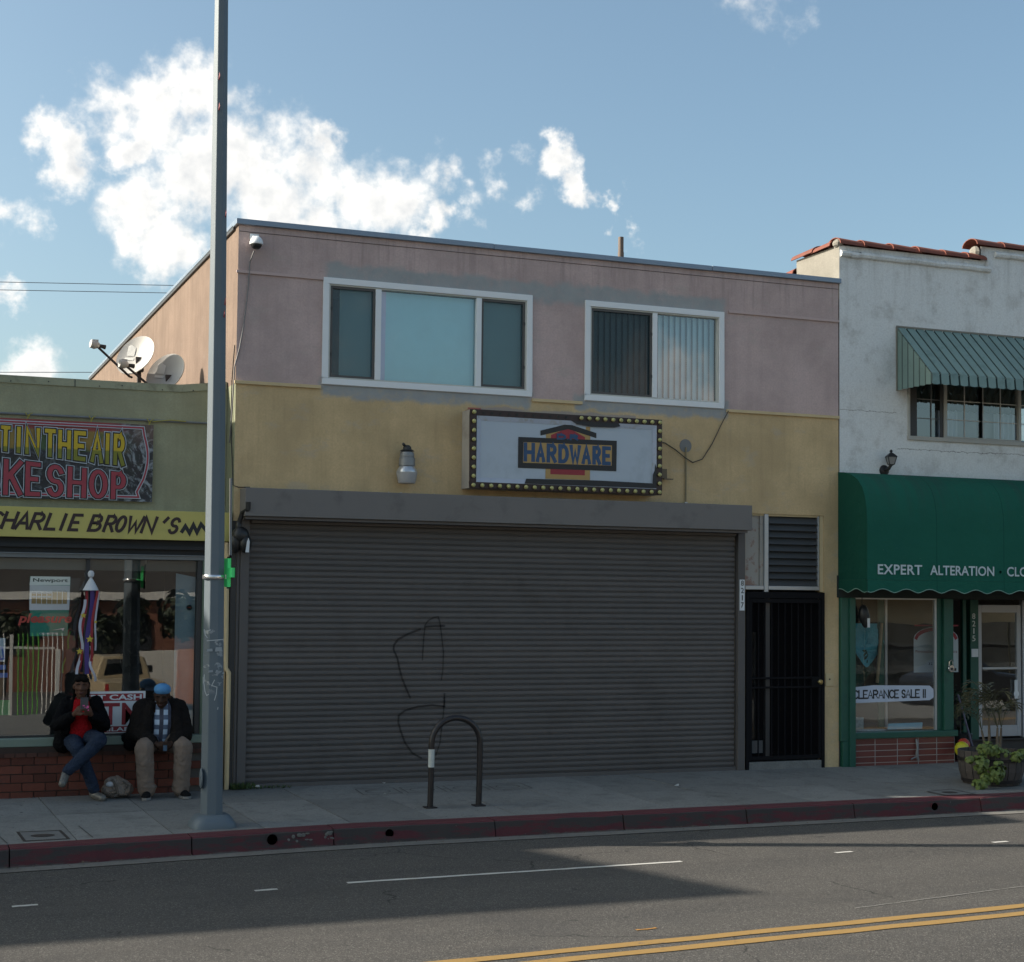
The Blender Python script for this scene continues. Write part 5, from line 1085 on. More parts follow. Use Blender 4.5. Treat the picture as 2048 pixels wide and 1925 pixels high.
# window graphics
solo('window_panel', MB().quad((-.61,.10,.645),(-.39,.10,.645),(-.39,.10,2.36),(-.61,.10,2.40)), mat('pale_blue_panel', (.26,.38,.44), .6, 0, .25, 5), 'pale blue panel inside the right edge of the smoke shop window', 'poster', (-.5,.1,1.5))
bd_ = solo('round_sticker', MB().lathe([(.032,.0905),(0,.0905)], (-.455,0,2.02), 16, 'y'), mat('sticker_blue', (.10,.18,.34), .5), 'small round blue sticker on the smoke shop glass', 'sticker', (-.455,.09,2.02)); part('print', MB().quad((-.472,.0895,2.017),(-.438,.0895,2.017),(-.438,.0895,2.024),(-.472,.0895,2.024)), PRINT_R, bd_)
cp2 = thing('cigarette_poster', 'poster of an open green and white cigarette pack in the smoke shop window', 'poster', (-1.96, .095, 2.0))
yq = .096; A_ = lambda pts, k=0: MB().add([(x, yq-k*.0012, z) for x, z in pts], [list(range(len(pts)))])
part('sheet', A_([(-2.155,1.70),(-1.765,1.705),(-1.748,2.345),(-2.172,2.345)]), mat('poster_green', (.012,.24,.17), .6), cp2)
part('pack_top', A_([(-2.175,2.25),(-1.752,2.255),(-1.752,2.345),(-2.165,2.345)], 1), mat('poster_white_green', (.78,.83,.79), .6), cp2); part('pack_front', A_([(-2.17,1.98),(-1.755,1.985),(-1.752,2.11),(-1.79,2.11),(-1.83,2.04),(-2.09,2.04),(-2.13,2.11),(-2.172,2.11)], 1), mat('poster_white', (.66,.69,.73), .6), cp2); part('pack_back', A_([(-2.172,2.04),(-1.755,2.04),(-1.752,2.25),(-2.172,2.25)], .5), mat('poster_pale', (.60,.63,.64), .6), cp2)
cg0 = None; CT = mat('filter_tan', (.34,.24,.10), .6); CW_ = mat('filter_white', (.45,.46,.46), .6)
for r_ in range(2):
    for c_ in range(7):
        x = -2.15+.054*c_+.0; h = .07 if c_ < 4 else (.135 if c_ < 6 else .10); zt_ = 2.125+r_*.042+(.06 if c_ >= 4 else 0)
        if r_ and c_ >= 4: continue
        c = MB(); c.add([(x,yq-.002-.0003*(2-r_),2.05),(x+.046,yq-.002-.0003*(2-r_),2.05),(x+.046,yq-.002-.0003*(2-r_),zt_),(x,yq-.002-.0003*(2-r_),zt_)], [(0,1,2,3)]); c.cur = 1; c.add([(px, yq-.0028-.0003*(2-r_), pz_) for px, pz_ in arc(x+.023, zt_, .023, .011, 0, 340, 9)], [list(range(10))])
        part('cigarette', c, [CT, CW_], cp2)
text('Newport', -2.14, -1.775, 2.275, 2.325, yq-.003, mat('poster_dark_green_ink', (.02,.06,.05), .6), cp2, .02); text('CIGARETTES', -2.06, -1.865, 1.718, 1.738, yq-.003, PRINT_W, cp2, .0)
part('swoosh', A_([(-1.925,1.765),(-1.80,1.79),(-1.815,1.755),(-1.83,1.775)], 2), PRINT_W, cp2)
pr_ = solo('word_sticker', A_([(-2.27,1.80),(-2.262,1.80),(-2.262,1.805),(-2.27,1.805)], 3), mat('coral_red', (.62,.08,.06), .5), 'red script word pleasure across the cigarette poster', 'sticker', (-2.0,.09,1.9)); text('pleasure', -2.285, -1.725, 1.815, 1.945, yq-.0045, MC['coral_red'], pr_, .03, .22)
am = thing('atm_sign', 'red and white cash machine sign low in the smoke shop window between the two people', 'sign', (-1.25, .09, .85))
ax_, bx_ = -1.66, -.925; sq = lambda x0,x1,z0,z1,y: MB().quad((x0,y,z0),(x1,y,z0),(x1,y,z1),(x0,y,z1))
part('sheet', sq(ax_,bx_,.645,1.10,.042), PRINT_W, am); part('top_band', sq(ax_+.015,bx_-.025,.995,1.075,.0405), PRINT_R, am); part('bottom_band', sq(ax_+.015,bx_-.02,.655,.72,.0405), PRINT_R, am)
text('EBT CASH', -1.58, -.965, 1.005, 1.065, .039, PRINT_W, am, .03); text('ATM', -1.62, -.96, .735, .975, .0395, PRINT_R, am, .012); text('AVAILABLE', -1.55, -.97, .665, .71, .039, PRINT_W, am, .025)
ng = solo('green_poster', sq(-2.75,-2.345,.86,1.02,.07), mat('poster_bright_green', (.01,.20,.035), .6), 'plain green poster at the lower left corner of the smoke shop window', 'poster', (-2.5,.07,.9))
bp = solo('blue_white_poster', sq(-2.75,-2.41,1.43,1.68,.07), mat('poster_ice', (.38,.46,.52), .6), 'blue and white poster at the left edge of the smoke shop window', 'poster', (-2.5,.07,1.5)); lt = MB(); stroke(lt, [(-2.49,1.45),(-2.42,1.46),(-2.44,1.58),(-2.5,1.57),(-2.46,1.47)], .02, lambda p: p, .068); stroke(lt, [(-2.75,1.36),(-2.42,1.37)], .05, lambda p: p, .068); stroke(lt, [(-2.75,1.28),(-2.40,1.285)], .05, lambda p: p, .068); part('blue_print', lt, mat('print_blue', (.035,.12,.40), .5), bp)
# windsock of streamers hanging outside the glass (plain top)
ws = thing('windsock', 'white topped windsock with red, white and purple streamers and yellow stars', 'windsock', (-1.55, -.12, 2.2)); WY = -.10
part('top', MB().lathe([(0,2.415),(.022,2.41),(.035,2.385),(.03,2.35),(.012,2.335),(.05,2.27),(.078,2.215),(.085,2.20),(.08,2.20)], (-1.555,WY,0), 16), mat('windsock_white', (.55,.57,.60), .8), ws, sm=True)
part('hanger', MB().tube([(-1.555,WY,2.41),(-1.555,-.02,2.56)], .003, 4), DARKM, ws)
def streamer(pts, wd, mt):
    mb = MB(); P = [Vector((x, WY+yo, z)) for x, yo, z in pts]; 
    for a, b in zip(P[:-1], P[1:]): mb.quad(a-Vector((wd/2,0,0)), a+Vector((wd/2,.004,0)), b+Vector((wd/2,.004,0)), b-Vector((wd/2,0,0)))
    part('streamer', mb, mt, ws, sm=True)
def wavy(x0, z0, x1, z1, am_, fr, ph, yo): return [(x0+(x1-x0)*t+am_*math.sin(t*fr+ph), yo+.02*math.sin(t*fr*.8+ph), z0+(z1-z0)*t) for t in [i/22 for i in range(23)]]
SR_ = mat('streamer_red', (.30,.022,.03), .7); SPU = mat('streamer_purple', (.075,.045,.21), .7); SWH = mat('streamer_white', (.50,.50,.56), .7)
streamer(wavy(-1.60,2.19,-1.66,1.35,.012,9,0,-.04), .028, SR_); streamer(wavy(-1.635,2.10,-1.665,1.30,.022,10,1.2,-.06), .030, SWH); streamer(wavy(-1.545,2.20,-1.59,1.30,.014,7,.4,-.03), .048, SPU); streamer(wavy(-1.50,2.20,-1.56,1.30,.016,7,2,-.05), .028, SR_); streamer(wavy(-1.555,1.6,-1.505,1.22,.02,8,.5,-.04), .028, SWH); streamer(wavy(-1.48,2.19,-1.50,1.55,.01,7,1,-.0), .02, SWH)
STAR = mat('star_yellow', (.52,.40,.04), .6)
for x, z, s in ((-1.562,1.675,.042), (-1.665,1.545,.038), (-1.635,1.93,.034), (-1.505,1.86,.02)):
    pts = [(x+(s if i % 2 == 0 else s*.45)*math.sin(i*math.pi/5), z+(s if i % 2 == 0 else s*.45)*math.cos(i*math.pi/5)) for i in range(10)]
    part('star', MB().xz(pts, WY-.085, WY-.075), STAR, ws)
# reflection of the windsock in the glass, built as dark streamers
ws_double = thing('windsock', 'dark double of the white topped windsock, its reflection in the glass built as streamers', 'windsock', (-1.72, .14, 2))
for x0, x1, mt_, wd in ((-1.70,-1.72,BLACKRUB,.09), (-1.73,-1.80,mat('streamer_green', (.05,.22,.02), .7),.018), (-1.66,-1.74,BLACKRUB,.06)):
    mb = MB(); P = [Vector((x, .13+yo, z)) for x, yo, z in wavy(x0,2.33 if wd > .03 else 1.75,x1,1.30,.014,9,x0*9,0)]
    for a, b in zip(P[:-1], P[1:]): mb.quad(a-Vector((wd/2,0,0)), a+Vector((wd/2,.004,0)), b+Vector((wd/2,.004,0)), b-Vector((wd/2,0,0)))
    part('streamer', mb, mt_, ws_double)
# ================================================================== street lamp pole
LP = thing('street_lamp_pole', 'tall tapered grey steel lamp pole standing at the kerb', 'lamp pole', (-.66, -2.45, -.05))
def octo(z): t = (z+.05)/9.6; return (-.66-.071*t*1.0, -2.45, .112-.052*t)
zsamp = [.06,.8,1.6,2.6,4,6,8,9.5]; mb = MB(); n = 16
def ringpts(cx, cy, r):
    out = []
    for k in range(8):
        for d in (-20.5, 20.5):
            a = R(k*45+d-90-11+1); out.append((cx+r*math.cos(a)*1.0, cy+r*math.sin(a)))
    return out
rg = [[(x, y, z) for x, y in ringpts(*octo(z)[:2], octo(z)[2])] for z in zsamp]; vs = [p for r_ in rg for p in r_]
mb.add(vs, [(i*16+k, i*16+(k+1) % 16, (i+1)*16+(k+1) % 16, (i+1)*16+k) for i in range(len(zsamp)-1) for k in range(16)]+[[(len(zsamp)-1)*16+k for k in range(16)]])
part('pole', mb, POLE, LP)
bs = MB(); 
def rr_(h, r, z): return [(-.655+math.copysign(min(h, abs(math.cos(a))*h*1.18), math.cos(a)), -2.45+math.copysign(min(h*.92, abs(math.sin(a))*h*1.1), math.sin(a)), z) for a in [2*math.pi*(k+.5)/24 for k in range(24)]]
lv = [rr_(.215,0,-.05), rr_(.213,0,-.01), rr_(.185,0,.035), rr_(.155,0,.068), rr_(.118,0,.078)]
bs.add([p for l in lv for p in l], [(i*24+k, i*24+(k+1) % 24, (i+1)*24+(k+1) % 24, (i+1)*24+k) for i in range(4) for k in range(24)]+[[4*24+k for k in range(24)]])
part('base', bs, POLE, LP, sm=True)
part('hand_hole_cover', MB().ball((-.775,-2.50,.42), (.018,.05,.10), 8, 6), POLE, LP, sm=True)
part('lamp_arm', MB().tube([(-.73,-2.45,9.4),(-.73,-3.0,9.75),(-.73,-4.4,9.95)], [.05,.045,.035], 10), POLE, LP, sm=True); part('luminaire', MB().ball((-.73,-4.75,9.93), (.13,.36,.09), 14, 8), GALV, LP, sm=True)
TG = sheer('tag_paint_white', (.6,.62,.62), .75); sk = MB()
def PP(px, py):  # crop (400,960) scale 2.832 -> plane of the pole front
    v = fw*FPX+r2*(400+px/2.832-1024)-u2*(960+py/2.832-962.5-SY); t = (CD-2.571)/v.y; p = Vector((CX,-CD,CH))+v*t; return (p.x, p.z)
for pts in ([(24,1105),(22,1150),(28,1200),(38,1222),(48,1215)], [(82,1135),(66,1165),(96,1175),(92,1215),(82,1248)], [(24,850),(30,880),(42,895)], [(40,912),(128,905)], [(45,855),(60,850)], [(102,1290),(100,1300)]):
    stroke(sk, [PP(*p) for p in pts], .008, lambda p: p, -2.571)
part('scratched_tag', sk, TG, LP)
st = MB(); 
for px, py, w_, h_ in ((55,965,.06,.03), (105,960,.07,.045), (60,1085,.05,.025), (132,1094,.022,.022), (95,1085,.03,.03)):
    x, z = PP(px, py); st.add([(x-w_/2,-2.569,z-h_/2),(x+w_/2,-2.569,z-h_/2+.004),(x+w_/2-.005,-2.569,z+h_/2),(x-w_/2+.008,-2.569,z+h_/2-.004)], [(0,1,2,3)])
part('sticker_remnant', st, mat('sticker_remnant', (.30,.33,.35), .7), LP, kind='stuff')
fl_ = MB()
for z, x in ((5.86,-.655),(5.0,-.645),(4.88,-.652),(7.2,-.745),(6.9,-.74)):
    fl_.add([(x-.008,-2.545,z-.035),(x+.007,-2.547,z-.04),(x+.005,-2.56,z+.005),(x+.001,-2.545,z+.045)], [(0,1,2,3)])
part('torn_flag', fl_, mat('faded_red_flag', (.17,.02,.03), .7), LP)
part('conduit', MB().tube([(-.525,-2.40,3.3),(-.515,-2.40,2.55)], .012, 6), GALV, LP)
gc = thing('green_cross_sign', 'small bright green cross sign clamped to the lamp pole', 'sign', (-.55, -2.45, 2.38))
part('clamp_band', MB().lathe([(.108,2.355),(.112,2.345),(.112,2.325),(.108,2.315)], (-.683,-2.45,0), 16), CHR, gc, sm=True); part('bracket', MB().box(-.58,-.545,-2.47,-2.45,2.32,2.36), CHR, gc)
cr = [(-1,-3),(1,-3),(1,-1),(3,-1),(3,1),(1,1),(1,3),(-1,3),(-1,1),(-3,1),(-3,-1),(-1,-1)]
me = MB().prism([(.0, a*.046, b*.046) for a, b in cr], (-.02,0,0), (.02,0,0)).mesh('cross'); 
for k, (ofs, sc_, mt_) in enumerate(((0,1,mat('cross_green', (.06,.62,.18), .5, emis=.05)), (.024,1.12,BLACKRUB))):
    o = link(bpy.data.objects.new('cross' if k == 0 else 'backing', me.copy())); o.data.materials.append(mt_); o.parent = gc; o.location = (ofs, ofs*.2, .0); o.rotation_euler = (0, 0, R(12)); o.scale = (.5 if k else 1, sc_, sc_); WL[o.name] = Vector(gc.location)
# ================================================================== bike rack
bk = thing('bike_rack', 'black inverted U bike rack with one white reflective band', 'bike rack', (2.0, -1.9, -.035))
y0, x0, x1 = -1.9, 1.742, 2.284; rr0 = (x1-x0)/2; cx_ = (x0+x1)/2
path = [(x0-.008, y0, -.035), (x0, y0, .3), (x0, y0, .622)]+[(cx_-rr0*math.cos(R(a)), y0, .622+rr0*math.sin(R(a))) for a in range(9, 180, 9)]+[(x1, y0, .622), (x1, y0, .3), (x1-.008, y0, -.035)]
part('tube', MB().tube(path, .032, 14), BLACKP, bk, sm=True)
for x in (x0-.008, x1-.008): part('foot_plate', MB().box(x-.062, x+.062, y0-.06, y0+.06, -.037, -.024), BLACKP, bk, bev=.004)
part('reflective_band', MB().tube([(x0-.001,y0,.385),(x0,y0,.572)], .0335, 14), mat('reflective_white', (.50,.52,.50), .5, 0, .15, 20), bk, sm=True)
# ================================================================== planter, vine, small palm, balls
PX, PY, PZ = 8.98, -1.86, -.035
pt = thing('barrel_planter', 'weathered half barrel planter standing in front of the green awning shop', 'planter', (PX, PY, PZ))
WOOD = mat('weathered_stave', (.085,.075,.07), .9, 0, .35, 14, .5, 30, .25, .3); IRB = mat('barrel_hoop', (.022,.018,.018), .7, .3, .2, 10)
ns_ = 22
for k in range(ns_):
    a0, a1 = 2*math.pi*k/ns_+.012, 2*math.pi*(k+1)/ns_-.012; mb = MB(); P4 = []
    for z, r_ in ((0,.335),(.16,.385),(.40,.40)):
        for a in (a0, a1):
            for rr__ in (r_, r_-.028): P4.append((PX+rr__*math.cos(a), PY+rr__*math.sin(a), PZ+z))
    f = []
    for i in (0, 4): f += [(i, i+2, i+6, i+4), (i+3, i+1, i+5, i+7), (i+1, i, i+4, i+5), (i+2, i+3, i+7, i+6)]
    mb.add(P4, f+[(0,1,3,2),(8,10,11,9)]); part('stave', mb, WOOD, pt)
for z, r_ in ((.045,.352),(.30,.398)): part('hoop', MB().lathe([(r_,z-.02),(r_+.004,z-.02),(r_+.008,z+.02),(r_+.003,z+.02)], (PX,PY,PZ), 32), IRB, pt, sm=True)
part('soil', MB().lathe([(.372,.34),(0,.37)], (PX,PY,PZ), 20), mat('soil', (.03,.022,.016), 1, 0, .4, 30), pt)
def leafmat(nm, c, c2):
    mt, q = new_mat(nm); n = q.noise(q.P, 22, 3); setc(q, q.mix(n, c, c2)); q.b.inputs['Roughness'].default_value = .55
    q.b.inputs['Transmission Weight'].default_value = 0; return mt
VINE = leafmat('vine_leaf', (.060,.105,.018), (.135,.165,.032)); PALM = leafmat('palm_leaf', (.030,.040,.018), (.095,.085,.045))
def leafy(mb, c, r_, n, s, rnd, flat_=.75):
    for _ in range(n):
        d = Vector((rnd.gauss(0,1), rnd.gauss(0,1), rnd.gauss(0,1))).normalized(); p = Vector(c)+Vector((d.x*r_[0], d.y*r_[1], d.z*r_[2]))*rnd.uniform(.55,1)
        nrm = (d+Vector((rnd.uniform(-.6,.6), rnd.uniform(-.9,.1), rnd.uniform(0,.8)))).normalized(); u = nrm.cross(Vector((rnd.uniform(-1,1),rnd.uniform(-1,1),-.5))).normalized(); v = nrm.cross(u); q_ = s*rnd.uniform(.6,1.2)
        pts = [p+u*q_*a+v*q_*b+nrm*q_*cc for a, b, cc in ((0,-1,-.1),(.75,-.35,.1),(.55,.45,.0),(0,.95,-.25),(-.55,.45,.0),(-.75,-.35,.1))]
        ctr = p+nrm*q_*.12; mb.add(pts+[ctr], [(i, (i+1) % 6, 6) for i in range(6)])
q = random.Random(21); vb = MB()
for c, r_, n in (((8.68,-2.18,.42),(.17,.10,.09),75), ((8.52,-2.25,.25),(.10,.08,.13),60), ((8.48,-2.30,.02),(.12,.07,.06),55), ((8.70,-2.32,.15),(.13,.06,.14),85), ((8.56,-2.28,.09),(.07,.05,.08),30), ((8.86,-2.2,.37),(.12,.08,.05),35), ((9.02,-2.28,.32),(.09,.05,.07),40), ((9.25,-2.2,.36),(.16,.08,.06),50), ((8.40,-2.2,.30),(.06,.05,.05),18)): leafy(vb, c, r_, int(n*1.7), .034, q)
vn = thing('trailing_plant', 'yellow green trailing plant spilling over the barrel planter', 'plant', (8.65, -2.2, .3)); part('leaves', vb, VINE, vn); sm_ = MB()
for a, b in (((8.75,-2.0,.34),(8.50,-2.27,.0)), ((8.8,-2.05,.35),(8.71,-2.30,.08)), ((8.9,-2.05,.35),(9.03,-2.27,.30)), ((8.7,-2.1,.36),(8.45,-2.2,.28))): sm_.tube([a, Vector(a).lerp(Vector(b),.4)+Vector((0,-.05,.08)), b], .007, 5)
part('stem', sm_, mat('stem_green', (.05,.06,.02), .8), vn)
pm = thing('small_palm', 'sparse brown green palm growing in the barrel planter', 'palm', (8.88, -1.95, .35)); q = random.Random(31); fr = MB(); tk = MB()
for bx0, by0, lean in ((8.83,-1.98,-.03), (8.93,-1.9,.03), (8.97,-1.98,.05), (9.12,-1.85,.06)):
    tp = Vector((bx0+lean*1.2-.05, by0, PZ+.70+q.uniform(-.05,.1))); tk.tube([(bx0,by0,PZ+.34), Vector((bx0,by0,PZ+.34)).lerp(tp,.5), tp], [.024,.018,.012], 7)
    for k in range(5):
        a = q.uniform(0, 6.28) if k else 3.4; L_ = q.uniform(.22,.42); h = q.uniform(.35,.75); d = Vector((math.cos(a), math.sin(a)*.8, 0)); P = [tp+d*L_*t+Vector((0,0,h*(1.7*t-1.15*t*t))) for t in [i/9 for i in range(10)]]
        fr.tube(P, .0035, 4, caps=False)
        for i in range(2, 10):
            sd = (P[i]-P[i-1]).cross(Vector((0,0,1))).normalized(); le = .16*math.sin(min(1,(10-i)/8+.25)*2.2)
            for sg_ in (-1, 1):
                e = P[i]+(sd*sg_*.75+(P[i]-P[i-1]).normalized()*.8+Vector((0,0,-.25+q.uniform(-.15,.1)))).normalized()*le; mdp = P[i].lerp(e,.5)+Vector((0,0,.012)); ww = Vector((0,0,.005))+d*.004
                fr.add([P[i]-ww, mdp-ww*1.3, e, mdp+ww*1.3], [(0,1,2,3)])
part('fronds', fr, PALM, pm); part('trunk', tk, mat('palm_stem', (.12,.095,.07), .9, 0, .3, 30), pm, sm=True)
bl_ = solo('balloon', MB().ball((9.80,-.25,.20), (.098,.098,.105), 18, 12).lathe([(.012,-.11),(.004,-.10)], (9.80,-.25,.205), 6), mat('yellow_balloon', (.50,.46,.02), .35, 0, .12, 12), 'yellow balloon on the ground beside the planter at the shop entrance', 'balloon', (9.8,-.25,.1), sm=True)
solo('balloon', MB().ball((9.93,-.12,.245), (.085,.085,.09), 18, 12), mat('red_balloon', (.38,.05,.03), .35), 'red balloon half hidden behind the yellow balloon', 'balloon', (9.93,-.12,.15), sm=True)
ip = thing('potted_plant', 'dark potted plant standing in the shadowed tailor shop entrance', 'plant', (10.15, .3, 0)); part('pot', MB().lathe([(.13,0),(.17,.35),(.15,.36),(0,.34)], (10.2,.3,0), 14), BLACKRUB, ip, sm=True); lb = MB(); leafy(lb, (10.2,.3,.72), (.16,.15,.34), 90, .04, random.Random(5)); part('leaves', lb, leafmat('shade_leaf', (.02,.035,.015), (.05,.065,.025)), ip); part('stem', MB().tube([(10.2,.3,.3),(10.22,.3,.95)], .012, 6), WOOD, ip)
solo('broom_stick', MB().tube([(10.05,.15,.9),(10.25,.1,.2)], .014, 6), mat('stick_violet_grey', (.12,.11,.16), .6), 'thin stick leaning in the tailor shop entrance behind the green post', 'stick', (10.1,.1,.5))
# ================================================================== satellite dishes
def dish(c, nrm, rx, rz_, arm_d, label, base):
    t = thing('satellite_dish', label, 'satellite dish', base, 'satellite dishes on the low roof'); c = Vector(c); n_ = Vector(nrm).normalized(); u = n_.cross(Vector((0,0,1))).normalized(); v = u.cross(n_).normalized()
    mb = MB(); K, M_ = 28, 7; V_ = []
    for side in (0, 1):
        for i in range(M_+1):
            s = i/M_
            for k in range(K):
                a = 2*math.pi*k/K; V_.append(c+u*rx*s*math.cos(a)+v*rz_*s*math.sin(a)+n_*(.075*(s*s-1)-(.012 if side else 0)))
    F = []
    for side in (0, 1):
        b = side*(M_+1)*K
        for i in range(M_):
            for k in range(K):
                f = (b+i*K+k, b+i*K+(k+1) % K, b+(i+1)*K+(k+1) % K, b+(i+1)*K+k); F.append(f if not side else f[::-1])
    for k in range(K): F.append((M_*K+k, M_*K+(k+1) % K, (2*M_+1)*K+(k+1) % K, (2*M_+1)*K+k))
    mb.add(V_, F); part('reflector', mb, mat('dish_grey', (.46,.445,.42), .45, 0, .05, 6), t, sm=True)
    pt_ = c-v*rz_*.98-n_*.03; e = c+Vector(arm_d); mt_ = mat('dish_arm_dark', (.06,.05,.048), .6, .2)
    part('feed_arm', MB().tube([pt_-n_*.05, pt_+Vector((0,0,-.02)), e], .016, 6), mt_, t)
    ax = (c-e).normalized(); part('feed_horn', MB().tube([e-ax*.06, e-ax*.0, e+ax*.05], [.05,.058,.03], 12).box(e.x-.035, e.x+.035, e.y-.03, e.y+.03, e.z-.03, e.z+.06), mat('lnb_cream', (.55,.52,.48), .5), t, sm=True)
    part('feed_cap', MB().tube([e+ax*.05, e+ax*.13], [.02,.03], 8), mt_, t)
    part('mount_bracket', MB().box(c.x-n_.x*.1-.05, c.x-n_.x*.1+.05, c.y-n_.y*.1-.05, c.y-n_.y*.1+.05, c.z-.20, c.z-.02), mt_, t); part('mast', MB().tube([c-n_*.1+Vector((0,0,-.1)), (c.x-n_.x*.1, c.y-n_.y*.1, 4.16)], .028, 8), mt_, t)
    part('logo_print', MB().add([c+u*rx*a+v*rz_*b+n_*(.075*((a*a+b*b)-1)+.004) for a, b in [(.25,.1),(.62,.1),(.62,.55),(.5,.62),(.25,.5)]], [(0,1,2,3,4)]).add([c+u*rx*a+v*rz_*b+n_*(.075*((a*a+b*b)-1)+.004) for a, b in [(.22,-.12),(.66,-.12),(.66,.0),(.22,.0)]], [(0,1,2,3)]), mat('dish_logo_white', (.66,.65,.62), .4), t)
dish((-.80,2.3,5.155), (-.62,-.62,.44), .27, .29, (-.50,-.10,.08), 'upper left satellite dish with its arm reaching out to the left', (-.72, 2.38, 4.16))
dish((-.44,2.2,4.94), (-.62,-.62,.44), .27, .29, (-.52,-.10,.06), 'satellite dish nearer the pink side wall, partly hidden by the parapet', (-.36, 2.28, 4.16))
# overhead wires behind
for zL, zR, xL, xR, y, lb in ((9.22,9.60,-3.2,2.6,20,'upper of two thin overhead wires in the sky left of the pole'), (9.04,9.41,-3.2,2.6,20,'lower of two thin overhead wires in the sky left of the pole'), (7.15,7.40,-3.2,1.6,20,'lowest overhead wire just above the green parapet')):
    A = Vector((xL-20, y, zL-1.3)); Bp = Vector((xR+30, y, zR+1.9)); wire([A.lerp(Bp, i/12) for i in range(13)], .008, mat('wire_grey_blue', (.10,.12,.15), .6), lb, (-2, y, zL), 'overhead_wire')
# ================================================================== PEOPLE
def remeshed(name, shapes, vox, smooth_it=3, fold=0., fz=1.):
    """one continuous skin grown round overlapping limbs; shapes: ('c', p0, r0, p1, r1) or ('b', centre, radii)"""
    mb = MB()
    for s_ in shapes:
        if s_[0] == 'c':
            _, p0, ra, p1, rb = s_; mb.tube([p0, p1], [ra, rb], 14); mb.ball(p0, ra*.995, 14, 10); mb.ball(p1, rb*.995, 14, 10)
        else: mb.ball(s_[1], s_[2], 18, 12)
    me = bpy.data.meshes.new('tmp'); me.from_pydata(mb.v, [], mb.f); o = link(bpy.data.objects.new('tmp', me))
    md = o.modifiers.new('r', 'REMESH'); md.mode = 'VOXEL'; md.voxel_size = vox; md.use_smooth_shade = True
    sm_ = o.modifiers.new('s', 'SMOOTH'); sm_.iterations = smooth_it; sm_.factor = .5
    out = bpy.data.meshes.new_from_object(o.evaluated_get(bpy.context.evaluated_depsgraph_get())); out.name = name
    bpy.data.objects.remove(o); bpy.data.meshes.remove(me)
    if fold:   # soft cloth folds
        from mathutils import noise as mn_
        nr = [v.normal.copy() for v in out.vertices]
        for v, n_ in zip(out.vertices, nr):
            p = v.co; q1 = mn_.noise(Vector((p.x*9, p.y*9, p.z*9*fz)))+.6*mn_.noise(Vector((p.x*21+5, p.y*21, p.z*21*fz))); rid = 1-abs(mn_.noise(Vector((p.x*13+9, p.y*13, p.z*13*fz))))*2.2
            v.co = p+n_*fold*(q1*.7+max(0, rid)*.9)
        out.update()
    out.polygons.foreach_set('use_smooth', [True]*len(out.polygons)); return out
def chain(pts, rs): return [('c', pts[i], rs[i], pts[i+1], rs[i+1]) for i in range(len(pts)-1)]
def hand(wr, kn, side, curl, s=1.):
    """wrist, knuckle centre, side vector (towards the thumb), curl direction"""
    wr, kn = Vector(wr), Vector(kn); d = (kn-wr).normalized(); sd = Vector(side); sd = (sd-d*sd.dot(d)).normalized(); cu = Vector(curl); cu = (cu-d*cu.dot(d)).normalized()
    o = [('c', wr, .024*s, wr.lerp(kn,.5), .030*s)]
    for k, (off, ln) in enumerate(((.030,.062),(.010,.070),(-.010,.066),(-.030,.052))):
        a = kn+sd*off*s; b = a+(d*.75+cu*.45)*ln*.5*s; c = b+(d*.1+cu*.95)*ln*.5*s
        o += [('c', wr.lerp(kn,.3)+sd*off*.6*s, .014*s, a, .0115*s), ('c', a, .0105*s, b, .0095*s), ('c', b, .0095*s, c, .008*s)]
    tb = wr.lerp(kn,.35)+sd*.03*s; o += [('c', tb, .014*s, tb+(sd*.8+d*.7+cu*.2)*.035*s, .0115*s), ('c', tb+(sd*.8+d*.7+cu*.2)*.035*s, .0115*s, tb+(sd*.5+d*1.5+cu*.7)*.045*s, .009*s)]
    return o
def head(c, fwd, upv, s=1., jaw=1.):
    c = Vector(c); f = Vector(fwd).normalized(); u = Vector(upv); u = (u-f*u.dot(f)).normalized(); r_ = f.cross(u)
    p = lambda a, b, d: c+r_*a*s+f*b*s+u*d*s
    o = [('b', p(0,-.012,.035), (.076*s,.088*s,.084*s)), ('c', p(0,.028,-.01), .062*s, p(0,.036,-.065), .045*s*jaw), ('c', p(-.03,.02,-.055), .036*s, p(.03,.02,-.055), .036*s),
         ('b', p(0,.055,-.095), (.026*s,.026*s,.02*s)), ('c', p(0,.078,.025), .012*s, p(0,.098,-.018), .0155*s), ('b', p(-.014,.088,-.02), .011*s), ('b', p(.014,.088,-.02), .011*s),
         ('c', p(-.045,.064,.032), .015*s, p(.045,.064,.032), .015*s), ('c', p(-.022,.082,-.052), .0085*s, p(.022,.082,-.052), .0085*s), ('c', p(-.018,.081,-.064), .009*s, p(.018,.081,-.064), .009*s),
         ('b', p(-.045,.05,-.012), (.026*s,)*3), ('b', p(.045,.05,-.012), (.026*s,)*3), ('b', p(-.078,-.012,.0), (.012*s,.02*s,.03*s)), ('b', p(.078,-.012,.0), (.012*s,.02*s,.03*s))]
    return o, p
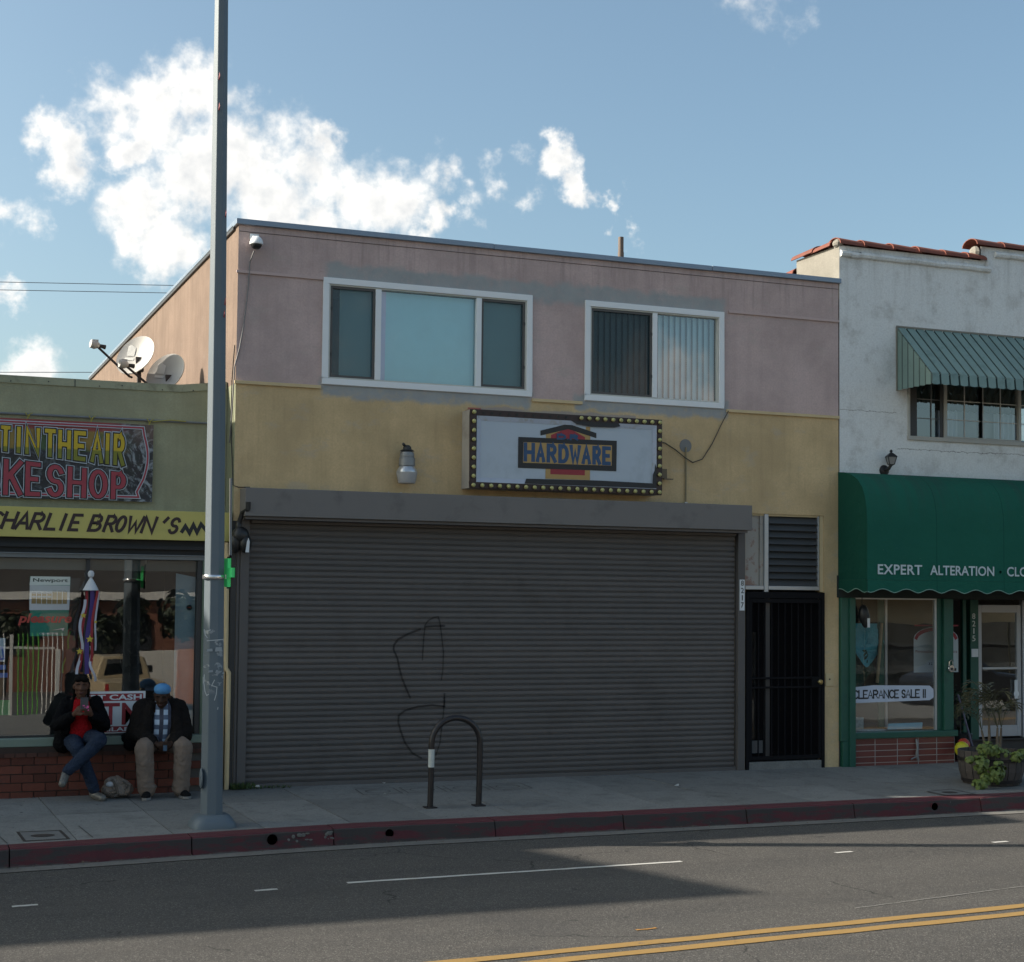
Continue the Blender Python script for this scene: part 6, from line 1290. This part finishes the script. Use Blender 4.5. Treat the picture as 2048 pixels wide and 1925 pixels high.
def eyes(p, par, s=1.):
    ew = MB(); ir = MB(); br = MB()
    for sg_ in (-1, 1):
        ew.ball(p(sg_*.031,.064,.012), (.0105*s,.009*s,.0052*s), 10, 6); ir.ball(p(sg_*.031,.0715,.012), (.0048*s,.004*s,.0052*s), 8, 6)
        br.tube([p(sg_*.014,.082,.034), p(sg_*.032,.082,.040), p(sg_*.052,.068,.034)], .0045*s, 5)
    part('eye', ew, mat('eye_white', (.36,.34,.32), .3), par); part('iris', ir, BLACKRUB, par); part('eyebrow', br, mat('dark_hair', (.006,.005,.0045), .8, 0, .3, 40, .4, 60, 0, .1), par)
    lp = MB().ball(p(0,.086,-.058), (.024*s,.010*s,.008*s), 10, 6); part('lips', lp, mat('lips', (.085,.03,.027), .45), par, sm=True)
# ---------- woman
wo = thing('person', 'woman in black jacket, red top and jeans sitting cross legged with a pink phone', 'person', (-1.63, -.3, 0), 'people sitting on the shop ledge')
hs_, pw = head((-1.655,-.33,1.175), (-.10,-1,-.06), (0,0,1), .98, .92)
Rs, Ls = (-1.80,-.23,1.005), (-1.485,-.23,1.005); Re, Le = (-1.895,-.30,.775), (-1.405,-.30,.765); Rw, Lw = (-1.735,-.455,.895), (-1.565,-.455,.890)
Rk, Lk = (-1.71,-.535,.555), (-1.49,-.60,.63); Rf, Lf_ = (-1.50,-.46,.085), (-1.83,-.62,.285)
hl = hand(Rw, (-1.685,-.485,.955), (.55,-.4,.5), (.9,-.1,.2)); hr = hand(Lw, (-1.60,-.485,.95), (-.55,-.4,.5), (-.9,-.1,.2))
body = hs_+[('c', (-1.65,-.27,1.03), .047, (-1.655,-.30,1.10), .046), ('c', (-1.64,-.21,.62), .125, (-1.645,-.235,.80), .105), ('c', (-1.645,-.235,.80), .105, (-1.645,-.235,.95), .11), ('c', Rs, .055, Ls, .055),
    ('c', (-1.71,-.17,.605), .10, (-1.56,-.17,.605), .10)]+chain([Rs, Re, Rw], [.05,.041,.027])+chain([Ls, Le, Lw], [.05,.041,.027])+hl+hr+chain([(-1.71,-.20,.60), Rk, (-1.52,-.475,.10)], [.082,.058,.036])+chain([(-1.56,-.22,.615), Lk, (-1.805,-.60,.31)], [.082,.06,.036])
part('body', remeshed('body', body, .0085, 2), SKIN, wo); eyes(pw, wo, .98)
RTOP = cloth('red_knit', (.30,.010,.014), .8, .5, 30); JEAN = cloth('blue_denim', (.026,.037,.062), .85, .5, 24); JKT = cloth('black_jacket', (.005,.005,.006), .7, .5, 14)
part('top', remeshed('top', [('c', (-1.64,-.215,.655), .137, (-1.645,-.245,.80), .117), ('c', (-1.645,-.245,.80), .117, (-1.648,-.25,.97), .105), ('b', (-1.60,-.325,.885), (.06,.055,.06)), ('b', (-1.69,-.325,.885), (.06,.055,.06)), ('c', (-1.74,-.235,.985), .058, (-1.55,-.235,.985), .058)], .009, 3, .004, 1.), RTOP, wo)
part('jeans', remeshed('jeans', [('c', (-1.72,-.17,.60), .118, (-1.555,-.17,.60), .118)]+chain([(-1.715,-.20,.60), Rk, (-1.57,-.485,.25), (-1.515,-.465,.105)], [.10,.074,.060,.058])+chain([(-1.555,-.22,.625), Lk, (-1.66,-.61,.45), (-1.80,-.605,.325)], [.10,.078,.064,.057]), .009, 2, .006, 1.6), JEAN, wo)
part('jacket', remeshed('jacket', chain([(-1.79,-.225,1.0), Re, (-1.765,-.42,.865)], [.072,.066,.052])+chain([(-1.49,-.225,1.0), Le, (-1.535,-.42,.862)], [.072,.066,.052])+[('c', (-1.79,-.17,.97), .075, (-1.81,-.14,.56), .10), ('c', (-1.49,-.17,.97), .075, (-1.475,-.14,.56), .095), ('c', (-1.73,-.13,.95), .09, (-1.56,-.13,.95), .09), ('c', (-1.76,-.12,.60), .09, (-1.53,-.12,.60), .09),
    ('c', (-1.745,-.27,1.0), .042, (-1.80,-.26,.70), .050), ('c', (-1.535,-.27,1.0), .042, (-1.49,-.26,.70), .050)], .0095, 3, .009, .9), JKT, wo)
hp = [('b', pw(0,-.030,.058), (.083,.088,.080)), ('b', pw(-.03,.045,.085), (.045,.045,.035)), ('b', pw(.03,.04,.085), (.045,.045,.03)), ('c', pw(-.074,-.03,.03), .022, pw(-.078,-.03,-.15), .013), ('c', pw(.074,-.03,.03), .022, pw(.078,-.03,-.15), .013), ('c', pw(0,-.06,.02), .06, pw(0,-.05,-.10), .05)]
part('hair', remeshed('hair', hp, .007, 1), mat('dark_hair', (.006,.005,.0045), .8, 0, .3, 40, .4, 60, 0, .1), wo)
SHO = mat('grey_leather_shoe', (.14,.13,.115), .35, .1, .6, 40)
part('shoe', remeshed('shoe', [('c', (-1.515,-.44,.05), .047, (-1.44,-.57,.022), .042), ('b', (-1.52,-.445,.075), (.045,.05,.045))], .007, 2), SHO, wo); part('shoe', remeshed('shoe', [('c', (-1.825,-.60,.275), .046, (-1.865,-.71,.205), .040), ('b', (-1.82,-.60,.295), (.045,.045,.04))], .007, 2), SHO, wo)
ph = solo('phone', MB().box(-1.685,-1.605,-.555,-.541,.955,1.075), mat('phone_grey', (.055,.055,.065), .35), 'grey phone with pink case held up by the seated woman', 'phone', (-1.64,-.55,1.0)); pk2 = mat('pink_case', (.70,.10,.30), .4)
part('case_pattern', MB().box(-1.662,-1.640,-.558,-.556,.985,.997).box(-1.622,-1.600,-.558,-.556,.965,.990).box(-1.610,-1.598,-.566,-.562,.94,.95).box(-1.628,-1.615,-.566,-.562,.962,.972).box(-1.645,-1.632,-.566,-.562,.972,.979), pk2, ph)
# ---------- man
mn = thing('person', 'man in light blue cap, dark jacket and beige trousers looking down at his hands', 'person', (-.80, -.3, 0), 'people sitting on the shop ledge')
hs_, pm_ = head((-.815,-.40,1.06), (-.30,-.90,-.34), (-.06,-.30,.9), 1.0, 1.08)
Rs, Ls = (-1.01,-.26,.935), (-.60,-.26,.935); Re, Le = (-1.045,-.29,.68), (-.555,-.29,.68); Rw, Lw = (-.885,-.50,.565), (-.725,-.50,.565)
Rk, Lk = (-1.02,-.535,.535), (-.595,-.535,.54); Rf, Lf_ = (-.965,-.47,.07), (-.60,-.47,.07)
hl = hand(Rw, (-.835,-.545,.525), (.3,-.5,.6), (.8,-.2,-.2), 1.05); hr = hand(Lw, (-.775,-.545,.525), (-.3,-.5,.6), (-.8,-.2,-.2), 1.05)
body = hs_+[('c', (-.805,-.29,.95), .06, (-.81,-.37,1.03), .057), ('c', (-.80,-.16,.62), .15, (-.80,-.23,.80), .14), ('c', (-.80,-.23,.80), .14, (-.805,-.26,.90), .13), ('c', Rs, .065, Ls, .065), ('c', (-.89,-.15,.60), .11, (-.72,-.15,.60), .11)]+chain([Rs, Re, Rw], [.058,.047,.031])+chain([Ls, Le, Lw], [.058,.047,.031])+hl+hr+chain([(-.88,-.18,.585), Rk, Rf], [.09,.064,.042])+chain([(-.73,-.18,.585), Lk, Lf_], [.09,.064,.042])
part('body', remeshed('body', body, .009, 2), SKIN2, mn); eyes(pm_, mn)
def plaid():
    mt, q = new_mat('plaid_shirt'); x, y, z = q.xyz(q.P); f = lambda v, s, w_: q.step(q.math('ABSOLUTE', q.math('SUBTRACT', q.math('FRACT', q.math('MULTIPLY', v, s)), .5)), w_, w_+.04)
    a, b = f(x, 11., .24), f(z, 9.5, .24); c = q.mix(a, (.22,.34,.52), (.045,.05,.075)); c = q.mix(q.math('MULTIPLY', b, .75), c, (.06,.065,.10)); c = q.mix(q.math('MULTIPLY', q.math('SUBTRACT', 1., a), q.math('SUBTRACT', 1., b)), c, (.42,.52,.66))
    setc(q, c); q.b.inputs['Roughness'].default_value = .85; bump(q, q.noise(q.P, 18, 4), .5, .01); return mt
part('shirt', remeshed('shirt', [('c', (-.79,-.215,.62), .150, (-.79,-.275,.80), .142), ('c', (-.79,-.275,.80), .142, (-.795,-.29,.915), .115), ('c', (-.88,-.27,.93), .06, (-.71,-.27,.93), .06)], .01, 3, .005, .7), plaid(), mn)
KHA = cloth('beige_trousers', (.195,.152,.125), .9, .45, 9); MJK = cloth('brown_black_jacket', (.014,.012,.0115), .8, .5, 12)
part('trousers', remeshed('trousers', [('c', (-.91,-.15,.59), .135, (-.70,-.15,.59), .135)]+chain([(-.89,-.18,.585), (-1.015,-.525,.52), (-1.0,-.52,.36), (-.985,-.49,.16), (-.97,-.475,.085)], [.118,.098,.092,.088,.092])+chain([(-.72,-.18,.585), (-.598,-.525,.525), (-.605,-.52,.36), (-.607,-.49,.16), (-.61,-.475,.085)], [.118,.098,.092,.086,.090])+[('b', (-.965,-.495,.115), (.098,.075,.045)), ('b', (-.608,-.495,.12), (.098,.075,.045))], .010, 2, .0055, 1.1), KHA, mn)
part('jacket', remeshed('jacket', chain([(-1.0,-.25,.93), (-1.05,-.285,.68), (-.93,-.455,.585)], [.092,.088,.066])+chain([(-.61,-.25,.93), (-.553,-.285,.68), (-.69,-.455,.585)], [.092,.088,.066])+[('c', (-.99,-.17,.92), .10, (-1.04,-.14,.62), .12), ('c', (-.62,-.17,.92), .10, (-.565,-.14,.62), .12), ('c', (-.95,-.15,.93), .10, (-.66,-.15,.93), .10), ('c', (-.97,-.10,.60), .10, (-.63,-.10,.60), .10), ('c', (-.93,-.33,.94), .05, (-.985,-.36,.66), .075), ('c', (-.68,-.33,.94), .05, (-.635,-.36,.66), .075), ('c', (-.97,-.25,.98), .05, (-.88,-.31,.97), .035), ('c', (-.64,-.25,.98), .05, (-.73,-.31,.97), .035)], .0105, 3, .011, .8), MJK, mn)
CAPB = cloth('light_blue_cap', (.10,.27,.52), .8, .25, 30)
cp3 = [('b', pm_(0,-.014,.082), (.092,.102,.068)), ('b', pm_(0,-.03,.07), (.088,.09,.07))]
capm = remeshed('cap_crown', cp3, .007, 2)
part('cap_crown', capm, CAPB, mn); bm_ = MB(); bq = pm_; bm_.add([bq(.06,-.085,.045), bq(.10,-.12,.01), bq(.13,-.17,-.04), bq(.05,-.19,-.045), bq(-.02,-.13,.0), bq(-.01,-.095,.045)], [(0,1,2,3,4,5)]); part('cap_brim', bm_, mat('cap_brim_blue', (.16,.24,.36), .8), mn)
BSH = cloth('black_suede', (.012,.012,.013), .85, .3, 40); SOLE = mat('shoe_sole_grey', (.20,.19,.18), .7)
for x, tx_ in ((-.965,-.995), (-.595,-.570)):
    part('shoe', remeshed('shoe', [('c', (x,-.46,.052), .048, (tx_,-.62,.018), .042), ('b', (x,-.46,.08), (.05,.055,.04)), ('b', (tx_,-.60,.03), (.05,.06,.03))], .008, 2), BSH, mn)
    me = MB(); A_p, B_p = Vector((x,-.45,0)), Vector((tx_,-.63,0)); d = (B_p-A_p).normalized(); s_ = Vector((-d.y,d.x,0)); pts = [A_p-d*.05+s_*.04, A_p-d*.05-s_*.04, A_p+d*.09-s_*.05, B_p+d*.02-s_*.045, B_p+d*.045, B_p+d*.02+s_*.045, A_p+d*.09+s_*.05]
    me.xy([(p.x, p.y) for p in pts], -.010, .016); part('sole', me, SOLE, mn, bev=.004)
solo('phone', MB().box(-.825,-.785,-.60,-.585,.50,.56), mat('small_phone_blue', (.05,.10,.16), .25), 'small dark blue phone held low in the seated man\'s hands', 'phone', (-.8,-.59,.53))
# bags
bag = remeshed('bag', [('b', (-1.27,-.36,.075), (.15,.10,.085)), ('b', (-1.30,-.38,.15), (.10,.09,.075)), ('b', (-1.20,-.40,.085), (.10,.09,.075)), ('b', (-1.36,-.38,.08), (.07,.08,.07)), ('c', (-1.36,-.42,.18), .03, (-1.24,-.45,.06), .035), ('c', (-1.27,-.42,.21), .03, (-1.16,-.44,.12), .035)], .009, 1, .008, 1.)
bgm, qn = new_mat('beige_nylon'); qc = qn.mix(qn.noise(qn.P, 9, 5), (.16,.125,.10), (.27,.22,.185)); setc(qn, qc); qn.b.inputs['Roughness'].default_value = .7; bump(qn, qn.noise(qn.P, 13, 3, .6, 1.2), 1., .06)
bt = thing('backpack', 'crumpled beige backpack slumped on the pavement between the two people', 'bag', (-1.27,-.38,0)); part('sack', bag, bgm, bt); part('strap', MB().tube([(-1.33,-.45,.20),(-1.29,-.485,.14),(-1.27,-.475,.05),(-1.31,-.49,.02)], .013, 6).tube([(-1.22,-.47,.18),(-1.17,-.49,.14),(-1.20,-.49,.09)], .010, 6), mat('strap_brown', (.10,.08,.065), .8), bt, sm=True); part('white_lining', MB().ball((-1.35,-.455,.15), (.045,.025,.03), 10, 7), mat('pale_lining', (.42,.42,.44), .8), bt, sm=True)
dbm = remeshed('bag', [('b', (-1.12,-.085,.60), (.085,.07,.065)), ('b', (-1.10,-.16,.545), (.08,.07,.08)), ('b', (-1.05,-.10,.60), (.07,.07,.06))], .01, 2)
db_ = thing('shoulder_bag', 'black bag on the ledge at the man\'s side', 'bag', (-1.11,-.1,.53)); part('sack', dbm, JKT, db_); part('strap', MB().tube([(-1.17,-.1,.62),(-1.1,-.13,.69),(-1.04,-.1,.63)], .010, 6), BLACKRUB, db_, sm=True)
# ================================================================== neighbours outside the frame that shade the street
nb_ = thing('upper_storey_building', 'taller stucco storefront left of the smoke shop', 'building', (-9, 5, 0)); part('wall', MB().box(-15.2,-2.76,-.01,.85,4.6,6.02).box(-15.2,-2.76,.851,12,4.6,5.76).box(-15.2,-9.0,0,12,-1,4.59), GREENW, nb_); part('coping', MB().box(-15.25,-2.72,-.05,.90,6.02,6.10), FLM, nb_)
for i in range(5): part('window', MB().box(-14.5+2.4*i,-13.1+2.4*i,-.03,-.012,4.75,5.7), GLASSD, nb_)
tl = thing('three_storey_building', 'three storey brick building further along the pavement', 'building', (-22, 5, 0)); part('wall', MB().yz([(0,-1),(0,10.6),(2.25,10.06),(12,8.2),(12,-1)], -32, -15.21), BRICK, tl)
for r_ in range(3):
    for c_ in range(6): part('window', MB().box(-31+2.6*c_,-29.6+2.6*c_,-.02,-.002,1.2+3.2*r_,2.9+3.2*r_), GLASSD, tl)
# ================================================================== across the street (seen in the shop glass)
struct('opposite_pavement', MB().box(-60,70,-19.4,-13.2,-.9,-.56), PAVE); struct('car_park', MB().quad((-60,-60,-1.6),(90,-60,-1.6),(90,-24,-1.5),(-60,-24,-1.5)).quad((-60,-24,-1.5),(90,-24,-1.5),(90,-19.4,-.9),(-60,-19.4,-.9)), mat('car_park_asphalt', (.07,.068,.064), .9))
struct('opposite_kerb', MB().box(-60,70,-13.2,-13.05,-.8,-.555), GUT)
fn_ = thing('picket_fence', 'white and green metal picket fence across the street', 'fence', (-1,-19,-.85)); WM = mat('fence_white', (.7,.7,.68), .5); GM = mat('fence_green', (.12,.42,.05), .5)
part('post', MB().box(-1.0,-.93,-19.05,-18.98,-.85,1.22).box(-2.9,-2.84,-19.05,-18.98,-.85,1.22).box(.0,.09,-19.05,-18.95,-.85,.9), WM, fn_)
part('rail', MB().box(-.92,-.02,-19.03,-18.99,.90,.95).box(-.92,-.02,-19.03,-18.99,-.72,-.67).box(-2.83,-1.01,-19.03,-18.99,.90,.95).box(-2.83,-1.01,-19.03,-18.99,-.72,-.67), WM, fn_)
pk0 = {}
for i in range(29):
    x = -2.8+.105*i; gkey = -.88 < x < -.36; mt_ = GM if gkey else WM
    if -1.03 < x < -.9: continue
    if mt_ not in pk0: pk0[mt_] = part('picket', MB().tube([(x,-19,-.83),(x,-19,1.1),(x-.02,-18.97,1.24)], .014, 6), mt_, fn_, loc=(x,-19,0))
    else: inst(pk0[mt_], fn_, (x,-19,0))
tr = thing('pickup_truck', 'tan pickup truck parked in the lot across the street', 'truck', (2.9,-31,-1.6)); TP = mat('tan_car_paint', (.42,.34,.22), .35, .2, .03); CG = glass('car_glass', .15, (.2,.22,.22), .0)
tz = -1.55
part('bed', MB().box(2.0,3.8,-31.9,-29.7,tz+.45,tz+1.10), TP, tr, bev=.05); part('cab', MB().xz([(2.05,tz+.45),(3.75,tz+.45),(3.75,tz+1.15),(3.55,tz+1.78),(2.25,tz+1.78),(2.05,tz+1.15)], -33.6, -31.92), TP, tr, bev=.05); part('hood', MB().box(2.05,3.75,-35.0,-33.62,tz+.45,tz+1.12), TP, tr, bev=.06)
part('tailgate', MB().box(2.16,3.64,-29.698,-29.66,tz+.52,tz+1.08), TP, tr, bev=.01); part('tailgate_handle', MB().box(2.78,3.02,-29.658,-29.645,tz+.92,tz+.98), BLACKRUB, tr); part('rear_window', MB().xz([(2.30,tz+1.2),(3.50,tz+1.2),(3.40,tz+1.68),(2.40,tz+1.68)], -31.918, -31.91), CG, tr); part('bumper', MB().box(2.05,3.75,-29.69,-29.55,tz+.36,tz+.47), CHR, tr, bev=.02)
for x in (2.03, 3.66): part('taillight', MB().box(x,x+.11,-29.70,-29.67,tz+.7,tz+1.02), mat('taillight_red', (.4,.02,.02), .3), tr)
for x in (2.1, 3.5):
    for y in (-30.6,-34.1): part('wheel', MB().lathe([(.36,0),(.36,.22),(0,.22)], (x,y,tz+.36), 18, 'x'), BLACKRUB, tr)
part('wing_mirror', MB().box(3.78,4.02,-33.2,-33.1,tz+1.2,tz+1.42), BLACKRUB, tr, bev=.02)
lw = thing('low_wall', 'low white wall with an orange panel across the street', 'wall', (7,-34,-1.6)); part('wall', MB().box(3.9,13,-36,-35.7,-1.6,.25), mat('low_wall_white', (.6,.58,.54), .8), lw); part('orange_panel', MB().box(5.2,5.8,-35.69,-35.66,-1.6,.28), mat('orange_panel', (.55,.2,.06), .7), lw)
ob = thing('long_low_building', 'long brown building with a dark roof across the street', 'building', (5,-44,-1.6)); part('wall', MB().box(-12,16,-52,-44,-1.7,1.9), mat('brown_wall', (.20,.085,.055), .85, 0, .15, 3), ob); part('fascia', MB().box(-12.3,16.3,-52.3,-43.7,1.92,2.22), mat('fascia_white', (.72,.70,.66), .7), ob); part('roof', MB().yz([(-43.9,2.23),(-46.5,3.7),(-52.2,3.7),(-52.2,2.23)], -12.2, 16.2), mat('dark_shingle', (.045,.04,.036), .9, 0, .3, 6), ob)
for i in range(5): part('window', MB().box(-10+5*i,-8+5*i,-43.995,-43.95,-.2,1.2), GLASSD, ob)
tb_ = thing('tan_store_building', 'tan store building across the street facing the tailor shop', 'building', (28,-26,-1.6)); TAN = mat('tan_stucco', (.50,.40,.27), .85, 0, .1, 3)
part('wall', MB().box(17,46,-38,-26,-1.7,6.5), TAN, tb_); part('sign_band', MB().box(17.5,45,-25.99,-25.7,2.62,2.9), mat('tan_dark_band', (.06,.055,.045), .8), tb_); part('canopy', MB().box(17.4,45.5,-25.99,-24.9,2.3,2.6), TAN, tb_); part('upper_sign', MB().box(20,40,-25.98,-25.85,3.6,5.2), mat('store_sign_cream', (.62,.52,.36), .7, 0, .25, 1.2), tb_)
for i in range(7): part('window', MB().box(17.6+4*i,21.5+4*i,-25.985,-25.9,-1.5,1.45), GLASSD, tb_)
cr_ = thing('parked_car', 'dark sedan parked at the opposite kerb', 'car', (17.6,-11.9,-.45)); CP = mat('dark_car_paint', (.02,.022,.028), .2, .3, .05); cz = -.42
part('body', MB().prism([(x,0,cz+z) for x, z in ((15.4,.25),(19.9,.25),(19.95,.65),(19.5,.82),(18.6,.92),(17.9,1.36),(16.5,1.40),(15.7,.98),(15.35,.85))], (0,-12.75,0), (0,-11.05,0)), CP, cr_, bev=.10); part('side_window', MB().prism([(x,0,cz+z) for x, z in ((16.0,.96),(18.3,.94),(17.8,1.30),(16.55,1.33))], (0,-11.048,0), (0,-11.035,0)), CG, cr_)
for x in (16.2, 19.1): part('wheel', MB().lathe([(.32,0),(.32,.2),(.2,.21),(0,.2)], (x,-11.22,cz+.32), 20, 'y'), BLACKRUB, cr_); part('hubcap', MB().lathe([(.2,.215),(.05,.23),(0,.23)], (x,-11.22,cz+.32), 16, 'y'), CHR, cr_)
# the glass stands a touch off the wall line, so what it mirrors sits a little further along the street
for root, dx in ((fn_, .33), (tr, 1.1), (lw, 1.2), (cr_, 2.4)): root.location.x += dx
def tree(x, y, h, rad, label, seed):
    t = thing('broadleaf_tree', label, 'tree', (x, y, -1.6), 'trees across the street'); q = random.Random(seed); mb = MB(); tops = []
    mb.tube([(x,y,-1.6),(x+.1,y,-1.6+h*.35),(x+.15,y,-1.6+h*.55)], [.16,.12,.09], 8)
    for k in range(6):
        a = k*1.05+q.random(); e = (x+math.cos(a)*rad*.6, y+math.sin(a)*rad*.6, -1.6+h*q.uniform(.6,.9)); mb.tube([(x+.12,y,-1.6+h*.45), e], [.07,.025], 6); tops.append(e)
    part('trunk', mb, mat('bark', (.09,.07,.05), .95), t, sm=True); lv_ = MB()
    for e in tops: leafy(lv_, e, (rad*.5,rad*.5,h*.2), 150, .16, q)
    part('crown', lv_, leafmat('tree_leaf', (.015,.022,.01), (.035,.045,.018)), t)
tree(4.5,-39,3.6,1.5, 'bushy tree in front of the long brown building, nearer the truck', 1); tree(8.2,-40,3.9,1.7, 'bushy tree in front of the long brown building, nearer the low wall', 2); tree(1.0,-41,3.3,1.5, 'bushy tree across the street directly behind the picket fence', 3)
